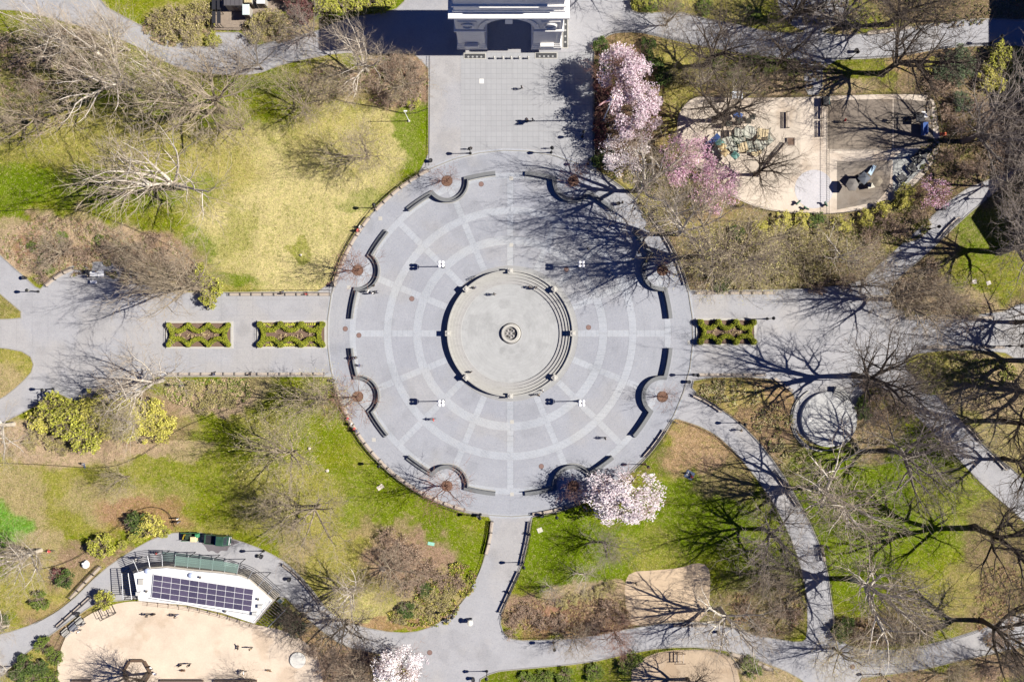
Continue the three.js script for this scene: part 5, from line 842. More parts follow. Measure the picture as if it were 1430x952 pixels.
fence([[882, 950], [880, 935], [895, 919], [926, 906], [985, 904], [1017, 912], [1034, 932], [1038, 990]], 'tall dark fence round the sand yard', 1.2, true, 0.35);

const lamp = new THREE.Group(); lamp.name = 'lamp_post';
put('base', new Build().lathe([[0.26, 0], [0.26, 0.12], [0.16, 0.25], [0.13, 0.7], [0.09, 0.85]], 0, 0, 10).geo(), M.iron, lamp);
put('pole', new Build().lathe([[0.085, 0.8], [0.06, 3.0], [0.11, 3.05], [0.06, 3.12]], 0, 0, 8).geo(), M.iron, lamp);
put('lantern', new Build().lathe([[0.1, 3.1], [0.24, 3.22], [0.3, 3.55], [0.28, 3.72]], 0, 0, 12).geo(), std(0.3, 0.3, 0.28, 0.35), lamp);
put('lantern_cap', new Build().lathe([[0.34, 3.7], [0.3, 3.8], [0.14, 3.92], [0.05, 4.1], [0.001, 4.12]], 0, 0, 12).geo(), M.iron, lamp);
for (const [x, y, label] of [[657, 214, 'black lamp post at the square side of the plaza ring facing the dry lawn'], [770, 213, 'black lamp post at the plaza ring beside the cherry shade'], [526, 290, 'black lamp post in the gap of the seats by the dry lawn'], [821, 229, 'black lamp post in the plaza corner by the cherry bed'], [813, 191, 'black lamp post in the cherry shade below the flagpole'], [533, 647, 'black lamp post behind the seats of the long lawn'], [671, 718, 'black lamp post where the long lawn meets the lower path'], [776, 717, 'black lamp post in the magnolia shade'], [901, 648, 'black lamp post beside the lawn corner of the magnolia'], [969, 523, 'black lamp post at the mouth of the shaded walkway'], [1033, 590, 'black lamp post on the garden path near the plaza'], [731, 785, 'black lamp post on the lower path by the magnolia lawn seats'], [773, 897, 'black lamp post at the lower path below the brown mulch'], [680, 937, 'black lamp post at the corner of the dark bed by the crossing'], [368, 769, 'black lamp post on the canopy path near the parked truck'], [53, 407, 'black lamp post at the tip of the mulch bed by the round court'], [74, 543, 'black lamp post beside the yellow green clump'], [262, 537, 'white lit lamp post in the litter bed by the hedge walkway'], [1187, 82, 'black lamp post on the upper path by the playground gate'], [1384, 60, 'black lamp post near the shaded end of the upper path'], [1072, 445, 'black lamp post beside the branch shaded hedge bed'], [1298, 320, 'black lamp post on the diagonal path by the brown bed'], [1380, 277, 'black lamp post at the shaded end of the diagonal path'], [1411, 483, 'black lamp post on the broad walkway by the elm bed'], [1230, 941, 'black lamp post below the bend of the lower path'], [1440, 731, 'black lamp post beyond the huge elm'], [633, 853, 'black lamp post at the lawn end by the crossing'], [1265, 168, 'tall lamp post inside the rubber mat yard'], [1195, 520, 'black lamp post beside the dark stage elm'], [470, 497, 'black lamp post on the plaza near the hedge bed']].filter(([x]) => x !== 470 && x !== 1195))
  { const c = lamp.clone(); c.name = numbered('lamp_post'); c.position.set(X(x), 0, Z(y)); info(c, label, 'lamp post', 'black lamp posts'); scene.add(c); }
const four = new THREE.Group(); four.name = 'globe_lamp';
put('base', new Build().lathe([[0.36, 0], [0.36, 0.15], [0.22, 0.3], [0.16, 0.9], [0.11, 1.1]], 0, 0, 10).geo(), M.iron, four); put('pole', new Build().lathe([[0.1, 1.0], [0.08, 4.4], [0.13, 4.5], [0.05, 4.8]], 0, 0, 8).geo(), M.iron, four);
for (let k = 0; k < 4; k++) { const a = k * TAU / 4 + Math.PI / 4, c = Math.cos(a), s = Math.sin(a); put('arm', new Build().tube([V3(0, 4.3, 0), V3(c * 0.25, 4.25, s * 0.25), V3(c * 0.42, 4.4, s * 0.42), V3(c * 0.46, 4.7, s * 0.46)], [0.05, 0.05, 0.05, 0.06], 6).geo(), M.iron, four); put('globe', new Build().lathe([[0.1, 4.68], [0.25, 4.78], [0.33, 4.95], [0.31, 5.12], [0.18, 5.26], [0.001, 5.3]], c * 0.46, s * 0.46, 12).geo(), std(0.85, 0.85, 0.86, 0.3), four); }
for (const [x, y, label] of [[619, 372, 'four globe lamp on the plaza toward the dry lawn'], [809, 372, 'four globe lamp on the plaza touched by branch shadows'], [619, 560, 'four globe lamp on the plaza toward the long lawn'], [809, 560, 'four globe lamp on the plaza toward the magnolia']]) { const c = four.clone(); c.name = numbered('globe_lamp'); c.position.set(X(x), 0, Z(y)); info(c, label, 'lamp', 'four globe lamps round the fountain'); scene.add(c); }
const bin = new THREE.Group(); bin.name = 'litter_bin';
put('basket', new Build().lathe([[0.26, 0.05], [0.34, 0.9], [0.38, 0.92], [0.38, 0.98], [0.3, 0.98]], 0, 0, 12).geo(), M.black, bin); put('liner', new Build().lathe([[0.3, 0.9], [0.001, 0.86]], 0, 0, 12).geo(), std(0.05, 0.05, 0.055), bin);
for (const [x, y, label] of [[602, 225, 'black litter bin at the fresh grass corner of the square'], [465, 398, 'black litter bin at the end of the dry lawn seats'], [466, 531, 'black litter bin at the corner of the long lawn seats'], [668, 719, 'black litter bin at the long lawn end of the plaza'], [757, 719, 'black litter bin in the magnolia shade beside the lower path'], [961, 533, 'black litter bin between shaded walkway and garden path'], [623, 864, 'black litter bin at the lawn end near the crossing'], [661, 947, 'black litter bin at the dark bed corner'], [36, 388, 'black litter bin at the tip of the mulch bed'], [405, 808, 'black litter bin on the canopy path against the lawn'], [110, 856, 'black litter bin at the dog run corner seats'], [1194, 72, 'black litter bin on the upper path'], [1316, 292, 'black litter bin on the brown bed edge of the diagonal path'], [366, 776, 'black litter bin beside the canopy path lamp'], [1002, 882, 'black litter bin on the lower path near the sandy pad'], [863, 285, 'black litter bin among branch shadows beside the bench near the cherries']]) { const c = bin.clone(); c.name = numbered('litter_bin'); c.position.set(X(x), 0, Z(y)); info(c, label, 'litter bin', 'black litter bins'); scene.add(c); }

// flagpole
{
  const t = thing('flagpole', 'tall white flagpole with a striped flag among the cherries', 'flagpole', null, X(843), 0.05, Z(167.5)), H = 14;
  put('base', new Build().lathe([[0.7, 0], [0.7, 0.3], [0.4, 0.4], [0.3, 0.8]], 0, 0, 12).geo(), M.paleStone, t); put('pole', new Build().lathe([[0.15, 0.4], [0.07, H], [0.001, H]], 0, 0, 8).geo(), M.white, t); put('finial', new Build().lathe([[0.05, H], [0.14, H + 0.12], [0.001, H + 0.26]], 0, 0, 8).geo(), std(0.5, 0.38, 0.12, 0.4), t);
  const n = 18, at = (i, j, c) => { const u = i / n; return [-0.1 - u * 2.2, H - 0.3 - j * 0.115 - u * 0.7, Math.sin(u * 9 + c) * 0.12 * u + u * 0.7]; };
  for (let j = 0; j < 13; j++) { const B = new Build(); for (let i = 0; i < n; i++) B.quad(at(i, j, 0), at(i + 1, j, 0), at(i + 1, j + 1, 0), at(i, j + 1, 0)); const f = put('flag_stripe', B.geo(), std(...(j % 2 ? [0.8, 0.78, 0.76] : [0.55, 0.05, 0.07]), 0.8), t); f.position.y = 0; }
  const C = new Build(); for (let i = 0; i < 7; i++) { const f = (q) => { const p = at(...q, 0); return [p[0], p[1], p[2] + 0.012]; }; C.quad(f([i, 0]), f([i + 1, 0]), f([i + 1, 7]), f([i, 7])); } put('flag_canton', C.geo(), std(0.03, 0.05, 0.16, 0.8), t);
}
// thin white pole at the lawn corner
{ const t = thing('light_mast', 'thin white mast at the lawn corner beside the fresh shrub', 'mast', null, X(571, 0), 0.05, Z(169)); put('base', new Build().lathe([[0.25, 0], [0.25, 0.2], [0.1, 0.3]], 0, 0, 8).geo(), M.paleStone, t); put('pole', new Build().lathe([[0.09, 0.2], [0.05, 6.6]], 0, 0, 8).geo(), M.white, t); put('head', new Build().box(0.2, 6.65, 0, 0.6, 0.12, 0.22).geo(), M.white, t); }

// ---------------------------------------------------------------- the small round stage
{
  const cx = 1152, cy = 585, t = thing('round_stage', 'round pale stone stage with a curved seat wall and stairs', 'stage', null, X(cx), 0, Z(cy)), r = 43 * U;
  put('platform', new Build().lathe([[r - 0.62, 0], [r - 0.62, 0.62], [r - 0.68, 0.66], [0.001, 0.67]], 0.62, 0, 56).geo(), tinted(M.granite, 0.42, 0.425, 0.43), t);
  const pts = arc(0, 0, r + 0.1, 95, 240, 30); put('seat_wall', new Build().ribbon(pts, -0.3, 0.0, 0, 0.28).geo(), M.paleStone, t); put('seat_ledge', new Build().ribbon(arc(0, 0, r + 0.62, 118, 220, 26), -0.12, 0.12, 0, 0.2).geo(), M.kerb, t);
  put('rim', new Build().ribbon(arc(0, 0, r + 0.02, -32, 94, 26), -0.06, 0.06, 0, 0.68).geo(), M.paleStone, t);
  for (let k = 0; k < 4; k++) put('stair', new Build().ribbon(arc(0, -r * 0.1, r * (0.98 - k * 0.075), -72, -38, 10), -0.2, 0.18, 0.1, 1.12 - k * 0.1).geo(), M.granite, t);
  put('stone_slab', new Build().box(-3.2, 0.68, 0, 0.85, 0.06, 0.75).geo(), M.marble, t);
}

// ---------------------------------------------------------------- solar roofed house with louvred canopy
{
  const RH = 3.6, K = 1 - RH / HIGH;                        // the roof outline was measured at roof height
  const G = (x, y) => [X(715 + (x - 715) * K), Z(476 + (y - 476) * K)];
  const roof = [[187, 801], [206, 795.5], [232, 793.5], [270, 798], [305, 801], [332, 804.5], [346, 810], [379, 839], [354, 869], [309, 854], [260, 843.5], [194, 837.5]];
  const t = thing('park_house', 'white roofed park house with dark solar panels beside the dog run', 'building', null), o = roof.map((q) => G(...q));
  put('wall', new Build().prism(offset(o, -0.35, true), 0, RH - 0.3).geo(), std(0.35, 0.32, 0.28, 0.9, { map: stoneMap }), t);
  put('roof', new Build().prism(o, RH - 0.3, RH).geo(), std(0.74, 0.74, 0.74, 0.6, { map: stoneMap }), t);
  put('roof_edge', new Build().ribbon(o, -0.08, 0.1, RH - 0.32, RH + 0.1, true).geo(), M.white, t);
  // panels, eleven by four
  const TL = G(215, 801.5), TR = G(354, 822.5), BL = G(212, 833.5), BR = G(351, 853.5), mix = (u, v) => [0, 1].map((i) => lerp(lerp(TL[i], TR[i], u), lerp(BL[i], BR[i], u), v));
  const cell = tile(128, 1, (x, y) => { const k = 0.75 + 0.5 * fbm(x * 5 + 2, y * 5, 3); const e = (x * 6) % 1 < 0.05 || (y * 6) % 1 < 0.05 ? 1.5 : 1; return [0.055 * k * e, 0.048 * k * e, 0.086 * k * e]; }), cells = [0, 1, 2, 3].map((i) => { const c = cell.clone(); c.offset.set(i * 0.27, i * 0.41); c.needsUpdate = true; return new THREE.MeshStandardMaterial({ map: c, roughness: 0.28, color: new THREE.Color().setRGB(1 + i * 0.14, 1 + i * 0.12, 1 + i * 0.1) }); });
  put('panel_frame', new Build().prism([[-0.004, -0.008], [1.004, -0.008], [1.004, 1.008], [-0.004, 1.008]].map(([u, v]) => mix(u, v)), RH, RH + 0.22).geo(), M.white, t);
  for (let j = 0; j < 4; j++) for (let i = 0; i < 11; i++) { const g = 0.028, q = (u, v) => mix((i + u) / 11, (j + v) / 4); put('solar_panel', new Build().prism([q(g, g * 1.2), q(1 - g, g * 1.2), q(1 - g, 1 - g * 1.2), q(g, 1 - g * 1.2)], RH + 0.2, RH + 0.262).geo(), cells[(i * 7 + j * 3 + (i * j) % 3) % 4], t); }
  for (const [a, b] of [[[230, 796], [226, 838]], [[268, 799], [262, 842]], [[310, 803], [300, 850]], [[345, 811], [338, 863]]]) { const p = G(...a), q = G(...b); put('roof_seam', new Build().rod([p[0], RH + 0.02, p[1]], [q[0], RH + 0.02, q[1]], 0.05, 0.05, 4).geo(), std(0.6, 0.6, 0.58), t); }
  { const p = G(207, 835), q = G(352, 858); put('cable_tray', new Build().rod([p[0], RH + 0.06, p[1]], [q[0], RH + 0.06, q[1]], 0.07, 0.07, 4).geo(), M.steel, t); }
  for (const [x, y] of [[364, 846], [356, 856], [194, 828]]) put('roof_unit', new Build().bevel(0, 0.3, 0, 0.9, 0.6, 0.7, 0.04).geo(), std(0.5, 0.5, 0.48), t).position.set(G(x, y)[0], RH, G(x, y)[1]);
  for (const [x, y] of [[205, 825], [280, 805.5], [315, 853], [361, 836]]) put('roof_vent', new Build().lathe([[0.14, 0], [0.14, 0.35], [0.22, 0.38], [0.22, 0.46], [0.001, 0.5]], 0, 0, 10).geo(), std(0.12, 0.11, 0.1), t).position.set(G(x, y)[0], RH, G(x, y)[1]);
  for (const [x, y] of [[205, 797], [266, 803]]) put('roof_dome', new Build().lathe([[0.5, 0], [0.45, 0.25], [0.2, 0.4], [0.001, 0.42]], 0, 0, 12).geo(), std(0.35, 0.4, 0.55, 0.2), t).position.set(G(x, y)[0], RH, G(x, y)[1]);
  put('roof_hatch', new Build().bevel(0, 0.2, 0, 1.0, 0.4, 1.1, 0.04).geo(), M.paleStone, t).position.set(G(197, 812)[0], RH, G(197, 812)[1]);

  // canopy of louvres and glass along the path side
  const C = thing('louvred_canopy', 'curved canopy of metal louvres and green glass along the park house', 'canopy', null);
  const inner = chaikin([[184, 802], [205, 793], [232, 790], [270, 794], [305, 798], [335, 803], [352, 811], [382, 838]], 3, false).map((q) => G(...q)), CH = 3.35;
  const wide = 2.3, at = walk(inner, 2.35), glass = new THREE.MeshPhysicalMaterial({ color: new THREE.Color().setRGB(0.5, 0.68, 0.6), transmission: 0.75, roughness: 0.12, thickness: 0 });
  at.forEach(([x, z, a], i) => { const nx = Math.sin(-a), nz = -Math.cos(-a); const rib = put('rib', new Build().rod([x, CH + 0.12, z], [x + nx * wide, CH + 0.12, z + nz * wide], 0.07, 0.06, 5).geo(), M.steel, C); if (i % 2 === 0) put('post', new Build().rod([x + nx * (wide - 0.25), 0, z + nz * (wide - 0.25)], [x + nx * (wide - 0.25), CH + 0.1, z + nz * (wide - 0.25)], 0.07, 0.07, 6).geo(), M.iron, rib); });
  for (let k = 0; k < 7; k++) put('louvre', new Build().ribbon(inner, -0.25 - k * 0.33, -0.25 - k * 0.33 + 0.1, CH, CH + 0.05).geo(), tinted(M.iron, 0.06, 0.06, 0.065), C);
  const gl = walk(inner, 2.35).slice(3, 9); for (let i = 0; i < gl.length - 1; i++) { const [a, b] = [gl[i], gl[i + 1]], n = ([x, z, q], d) => [x + Math.sin(-q) * d, z - Math.cos(-q) * d]; put('glass_pane', new Build().prism([n(a, 0.25), n(b, 0.25), n(b, wide - 0.3), n(a, wide - 0.3)], CH + 0.16, CH + 0.18).geo(), glass, C); }
  // side pergola and the slatted eave on the gravel side
  const Pg = thing('side_pergola', 'dark slatted pergola over green plants at the gate end of the park house', 'pergola', null), cor = [G(168, 801), G(186, 801), G(194, 838), G(170, 838)];
  const pm = (u, v) => [0, 1].map((i) => lerp(lerp(cor[0][i], cor[1][i], u), lerp(cor[3][i], cor[2][i], u), v));
  for (let k = 0; k <= 13; k++) { const [a, b] = [pm(0, k / 13), pm(1, k / 13)]; put('slat', new Build().rod([a[0], 3.1, a[1]], [b[0], 3.1, b[1]], 0.06, 0.06, 4).geo(), M.black, Pg); }
  for (const u of [0, 0.5, 1]) { const [a, b] = [pm(u, 0), pm(u, 1)]; put('beam', new Build().rod([a[0], 3.22, a[1]], [b[0], 3.22, b[1]], 0.08, 0.08, 5).geo(), M.steel, Pg); for (const q of [a, b]) put('post', new Build().rod([q[0], 0, q[1]], [q[0], 3.2, q[1]], 0.06, 0.06, 5).geo(), M.iron, Pg); }
  const Ev = thing('slatted_eave', 'narrow slatted eave with posts along the gravel side of the park house', 'canopy', null), low = [[196, 839], [260, 846], [309, 857], [352, 871]].map((q) => G(...q)), lp = chaikin(low, 2, false);
  for (let k = 0; k < 4; k++) put('slat', new Build().ribbon(lp, 0.12 + k * 0.27, 0.17 + k * 0.27, 2.9, 2.94).geo(), M.greyWood, Ev);
  for (const [x, z, a] of walk(lp, 2.0)) put('bracket', new Build().box(x - Math.sin(-a) * 0.5, 2.96, z + Math.cos(-a) * 0.5, 0.09, 0.1, 1.15, a).box(x - Math.sin(-a) * 0.05, 1.5, z + Math.cos(-a) * 0.05, 0.16, 3, 0.16, a).geo(), M.darkWood, Ev);
  const Ep = thing('end_pergola', 'slatted pergola over plants at the lawn end of the park house', 'pergola', null), c2 = [G(382, 839), G(398, 852), G(372, 878), G(358, 868)], p2 = (u, v) => [0, 1].map((i) => lerp(lerp(c2[0][i], c2[1][i], u), lerp(c2[3][i], c2[2][i], u), v));
  for (let k = 0; k <= 10; k++) { const [a, b] = [p2(0, k / 10), p2(1, k / 10)]; put('slat', new Build().rod([a[0], 3.0, a[1]], [b[0], 3.0, b[1]], 0.055, 0.055, 4).geo(), M.greyWood, Ep); }
  for (const u of [0, 1]) { const [a, b] = [p2(u, 0), p2(u, 1)]; put('beam', new Build().rod([a[0], 3.1, a[1]], [b[0], 3.1, b[1]], 0.08, 0.08, 5).geo(), M.steel, Ep); for (const q of [a, b]) put('post', new Build().rod([q[0], 0, q[1]], [q[0], 3.1, q[1]], 0.06, 0.06, 5).geo(), M.iron, Ep); }
  // concrete benches and vents that stand out along the path
  for (const [x, y, a] of [[347, 802, -25], [359, 809, -30], [372, 817, -35], [383, 827, -40], [392, 838, -45]]) { const b = thing('planter_box', 'square glazed planter box in the row beside the canopy path', 'planter', 'planter boxes by the canopy', X(x), 0, Z(y), a * Math.PI / 180); put('box', new Build().bevel(0, 0.35, 0, 1.0, 0.7, 1.0, 0.05).geo(), M.kerb, b); put('top', new Build().box(0, 0.71, 0, 0.75, 0.05, 0.75).geo(), std(0.08, 0.12, 0.13, 0.3), b); }
  structure('damp_patch', new Build().prism(plan(chaikin([[283, 752], [322, 752], [330, 748], [336, 756], [328, 760], [319, 763], [317, 770], [308, 768], [304, 774], [296, 768], [290, 771], [286, 762], [280, 758]], 2)), 0.001, 0.005).geo(), tinted(M.paving, 0.5, 0.44, 0.42), 'damp brown stain on the path below the parked truck');
}

// ---------------------------------------------------------------- dog run furniture, vehicles, yard behind the shrubs
{
  const deck = thing('hexagon_seat', 'six sided timber seat round a tree on the dog run gravel', 'bench', null, X(192), 0.085, Z(938));
  for (let k = 0; k < 5; k++) { const a = (k + 2.5) * TAU / 6, R = 2.3; put('seat_side', new Build().bevel(Math.cos(a) * R, 0.42, Math.sin(a) * R, 0.5, 0.08, 2.5, 0.02, -a).box(Math.cos(a) * R, 0.2, Math.sin(a) * R, 0.3, 0.4, 2.2, -a).geo(), M.darkWood, deck); }
  const disc = thing('round_slab', 'white round slab on the gravel of the dog run', 'slab', null, X(416), 0.085, Z(921)); put('disc', new Build().lathe([[1.55, 0], [1.55, 0.22], [1.5, 0.26], [0.001, 0.27]], 0, 0, 32).geo(), tinted(M.marble, 0.56, 0.55, 0.52), disc); put('rim', new Build().lathe([[1.58, 0], [1.58, 0.12], [1.55, 0.12]], 0, 0, 32).geo(), M.darkWood, disc);
  for (const [x, y, w, label] of [[115, 950, 26, 'timber frame bench along the lower edge of the dog run'], [255, 950, 60, 'long timber frame along the lower edge of the dog run'], [330, 950, 60, 'long timber frame beside the crooked tree of the dog run']]) { const b = thing('timber_frame', label, 'bench', 'timber frames of the dog run', X(x), 0.085, Z(y)), l = w * U; put('top', new Build().box(0, 0.5, 0, l, 0.1, 0.5).geo(), M.darkWood, b); put('back', new Build().box(0, 0.8, -0.32, l, 0.6, 0.08).geo(), M.greyWood, b); for (const s of [-1, 1]) put('leg', new Build().box(s * (l / 2 - 0.2), 0.23, 0, 0.12, 0.46, 0.44).geo(), M.darkWood, b); }
  for (const [x, y, a, c, label] of [[94, 882, 42, 'paleStone', 'pale table with seats in the dog run corner'], [104, 874, 42, 'steel', 'grey table with seats in the dog run corner'], [113, 866, 40, 'paleStone', 'pale long table nearest the dog run gate']]) { const b = thing('picnic_table', label, 'table', 'tables of the dog run corner', X(x), 0.085, Z(y), a * Math.PI / 180); put('top', new Build().bevel(0, 0.74, 0, 1.5, 0.06, 0.7, 0.02).geo(), M[c], b); for (const s of [-1, 1]) { put('seat', new Build().box(0, 0.44, s * 0.62, 1.5, 0.05, 0.26).geo(), M[c], b); put('leg', new Build().box(s * 0.5, 0.36, 0, 0.08, 0.7, 0.5).geo(), M.iron, b); } }
  const gate = thing('entry_gate', 'double gate cage of dark bars at the dog run entrance', 'gate', null, X(150), 0.085, Z(853), 0.45); for (const [x, z, w, d] of [[0, -1, 2.8, 0.05], [0, 1, 2.8, 0.05], [-1.4, 0, 0.05, 2], [1.4, 0, 0.05, 2], [0, 0, 0.05, 2]]) put('bar_panel', new Build().box(x, 1.15, z, w, 0.07, d).box(x, 0.2, z, w, 0.07, d).box(x - w / 2.1, 0.6, z - d / 2.1, 0.06, 1.2, 0.06).box(x + w / 2.1, 0.6, z + d / 2.1, 0.06, 1.2, 0.06).geo(), M.iron, gate);

  const wheelOf = (parent, x, z, r) => { const w = put('wheel', new THREE.CylinderGeometry(r, r, 0.24, 16), M.black, parent); w.rotation.x = Math.PI / 2; w.position.set(x, r, z); put('rim', new THREE.CylinderGeometry(r * 0.55, r * 0.55, 0.26, 12), M.steel, w); };
  const truck = thing('utility_truck', 'dark green utility truck with open bed parked on the canopy path', 'truck', null, X(306), 0, Z(752), -0.09), green = std(0.03, 0.075, 0.05, 0.35);
  put('chassis', new Build().box(0, 0.55, 0, 4.9, 0.22, 1.5).geo(), M.black, truck); for (const [x, z] of [[1.55, 0.8], [1.55, -0.8], [-1.5, 0.8], [-1.5, -0.8]]) wheelOf(truck, x, z, 0.38);
  const cab = new THREE.Shape([[-0.1, 0.6], [2.4, 0.6], [2.42, 1.05], [1.75, 1.15], [1.3, 1.85], [0.05, 1.88], [-0.1, 1.2]].map((v) => new THREE.Vector2(...v))), cg = new THREE.ExtrudeGeometry(cab, { depth: 1.7, bevelEnabled: true, bevelSize: 0.06, bevelThickness: 0.06, bevelSegments: 2 }); cg.translate(0, 0, -0.85); put('cab', cg, green, truck);
  put('windscreen', new Build().quad([1.78, 1.2, 0.75], [1.78, 1.2, -0.75], [1.39, 1.8, -0.7], [1.39, 1.8, 0.7]).geo(), std(0.03, 0.04, 0.05, 0.08), truck).position.x = 0.07; put('bonnet_stripe', new Build().box(2.3, 1.12, 0, 0.12, 0.06, 1.5).geo(), M.white, truck);
  put('bed_floor', new Build().box(-1.25, 0.75, 0, 2.3, 0.08, 1.7).geo(), M.black, truck); for (const [x, z, w, d] of [[-1.25, 0.88, 2.3, 0.08], [-1.25, -0.88, 2.3, 0.08], [-2.4, 0, 0.08, 1.7]]) put('bed_side', new Build().box(x, 1.05, z, w, 0.56, d).geo(), green, truck); put('headlight', new Build().box(2.5, 0.85, 0.6, 0.06, 0.16, 0.3).geo(), M.white, truck); put('headlight', new Build().box(2.5, 0.85, -0.6, 0.06, 0.16, 0.3).geo(), M.white, truck); put('tool_rack', new Build().box(-0.15, 1.7, 0, 0.1, 0.1, 1.7).box(-0.15, 1.3, 0.8, 0.08, 0.8, 0.08).box(-0.15, 1.3, -0.8, 0.08, 0.8, 0.08).geo(), M.steel, truck);
  const cart = thing('tool_trailer', 'green tool trailer with yellow poles and a cream box behind the truck', 'trailer', null, X(267), 0, Z(748), 0.02);
  put('deck', new Build().box(0, 0.6, 0, 3.4, 0.12, 1.5).geo(), M.black, cart); for (const z of [0.72, -0.72]) wheelOf(cart, -0.2, z, 0.32); for (const z of [0.76, -0.76]) put('side_board', new Build().box(0, 0.85, z, 3.4, 0.42, 0.06).geo(), std(0.07, 0.2, 0.09, 0.5), cart); put('hitch', new Build().rod([1.7, 0.5, 0], [2.6, 0.5, 0], 0.05).geo(), M.iron, cart); put('cream_box', new Build().bevel(0.9, 1.15, 0.35, 1.1, 1.0, 1.0, 0.06).geo(), std(0.62, 0.52, 0.3, 0.7), cart); for (const k of [0, 1, 2]) put('pole', new Build().rod([-1.5 + k * 0.12, 0.75, 0.5], [-0.9 + k * 0.15, 1.3, -0.6], 0.035).geo(), std(0.6, 0.45, 0.04, 0.6), cart); put('green_bin', new Build().bevel(1.55, 1.1, -0.3, 0.6, 0.9, 0.7, 0.05).geo(), std(0.04, 0.22, 0.1, 0.5), cart); put('dark_load', new Build().bevel(-0.3, 0.95, -0.1, 1.1, 0.6, 1.1, 0.12).geo(), std(0.03, 0.05, 0.03), cart);
  const sack = thing('white_sack', 'bulging white sack on the bare earth of the canopy path bed', 'sack', null, X(121), 0.05, Z(787)); const sg = new THREE.IcosahedronGeometry(0.75, 3), sp = sg.attributes.position; for (let i = 0; i < sp.count; i++) { const k = 0.8 + 0.4 * noise(sp.getX(i) * 2.2 + 5, sp.getZ(i) * 2.2 + sp.getY(i)); sp.setXYZ(i, sp.getX(i) * k, Math.max(-0.35, sp.getY(i) * k * 0.8), sp.getZ(i) * k); } sg.computeVertexNormals(); sg.translate(0, 0.35, 0); put('cloth', sg, std(0.8, 0.79, 0.77, 0.8), sack); put('knot', new Build().lathe([[0.1, 0.8], [0.06, 0.95], [0.16, 1.05], [0.001, 1.05]], -0.3, -0.3, 8).geo(), std(0.8, 0.79, 0.77, 0.8), sack);
  // works yard
  const yard = structure('works_yard', new Build().prism(plan([[300, -40], [344, -40], [420, -40], [420, 6], [400, 16], [346, 20], [344, 42], [300, 42]]), 0, 0.075).geo(), tinted(M.sand, 0.45, 0.44, 0.44), 'paved works yard with sheds behind the shrubs');
  for (const [x, y, w, d, h, c, label] of [[332, 8, 24, 15, 2.6, [0.09, 0.085, 0.09], 'dark roofed shed in the works yard'], [352, 5, 9, 12, 2.5, [0.5, 0.43, 0.25], 'mustard roofed small shed in the works yard'], [349, 21, 8, 13, 2.4, [0.62, 0.72, 0.7], 'pale teal container at the yard edge'], [369, 7, 10, 9, 2.2, [0.8, 0.8, 0.8], 'white van like box in the works yard'], [390, -6, 22, 14, 2.8, [0.12, 0.12, 0.16], 'long dark shed at the back of the yard']]) { const s = thing('yard_shed', label, 'shed', 'sheds of the works yard', X(x), 0.075, Z(y)), ww = w * U, dd = d * U; put('wall', new Build().box(0, h / 2, 0, ww, h, dd).geo(), std(0.3, 0.28, 0.25), s); const rf = put('roof', new Build().bevel(0, h + 0.08, 0, ww + 0.2, 0.16, dd + 0.2, 0.05).geo(), std(...c, 0.6), s); for (let k = 0; k < 4; k++) put('roof_rib', new Build().box((k - 1.5) * ww / 4, h + 0.18, 0, 0.06, 0.06, dd).geo(), std(...c.map((v) => v * 0.8), 0.6), rf); put('door', new Build().box(0, 1, dd / 2 + 0.03, 0.9, 2, 0.05).geo(), M.greyWood, s); }
  for (const [x, label] of [[303, 'dark barred rack nearest the yard fence'], [310, 'dark barred rack standing inside the yard']]) { const s = thing('barred_rack', label, 'rack', 'racks of the works yard', X(x), 0.075, Z(20)); for (const z of [-2.6, 0, 2.6]) put('post', new Build().box(-0.3, 0.9, z, 0.1, 1.8, 0.1).box(0.3, 0.9, z, 0.1, 1.8, 0.1).geo(), M.iron, s); for (const z of [-1.3, 1.3]) put('shelf', new Build().box(0, 1.75, z, 0.7, 0.08, 2.3).geo(), M.black, s); put('rail', new Build().box(-0.33, 1.4, 0, 0.06, 0.06, 5.4).geo(), M.iron, s); }
  fence([[298, -30], [298, 42], [344, 43]], 'tall dark fence round the works yard', 1.4, false, 0.35);
}

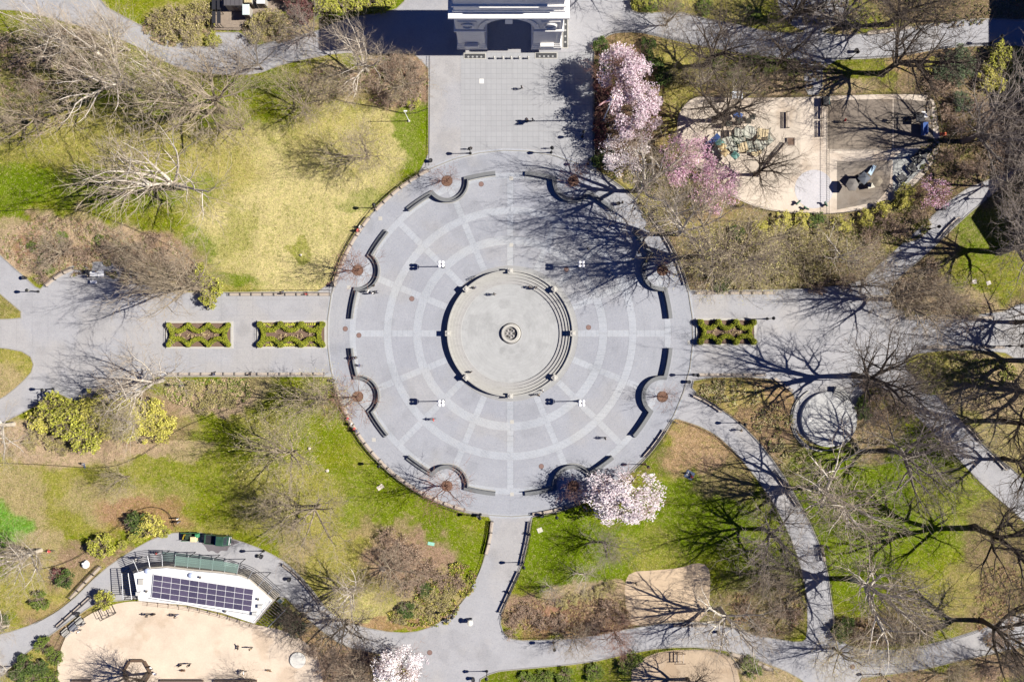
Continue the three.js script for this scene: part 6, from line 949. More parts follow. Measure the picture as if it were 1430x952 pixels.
// ---------------------------------------------------------------- playground equipment
{
  const frame = thing('climbing_frame', 'large climbing frame of pale platforms with green posts and a blue slide', 'play structure', null, 0, 0.08, 0);
  const post = std(0.03, 0.05, 0.04, 0.5), deckM = [std(0.42, 0.42, 0.36, 0.7), std(0.36, 0.37, 0.31, 0.7), std(0.5, 0.4, 0.24, 0.7)], blue = std(0.06, 0.12, 0.32, 0.35), teal = std(0.13, 0.3, 0.26, 0.5), gold = std(0.5, 0.38, 0.2, 0.6);
  const deckAt = (x, y, r0, h, n, turn, m) => { const r = r0 * 1.22; const o = Array.from({ length: n }, (_, i) => { const a = i / n * TAU + turn; return [X(x) + Math.cos(a) * r, Z(y) + Math.sin(a) * r]; }), d = put('platform', new Build().prism(o, h - 0.1, h).geo(), m, frame); o.forEach(([px, pz], i) => { put('post', new Build().rod([px, 0, pz], [px, h + 1.0, pz], 0.06, 0.06, 6).geo(), post, d); const [qx, qz] = o[(i + 1) % n]; if (i % 2) put('guard_rail', new Build().rod([px, h + 0.95, pz], [qx, h + 0.95, qz], 0.045, 0.045, 5).rod([px, h + 0.5, pz], [qx, h + 0.5, qz], 0.035, 0.035, 5).geo(), post, d); }); };
  [[1043, 187, 1.15, 1.5, 6, 0.3, 0], [1030, 198, 1.1, 1.2, 4, 0.2, 1], [1062, 190, 1.2, 1.5, 4, 0.9, 2], [1060, 202, 1.1, 1.1, 6, 0.2, 0], [1048, 206, 1.2, 0.8, 4, 0.7, 1], [1035, 208, 1.0, 1.4, 4, 0.5, 2], [1013, 202, 1.2, 1.7, 4, 0.45, 0], [1022, 207, 0.9, 1.2, 6, 0, 1], [1055, 212, 0.9, 0.6, 6, 0.4, 2], [1000, 213, 0.95, 1.3, 6, 0.1, 0], [1071, 197, 0.9, 0.9, 4, 0.1, 1], [1028, 188, 0.9, 1.9, 4, 0.8, 0]].forEach(([x, y, r, h, n, a, m]) => deckAt(x, y, r, h, n, a, deckM[m]));
  const slideG = new Build().ribbon([[-1.5, 0], [-0.7, 0.02], [0.2, 0], [1.5, 0]], -0.5, 0.5, 0, 0.07); const sl = put('slide', new Build().quad([-1.5, 1.7, -0.45], [-1.5, 1.7, 0.45], [1.3, 0.25, 0.45], [1.3, 0.25, -0.45]).box(-0.1, 1.07, 0.48, 3.1, 0.28, 0.07).box(-0.1, 1.07, -0.48, 3.1, 0.28, 0.07).geo(), blue, frame); sl.position.set(X(993), 0, Z(199)); sl.rotation.y = Math.PI + 0.75;
  put('tunnel', new Build().tube([V3(X(1020), 1.6, Z(165)), V3(X(1025), 1.8, Z(163)), V3(X(1032), 1.6, Z(166))], [0.55, 0.55, 0.55], 12).geo(), blue, frame);
  for (const [x, y, m] of [[1004, 208, gold], [1008, 217, gold], [1022, 221, teal], [1001, 204, teal]]) put('roof', new Build().lathe([[0.95, 2.3], [0.001, 3.0]], X(x), Z(y), 4).geo(), m, frame);
  for (const [x, y] of [[1030, 172], [1042, 172], [1015, 176], [1048, 166]]) put('net_tower', new Build().rod([X(x) - 0.6, 0, Z(y)], [X(x), 2.4, Z(y)], 0.06).rod([X(x) + 0.6, 0, Z(y)], [X(x), 2.4, Z(y)], 0.06).box(X(x), 1.3, Z(y), 1.1, 0.08, 0.9).box(X(x), 2.1, Z(y), 0.8, 0.08, 0.7).geo(), std(0.05, 0.055, 0.05), frame);
  const awn = thing('shade_awning', 'small white and blue square awning at the playground rim', 'awning', null, X(1025), 0.08, Z(138)); put('cloth', new Build().bevel(0, 2.4, 0, 2.0, 0.1, 1.4, 0.04).geo(), std(0.7, 0.76, 0.85), awn); for (const [x, z] of [[-0.9, -0.6], [0.9, -0.6], [0.9, 0.6], [-0.9, 0.6]]) put('post', new Build().rod([x, 0, z], [x, 2.4, z], 0.04).geo(), M.steel, awn); put('ridge', new Build().box(0, 2.5, 0, 0.12, 0.12, 1.4).geo(), M.iron, awn);
  const sw = thing('swing_set', 'dark swing frame with hanging seats in the rubber mat yard', 'swing set', null, X(1262), 0.08, Z(165)); put('top_bar', new Build().rod([-2.6, 2.5, 0], [2.6, 2.5, 0], 0.06).geo(), M.iron, sw); for (const s of [-1, 1]) put('leg', new Build().rod([s * 2.6, 2.5, 0], [s * 2.9, 0, 1.1], 0.06).rod([s * 2.6, 2.5, 0], [s * 2.9, 0, -1.1], 0.06).geo(), M.iron, sw); for (const x of [-1.6, -0.5, 0.6, 1.7]) { const q = put('swing_seat', new Build().box(x, 0.5, 0, 0.5, 0.06, 0.25).geo(), M.black, sw); put('chain', new Build().rod([x - 0.22, 0.5, 0], [x - 0.22, 2.5, 0], 0.015, 0.015, 4).rod([x + 0.22, 0.5, 0], [x + 0.22, 2.5, 0], 0.015, 0.015, 4).geo(), M.steel, q); }
  const tower = thing('play_tower', 'play tower with a blue slide and white ramp in the rubber mat yard', 'play structure', null, X(1284), 0.08, Z(168)); put('platform', new Build().bevel(-0.6, 1.5, 0, 1.6, 0.12, 1.6, 0.02).geo(), std(0.05, 0.05, 0.055), tower); for (const [x, z] of [[-1.3, -0.7], [0.1, -0.7], [0.1, 0.7], [-1.3, 0.7]]) put('post', new Build().rod([x, 0, z], [x, 2.7, z], 0.06).geo(), M.iron, tower); put('slide', new Build().quad([0.1, 1.5, 0.75], [0.95, 1.5, 0.75], [0.95, 0.25, 3.0], [0.1, 0.25, 3.0]).box(0.08, 0.95, 1.85, 0.07, 0.9, 2.2).box(0.97, 0.95, 1.85, 0.07, 0.9, 2.2).geo(), blue, tower); put('ramp', new Build().quad([0.15, 1.6, -0.1], [0.9, 1.6, -0.1], [0.9, 0.5, -1.6], [0.15, 0.5, -1.6]).geo(), M.white, tower); put('guard_rail', new Build().rod([-1.3, 2.4, -0.7], [0.1, 2.4, -0.7], 0.05).rod([-1.3, 2.4, 0.7], [-1.3, 2.4, -0.7], 0.05).geo(), M.iron, tower);
  const small = thing('toddler_frame', 'low dark toddler frame with a pale blue slide near the playground divider', 'play structure', null, X(1200), 0.08, Z(252)); put('roof', new Build().lathe([[1.3, 2.0], [1.25, 2.1], [0.001, 2.6]], -2.2, 1.2, 6).geo(), std(0.16, 0.15, 0.14), small); put('platform', new Build().bevel(0, 1.1, 0, 2.2, 0.12, 1.8, 0.02).geo(), M.black, small); for (const [x, z] of [[-1, -0.8], [1, -0.8], [1, 0.8], [-1, 0.8]]) put('post', new Build().rod([x, 0, z], [x, 2.2, z], 0.06).geo(), M.iron, small); put('canopy', new Build().lathe([[1.3, 2.2], [0.001, 2.9]], 0, 0, 4).geo(), std(0.1, 0.11, 0.13), small); put('slide', new Build().quad([1.2, 1.15, -1.2], [1.8, 1.15, -0.7], [3.2, 0.25, -2.6], [2.6, 0.25, -3.0]).box(2.2, 0.8, -1.85, 2.3, 0.25, 0.06, 0.9).geo(), std(0.4, 0.52, 0.62, 0.4), small); put('ramp', new Build().quad([1.1, 1.1, 0.9], [2.6, 0.4, 0.3], [2.9, 0.4, 1.4], [1.3, 1.1, 1.8]).geo(), std(0.4, 0.38, 0.32), small); put('roof', new Build().lathe([[1.1, 1.9], [0.001, 2.4]], 2.6, 0.5, 6).geo(), std(0.2, 0.17, 0.13), small);
  for (const [x, y, a, label] of [[1286, 216, 0.75, 'dark picnic table on the mossy mat nearest the rubber mats'], [1278, 222, 0.75, 'dark picnic table in the middle of the mossy mat row'], [1272, 236, 0.75, 'dark picnic table on the mossy mat beside the rose magnolia'], [1258, 250, 0.75, 'dark picnic table at the end of the mossy mat row']]) { const t = thing('picnic_table', label, 'table', 'picnic tables of the playground', X(x), 0.08, Z(y), a); put('top', new Build().bevel(0, 0.75, 0, 0.8, 0.07, 1.7, 0.02).geo(), M.black, t); for (const s of [-1, 1]) { put('seat', new Build().box(s * 0.7, 0.45, 0, 0.3, 0.06, 1.7).geo(), M.black, t); put('leg', new Build().box(0, 0.36, s * 0.6, 1.2, 0.08, 0.08).box(0, 0.36, s * 0.6, 0.1, 0.72, 0.1).geo(), M.iron, t); } }
  for (const [x, y, label] of [[1113, 284, 'green spring rider at the pale mat nearest the shrubs'], [1124, 291, 'green spring rider between two others on the pale mat'], [1152, 286, 'green spring rider at the fence on the pale mat']]) { const t = thing('spring_rider', label, 'spring rider', 'spring riders of the playground', X(x), 0.08, Z(y), x); put('spring', new Build().lathe([[0.16, 0], [0.2, 0.1], [0.14, 0.2], [0.2, 0.3], [0.14, 0.45]], 0, 0, 8).geo(), M.iron, t); put('body', new Build().bevel(0, 0.62, 0, 0.9, 0.36, 0.28, 0.08).bevel(0.45, 0.85, 0, 0.26, 0.5, 0.2, 0.06).geo(), std(0.06, 0.16, 0.1, 0.5), t); put('handle', new Build().rod([0.35, 0.95, -0.25], [0.35, 0.95, 0.25], 0.025).geo(), M.steel, t); }
  const bx = thing('storage_box', 'dark box with a teal edge at the playground gate', 'box', null, X(1151), 0.08, Z(143)); put('box', new Build().bevel(0, 0.6, 0, 1.2, 1.2, 1.6, 0.05).geo(), M.black, bx); put('panel', new Build().box(0.63, 0.6, 0, 0.05, 1.1, 1.5).geo(), teal, bx);
  const cone = thing('toy_car', 'orange ride on toy beside the swing fence', 'toy', null, X(1316), 0.08, Z(188)); put('body', new Build().bevel(0, 0.4, 0, 1.1, 0.45, 0.6, 0.1).bevel(-0.15, 0.75, 0, 0.5, 0.35, 0.5, 0.08).geo(), std(0.75, 0.16, 0.06, 0.5), cone); for (const [x, z] of [[0.35, 0.3], [0.35, -0.3], [-0.35, 0.3], [-0.35, -0.3]]) put('wheel', new Build().rod([x, 0.16, z - 0.06], [x, 0.16, z + 0.06], 0.16, 0.16, 10).geo(), M.black, cone);
  const hex = thing('planter_bed', 'square tree planter on the grey play mat', 'planter', null, X(1104), 0.08, Z(198)); put('edge', new Build().box(0, 0.15, 0.7, 1.5, 0.3, 0.12).box(0, 0.15, -0.7, 1.5, 0.3, 0.12).box(0.7, 0.15, 0, 0.12, 0.3, 1.3).box(-0.7, 0.15, 0, 0.12, 0.3, 1.3).geo(), M.greyWood, hex); put('soil', new Build().box(0, 0.1, 0, 1.28, 0.2, 1.28).geo(), M.soil, hex);
  // sand yard seesaw and frame
  const see = thing('balance_frame', 'pale timber balance frame in the fenced sand yard', 'play structure', null, X(948), 0.07, Z(917)); for (const x of [-0.7, 0, 0.7]) put('beam', new Build().box(x, 0.9, 0, 0.12, 0.12, 2.0).geo(), M.wood, see); for (const [x, z] of [[-0.7, -0.9], [0.7, -0.9], [0.7, 0.9], [-0.7, 0.9]]) put('leg', new Build().box(x, 0.45, z, 0.1, 0.9, 0.1).geo(), M.darkWood, see); put('cross_beam', new Build().box(0, 0.98, -0.95, 2.2, 0.1, 0.12).box(0, 0.98, 0.95, 2.2, 0.1, 0.12).geo(), M.darkWood, see);
}

// ---------------------------------------------------------------- white tables of the round court, things on the lawns
{
  for (const [x, y, w, d, label] of [[133, 383, 1.5, 0.9, 'white folding table in the shaded round court'], [143, 382, 1.1, 1.3, 'white square table at the end of the round court set'], [133, 394, 1.3, 0.6, 'white low table apart from the round court set']]) { const t = thing('folding_table', label, 'table', 'white tables of the round court', X(x), 0, Z(y)); put('top', new Build().bevel(0, 0.74, 0, w, 0.05, d, 0.01).geo(), M.white, t); for (const [a, b] of [[-1, -1], [1, -1], [1, 1], [-1, 1]]) put('leg', new Build().rod([a * (w / 2 - 0.1), 0, b * (d / 2 - 0.1)], [a * (w / 2 - 0.1), 0.72, b * (d / 2 - 0.1)], 0.025, 0.025, 5).geo(), M.steel, t); }
  const drum = thing('hand_cart', 'dark hand cart beside the white tables', 'cart', null, X(124), 0, Z(380)); put('body', new Build().bevel(0, 0.6, 0, 0.8, 0.7, 0.7, 0.04).geo(), M.black, drum); put('handle', new Build().rod([-0.4, 0.9, -0.3], [-0.8, 1.1, -0.3], 0.03).rod([-0.4, 0.9, 0.3], [-0.8, 1.1, 0.3], 0.03).rod([-0.8, 1.1, -0.3], [-0.8, 1.1, 0.3], 0.03).geo(), M.iron, drum); for (const z of [-0.38, 0.38]) put('wheel', new Build().rod([0, 0.25, z - 0.04], [0, 0.25, z + 0.04], 0.25, 0.25, 12).geo(), M.black, drum);
  const food = thing('snack_cart', 'small white snack cart on the path crossing below the long lawn', 'cart', null, X(657), 0, Z(866), 0.3); put('body', new Build().bevel(0, 0.65, 0, 1.0, 0.8, 0.7, 0.04).geo(), M.steel, food); put('umbrella', new Build().lathe([[0.55, 1.6], [0.3, 1.75], [0.001, 1.82]], 0, 0, 10).geo(), std(0.8, 0.76, 0.62), food); put('pole', new Build().rod([0, 1, 0], [0, 1.8, 0], 0.025).geo(), M.steel, food); for (const z of [-0.38, 0.38]) put('wheel', new Build().rod([0.2, 0.25, z - 0.04], [0.2, 0.25, z + 0.04], 0.25, 0.25, 12).geo(), M.black, food);
  const stump = (x, y, r, label, c = [0.5, 0.44, 0.38]) => { const t = thing('stone_marker', label, 'stone', 'small stones on the lawns', X(x), 0.05, Z(y)); put('stone', new Build().lathe([[r, 0], [r * 0.95, 0.18], [r * 0.6, 0.28], [0.001, 0.3]], 0, 0, 9).geo(), std(...c), t); };
  stump(420, 356, 0.24, 'small white stone cap on the dry lawn'); stump(432, 626, 0.3, 'pale stone cap on the long lawn nearest the fountain'); stump(457, 657, 0.34, 'pale stone cap on the long lawn beside two dark boxes'); stump(535, 794, 0.55, 'flat pale boulder beside the mulch bed of the long lawn');
  const sheet = (x, y, w, d, a, c, label) => { const t = thing('picnic_blanket', label, 'blanket', 'blankets on the lawns', X(x), 0.06, Z(y), a), B = new Build(), n = 6, q = (i, j) => [(i / n - 0.5) * w, 0.03 + 0.05 * noise(i * 1.3 + x, j * 1.3), (j / n - 0.5) * d]; for (let i = 0; i < n; i++) for (let j = 0; j < n; j++) B.quad(q(i, j + 1), q(i + 1, j + 1), q(i + 1, j), q(i, j)); put('cloth', B.geo(), std(...c), t); put('hem', new Build().box(0, 0.02, d / 2, w, 0.04, 0.04).box(0, 0.02, -d / 2, w, 0.04, 0.04).geo(), std(...c.map((v) => v * 0.7)), t); };
  sheet(531, 680, 1.3, 0.8, 0.6, [0.62, 0.55, 0.45], 'cream blanket on the long lawn near the plaza seats'); sheet(602, 759, 1.3, 0.6, -0.2, [0.25, 0.5, 0.4], 'small green and white towel on the long lawn'); sheet(963, 663, 1.7, 1.5, -0.5, [0.1, 0.13, 0.2], 'blue blanket under two people on the magnolia lawn'); sheet(1361, 393, 0.8, 0.8, 0.1, [0.6, 0.55, 0.5], 'pale square sheet on the elm grass'); sheet(1381, 395, 0.8, 0.7, 0.3, [0.6, 0.55, 0.5], 'pale sheet beside the other square sheet on the elm grass'); sheet(754, 740, 1.0, 0.9, 0.4, [0.5, 0.48, 0.38], 'pale cloth on the magnolia lawn beside the lower path');
  const bike = (x, y, a, label) => { const t = thing('bicycle', label, 'bicycle', 'bicycles at the fountain', X(x), 0.05, Z(y), a); for (const s of [-1, 1]) { const w = put('wheel', new THREE.TorusGeometry(0.33, 0.03, 6, 18), M.black, t); w.position.set(s * 0.52, 0.34, 0); put('spokes', new Build().rod([-0.32, 0, 0], [0.32, 0, 0], 0.01, 0.01, 4).rod([0, -0.32, 0], [0, 0.32, 0], 0.01, 0.01, 4).geo(), M.steel, w); } put('frame', new Build().rod([-0.52, 0.34, 0], [-0.15, 0.8, 0], 0.02).rod([-0.15, 0.8, 0], [0.4, 0.85, 0], 0.025).rod([0.4, 0.95, 0], [0.52, 0.34, 0], 0.025).rod([-0.05, 0.32, 0], [0.4, 0.82, 0], 0.025).rod([-0.05, 0.32, 0], [-0.18, 0.92, 0], 0.025).geo(), std(0.1, 0.1, 0.12), t); put('saddle', new Build().bevel(-0.2, 0.95, 0, 0.28, 0.07, 0.15, 0.02).geo(), M.black, t); put('handlebar', new Build().rod([0.4, 1.0, -0.28], [0.4, 1.0, 0.28], 0.02).geo(), M.black, t); t.rotation.x = 0.15; };
  bike(660, 388, 0.6, 'dark bicycle leaning at the rim beside a fountain pier'); bike(684, 381.5, 0.15, 'dark bicycle lying close to the fountain rim near the top pier'); bike(942, 588, -0.5, 'dark bicycle at the lawn corner of the garden path');
  const stroller = thing('baby_stroller', 'dark baby stroller beside the stone bench near the dry lawn', 'stroller', null, X(525), 0, Z(408), 0.2); put('seat', new Build().bevel(0, 0.65, 0, 0.6, 0.4, 0.45, 0.08).geo(), std(0.05, 0.05, 0.07), stroller); put('hood', new Build().lathe([[0.3, 0.8], [0.26, 1.0], [0.12, 1.12], [0.001, 1.14]], -0.12, 0, 10).geo(), M.black, stroller); for (const [x, z] of [[0.35, 0.25], [0.35, -0.25], [-0.35, 0.25], [-0.35, -0.25]]) put('wheel', new Build().rod([x, 0.13, z - 0.03], [x, 0.13, z + 0.03], 0.13, 0.13, 10).geo(), M.black, stroller); put('handle', new Build().rod([-0.3, 0.7, 0.2], [-0.75, 1.02, 0.2], 0.02).rod([-0.3, 0.7, -0.2], [-0.75, 1.02, -0.2], 0.02).rod([-0.75, 1.02, -0.2], [-0.75, 1.02, 0.2], 0.02).geo(), M.steel, stroller);
}

// ---------------------------------------------------------------- people and dogs
const POSES = {
  stand: { hip: 0.92, spine: 0, L: [[0.1, 0, 0.02], [0.11, -0.46, 0.02], [0.12, -0.88, 0]], R: [[-0.1, 0, 0], [-0.11, -0.46, 0.01], [-0.12, -0.88, -0.02]], la: [[0.2, 0.5, 0], [0.27, 0.22, -0.02], [0.25, -0.02, 0.1]], ra: [[-0.2, 0.5, 0], [-0.27, 0.22, -0.02], [-0.25, -0.02, 0.08]] },
  walk: { hip: 0.9, spine: 0.05, L: [[0.1, 0, 0], [0.11, -0.42, 0.2], [0.11, -0.84, 0.28]], R: [[-0.1, 0, 0], [-0.1, -0.44, -0.05], [-0.11, -0.78, -0.36]], la: [[0.2, 0.5, 0.03], [0.26, 0.24, -0.14], [0.25, 0.04, -0.06]], ra: [[-0.2, 0.5, 0.03], [-0.27, 0.25, 0.1], [-0.22, 0.08, 0.3]] },
  sit: { hip: 0.52, spine: -0.06, L: [[0.1, 0, 0], [0.12, 0.02, 0.42], [0.12, -0.44, 0.44]], R: [[-0.1, 0, 0], [-0.12, 0.02, 0.42], [-0.12, -0.44, 0.5]], la: [[0.2, 0.5, -0.03], [0.27, 0.24, 0.04], [0.14, 0.1, 0.26]], ra: [[-0.2, 0.5, -0.03], [-0.27, 0.24, 0.04], [-0.14, 0.1, 0.26]] },
  lounge: { hip: 0.14, spine: -0.2, L: [[0.1, 0, 0], [0.14, 0.22, 0.36], [0.12, -0.06, 0.72]], R: [[-0.1, 0, 0], [-0.12, 0.02, 0.44], [-0.13, -0.05, 0.86]], la: [[0.2, 0.48, -0.12], [0.3, 0.2, -0.22], [0.32, -0.06, -0.26]], ra: [[-0.2, 0.48, -0.12], [-0.26, 0.24, 0.04], [-0.12, 0.2, 0.2]] },
};
function bodyField(pose) {
  const p = POSES[pose], H = p.hip, B = [], q = (v) => [v[0], v[1] + H, v[2]], s = p.spine;
  const add = (a, b, r0, r1, c) => B.push([a, b, r0, r1, c]);
  add([0, H + 0.02, 0], [0, H + 0.28, s * 0.5], 0.135, 0.13, 1); add([0, H + 0.28, s * 0.5], [0, H + 0.46, s], 0.14, 0.13, 1); add([0.14, H + 0.49, s], [-0.14, H + 0.49, s], 0.08, 0.08, 1);
  add([0, H + 0.5, s], [0, H + 0.62, s + 0.02], 0.06, 0.055, 0); add([0, H + 0.68, s + 0.03], [0, H + 0.76, s + 0.02], 0.088, 0.1, 0); add([0, H + 0.66, s + 0.12], [0, H + 0.69, s + 0.12], 0.02, 0.014, 0); add([0, H + 0.75, s - 0.01], [0, H + 0.79, s], 0.104, 0.1, 3);
  for (const [k, leg] of [['L', p.L], ['R', p.R]]) { const [a, b, c] = leg.map(q); add(a, b, 0.098, 0.066, 2); add(b, c, 0.066, 0.048, 2); add([c[0], c[1] - 0.0, c[2] - 0.03], [c[0], c[1] - 0.01, c[2] + 0.15], 0.048, 0.042, 4); }
  for (const arm of [p.la, p.ra]) { const [a, b, c] = arm.map(q); add(a, b, 0.062, 0.048, 1); add(b, c, 0.047, 0.034, 1); const d = V3(...c).sub(V3(...b)).normalize().multiplyScalar(0.09); add(c, [c[0] + d.x, c[1] + d.y, c[2] + d.z], 0.034, 0.03, 0); }
  return B;
}
const shape = {};
for (const pose of Object.keys(POSES)) {
  const bones = bodyField(pose), N = 60, mc = new MarchingCubes(N, M.white, false, false, 60000), S = 0.98, cy = pose === 'lounge' ? 0.6 : 0.9, cz = pose === 'lounge' ? 0.25 : 0.05, half = N / 2;
  const dist = (x, y, z, want) => { let m = 9, who = 0; for (const [a, b, r0, r1, c] of bones) { const ux = b[0] - a[0], uy = b[1] - a[1], uz = b[2] - a[2], t = clamp(((x - a[0]) * ux + (y - a[1]) * uy + (z - a[2]) * uz) / (ux * ux + uy * uy + uz * uz)), d = Math.hypot(x - a[0] - ux * t, y - a[1] - uy * t, z - a[2] - uz * t) - lerp(r0, r1, t); if (want) { if (d < m) { m = d; who = c; } } else { const k = 0.035, h = clamp(0.5 + 0.5 * (m - d) / k); m = lerp(m, d, h) - k * h * (1 - h); } } return want ? who : m; };
  mc.isolation = 0;
  for (let k = 0; k < N; k++) for (let j = 0; j < N; j++) for (let i = 0; i < N; i++) mc.field[k * N * N + j * N + i] = -dist((i - half) / half * S, (j - half) / half * S + cy, (k - half) / half * S + cz);
  mc.update();
  const n = mc.count, pos = new Float32Array(n * 3), nor = mc.normalArray.slice(0, n * 3), who = new Uint8Array(n);
  for (let i = 0; i < n; i++) { const x = mc.positionArray[i * 3] * S, y = mc.positionArray[i * 3 + 1] * S + cy, z = mc.positionArray[i * 3 + 2] * S + cz; pos.set([x, y, z], i * 3); who[i] = dist(x, y, z, true); }
  const F = new Build(), p = POSES[pose];                 // five fingers on each hand
  for (const [arm, side] of [[p.la, 1], [p.ra, -1]]) { const b = V3(...arm[1]), c = V3(...arm[2]), d = c.clone().sub(b).normalize(), w = V3(0, 0, 1).cross(d).normalize(), base = c.clone().addScaledVector(d, 0.1).add(V3(0, p.hip, 0)), out = V3().crossVectors(d, w).normalize(); for (let f = 0; f < 4; f++) { const s = base.clone().addScaledVector(out, (f - 1.5) * 0.02), l = [0.06, 0.075, 0.07, 0.055][f]; F.tube([s.clone().addScaledVector(d, -0.02), s.clone().addScaledVector(d, l * 0.6), s.clone().addScaledVector(d, l).addScaledVector(w, 0.02)], [0.01, 0.009, 0.006], 4); } const th = c.clone().addScaledVector(d, 0.05).add(V3(0, p.hip, 0)).addScaledVector(out, 0.03); F.tube([th, th.clone().addScaledVector(d, 0.03).addScaledVector(out, 0.03), th.clone().addScaledVector(d, 0.06).addScaledVector(out, 0.035)], [0.011, 0.01, 0.007], 4); }
  shape[pose] = { pos, nor, who, F: F.geo() };
}
const HAIR = [[0.02, 0.015, 0.012], [0.06, 0.035, 0.02], [0.18, 0.12, 0.06], [0.03, 0.025, 0.02]], SKIN = [[0.52, 0.33, 0.24], [0.38, 0.22, 0.14], [0.15, 0.08, 0.05], [0.58, 0.4, 0.31]], skinMat = SKIN.map((c) => std(...c, 0.6));
const cloth = new THREE.MeshStandardMaterial({ vertexColors: true, roughness: 0.85 });
let folk = 0;
function person(x, y, pose, turn, top, legs, label, height = 0) {
  const s = shape[pose], i = folk++, n = s.who.length, pal = [SKIN[i % 4], top, legs, HAIR[i % 4], [0.03, 0.03, 0.035]], c = new Float32Array(n * 3);
  for (let k = 0; k < n; k++) c.set(pal[s.who[k]], k * 3);
  const g = new THREE.BufferGeometry(); g.setAttribute('position', new THREE.BufferAttribute(s.pos, 3)); g.setAttribute('normal', new THREE.BufferAttribute(s.nor, 3)); g.setAttribute('color', new THREE.BufferAttribute(c, 3));
  const t = thing('person', label, 'person', 'people in the park', X(x), height, Z(y), turn * Math.PI / 180); put('body', g, cloth, t); put('fingers', s.F, skinMat[i % 4], t); t.scale.setScalar(0.96 + 0.08 * NT[i]);
}
const K_ = [0.02, 0.02, 0.025], W_ = [0.75, 0.74, 0.72], B_ = [0.04, 0.06, 0.14], R_ = [0.45, 0.05, 0.05], G_ = [0.18, 0.18, 0.19], T_ = [0.4, 0.32, 0.22], J_ = [0.05, 0.08, 0.16];
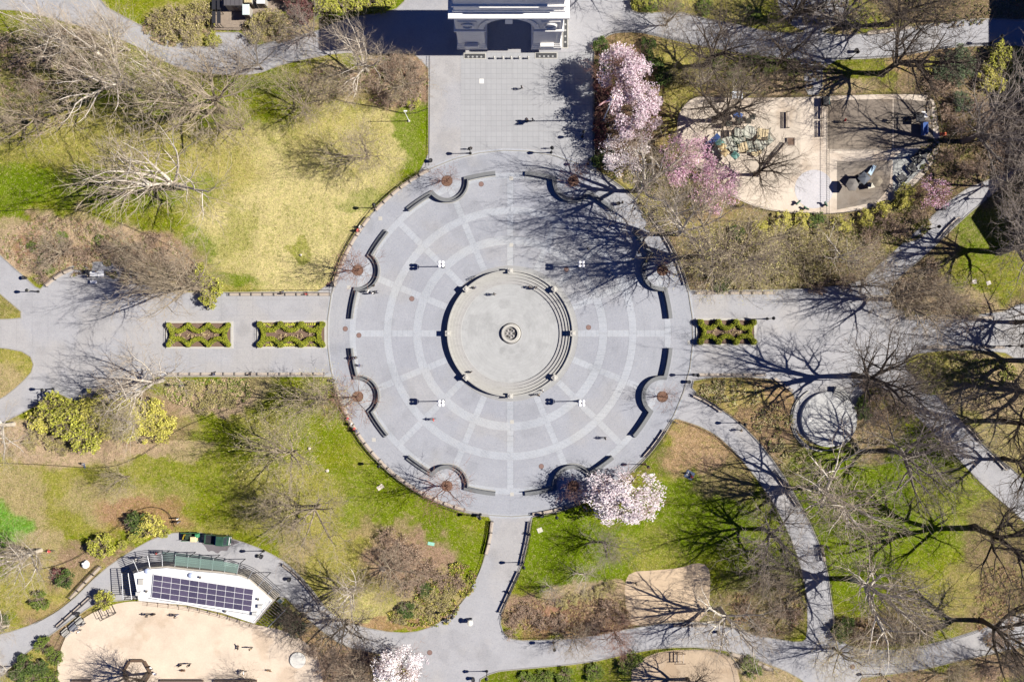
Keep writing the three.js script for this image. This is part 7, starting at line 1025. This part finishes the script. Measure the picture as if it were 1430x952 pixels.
const PEOPLE = [
  [728, 124, 'walk', 90, K_, K_, 'person in black striding alone across the slab square'], [744, 169, 'walk', -90, G_, K_, 'person in grey walking on the square toward the cherries'], [737, 170, 'walk', -90, K_, B_, 'person in dark clothes beside the grey walker on the square'], [658, 208, 'stand', 0, K_, K_, 'person in black standing by the ring lamp'], [770, 207, 'stand', 20, K_, G_, 'person in dark clothes at the cherry side ring lamp'],
  [500, 322, 'sit', 60, R_, K_, 'person in red sitting on the dry lawn seats', 0], [503, 317, 'sit', 60, W_, B_, 'person in white sitting beside the red one on the dry lawn seats', 0], [428, 411, 'sit', 180, R_, K_, 'person in red sitting on the hedge walkway seats', 0],
  [515, 407, 'stand', 60, W_, G_, 'person in white standing by the stroller'], [521, 410, 'stand', 200, W_, K_, 'second person in white by the stroller'], [523, 399, 'sit', 240, K_, B_, 'person in black on the stone bench near the stroller', 0], [690, 411, 'walk', 90, K_, K_, 'person in black walking across the dry fountain basin'], [662, 402, 'sit', 120, K_, B_, 'person in black seated on the fountain steps by a pier', 0.1], [740, 401, 'lounge', 90, K_, G_, 'person lying on the shaded fountain steps', 0.3], [748, 403, 'sit', 150, G_, K_, 'person in grey seated on the shaded fountain steps', 0.2],
  [498, 499, 'stand', 90, K_, K_, 'person in black at the end of the stone bench'], [495, 500, 'stand', 100, B_, K_, 'person in navy beside the one at the bench end'], [502, 510, 'sit', 80, B_, G_, 'person in navy seated at the bench end', 0], [606, 585, 'walk', -90, R_, K_, 'person in red top walking past the lamp toward the long lawn'], [844, 611, 'walk', 90, K_, K_, 'person in black crossing the plaza toward the magnolia'], [658, 519, 'stand', 40, K_, G_, 'person in dark clothes by the lower fountain pier'], [752, 551, 'walk', 200, T_, K_, 'person in tan beside the fountain rim'], [757, 545, 'walk', 210, W_, B_, 'person in white walking by the fountain rim'],
  [486, 584, 'sit', 60, R_, B_, 'person in red on the long lawn seats', 0], [491, 592, 'sit', 60, W_, K_, 'person in white on the long lawn seats', 0], [495, 598, 'sit', 60, R_, T_, 'person in red and tan on the long lawn seats', 0], [499, 601, 'stand', 120, B_, B_, 'person in blue standing before the long lawn seats'],
  [1033, 600, 'walk', 60, T_, K_, 'person in tan walking up the garden path'], [960, 661, 'lounge', 40, W_, J_, 'person in white lounging on the blue blanket'], [965, 665, 'lounge', 200, R_, K_, 'person in dark red lounging on the blue blanket'], [887, 813, 'walk', 90, K_, K_, 'person in black on the sandy pad edge'], [934, 850, 'stand', 0, K_, B_, 'person in black in the middle of the sandy pad'], [820, 348, 'walk', 90, K_, W_, 'person in black and white among the plaza branch shadows'], [891, 353, 'stand', 90, K_, G_, 'person in black beside the shaded stone bench'], [868, 284, 'walk', 90, K_, K_, 'person in black near the bench by the cherries'],
  [70, 769, 'lounge', 90, R_, K_, 'person in red sitting on the lawn by the bare earth'], [117, 648, 'lounge', 20, G_, J_, 'person in grey sitting by the earth bank fence'], [251, 728, 'stand', 45, G_, B_, 'person in grey at the lawn edge above the canopy path'], [250, 723, 'stand', 200, W_, K_, 'person in white at the lawn edge above the canopy path'], [221, 771, 'walk', 90, R_, K_, 'person in red walking past the louvred canopy'], [193, 779, 'walk', 80, W_, B_, 'person in white walking by the louvred canopy'], [208, 857, 'walk', -90, K_, K_, 'person in black on the dog run gravel under the eave'], [247, 858, 'walk', 90, K_, B_, 'person in navy on the dog run gravel under the eave'], [266, 926, 'stand', 180, K_, K_, 'person in black standing in the open dog run gravel'], [352, 903, 'stand', 0, T_, K_, 'person in tan in the dog run near the white slab'], [342, 936, 'walk', 60, W_, K_, 'person in white by the crooked dog run tree'], [212, 930, 'sit', 0, W_, K_, 'person in white on the six sided seat', 0], [216, 938, 'sit', 30, W_, B_, 'second person in white on the six sided seat', 0], [119, 870, 'stand', 40, G_, K_, 'person in grey at the dog run corner tables'], [113, 879, 'stand', 200, W_, K_, 'person in white at the dog run corner tables'],
  [139, 380, 'stand', 0, W_, G_, 'person in white at the round court tables'], [127, 386, 'stand', 90, K_, K_, 'person in black at the round court tables'], [1148, 774, 'sit', 190, K_, K_, 'person in black on the single garden path seat', 0], [1153, 762, 'stand', 90, K_, B_, 'person in navy near the single garden path seat'], [1177, 170, 'stand', 90, R_, K_, 'person in red on the rubber mats', 0.08], [1035, 288, 'stand', 90, K_, K_, 'person in black at the lower playground fence', 0.08], [735, 168, 'stand', 0, B_, K_, 'person in navy behind the walkers on the square'], [945, 425, 'stand', 0, K_, K_, 'person in black at the shaded end of the plaza seats'], [1140, 320, 'stand', 0, R_, K_, 'person in red half hidden in the thicket'], [395, 410, 'sit', 180, K_, B_, 'person in navy sitting on the hedge walkway seats', 0], [350, 523, 'sit', 180, K_, K_, 'person in black on the walkway seats of the long lawn', 0], [300, 523, 'sit', 180, B_, K_, 'person in blue on the walkway seats of the long lawn', 0], [740, 745, 'sit', -80, K_, G_, 'person in black on the lower path seats', 0], [712, 826, 'sit', -60, B_, K_, 'person in blue on the lower path seats by the mulch', 0],
];
for (const [x, y, pose, turn, top, legs, label, h] of PEOPLE) if (x !== 1140 && x !== 945) person(x, y, pose, turn, top, legs, label, h ?? 0);
function dogShape() {
  const B = new Build(); B.tube([V3(-0.36, 0.45, 0), V3(-0.25, 0.47, 0), V3(0, 0.44, 0), V3(0.22, 0.47, 0), V3(0.34, 0.52, 0)], [0.06, 0.12, 0.12, 0.15, 0.09], 8, true); B.tube([V3(0.28, 0.52, 0), V3(0.44, 0.68, 0), V3(0.5, 0.72, 0)], [0.1, 0.08, 0.085], 8, true); B.tube([V3(0.46, 0.73, 0), V3(0.56, 0.71, 0), V3(0.7, 0.67, 0)], [0.09, 0.075, 0.035], 8, true);
  for (const z of [0.08, -0.08]) { B.tube([V3(0.24, 0.45, z), V3(0.22, 0.24, z), V3(0.25, 0.04, z), V3(0.3, 0.03, z)], [0.07, 0.04, 0.03, 0.03], 6, true); B.tube([V3(-0.28, 0.46, z), V3(-0.2, 0.3, z), V3(-0.35, 0.2, z), V3(-0.31, 0.04, z), V3(-0.25, 0.03, z)], [0.09, 0.055, 0.035, 0.03, 0.03], 6, true); B.tube([V3(0.46, 0.79, z * 0.8), V3(0.44, 0.74, z * 1.4)], [0.035, 0.01], 4, true); }
  B.tube([V3(-0.36, 0.48, 0), V3(-0.5, 0.6, 0), V3(-0.56, 0.75, 0)], [0.04, 0.03, 0.012], 5, true); return B.geo();
}
const dogGeo = dogShape();
for (const [x, y, a, c, label] of [[252, 928, 30, [0.03, 0.025, 0.02], 'black dog beside the person in the open dog run gravel'], [256, 935, 10, [0.16, 0.08, 0.04], 'brown dog trotting below the person in the dog run'], [333, 903, 80, [0.04, 0.03, 0.025], 'dark dog facing the person in tan'], [376, 935, 0, [0.3, 0.2, 0.12], 'tan dog near the white round slab'], [336, 938, 60, [0.5, 0.46, 0.4], 'spotted pale dog by the crooked tree'], [215, 857, 20, [0.05, 0.04, 0.03], 'black dog under the slatted eave']]) { const t = thing('dog', label, 'dog', 'dogs in the dog run', X(x), 0.085, Z(y), a * Math.PI / 180); put('body', dogGeo, std(...c, 0.9), t); put('collar', new Build().lathe([[0.1, 0.6], [0.105, 0.63], [0.1, 0.66]], 0.37, 0, 10).geo(), std(0.5, 0.05, 0.05), t); }

renderer.render(scene, camera);
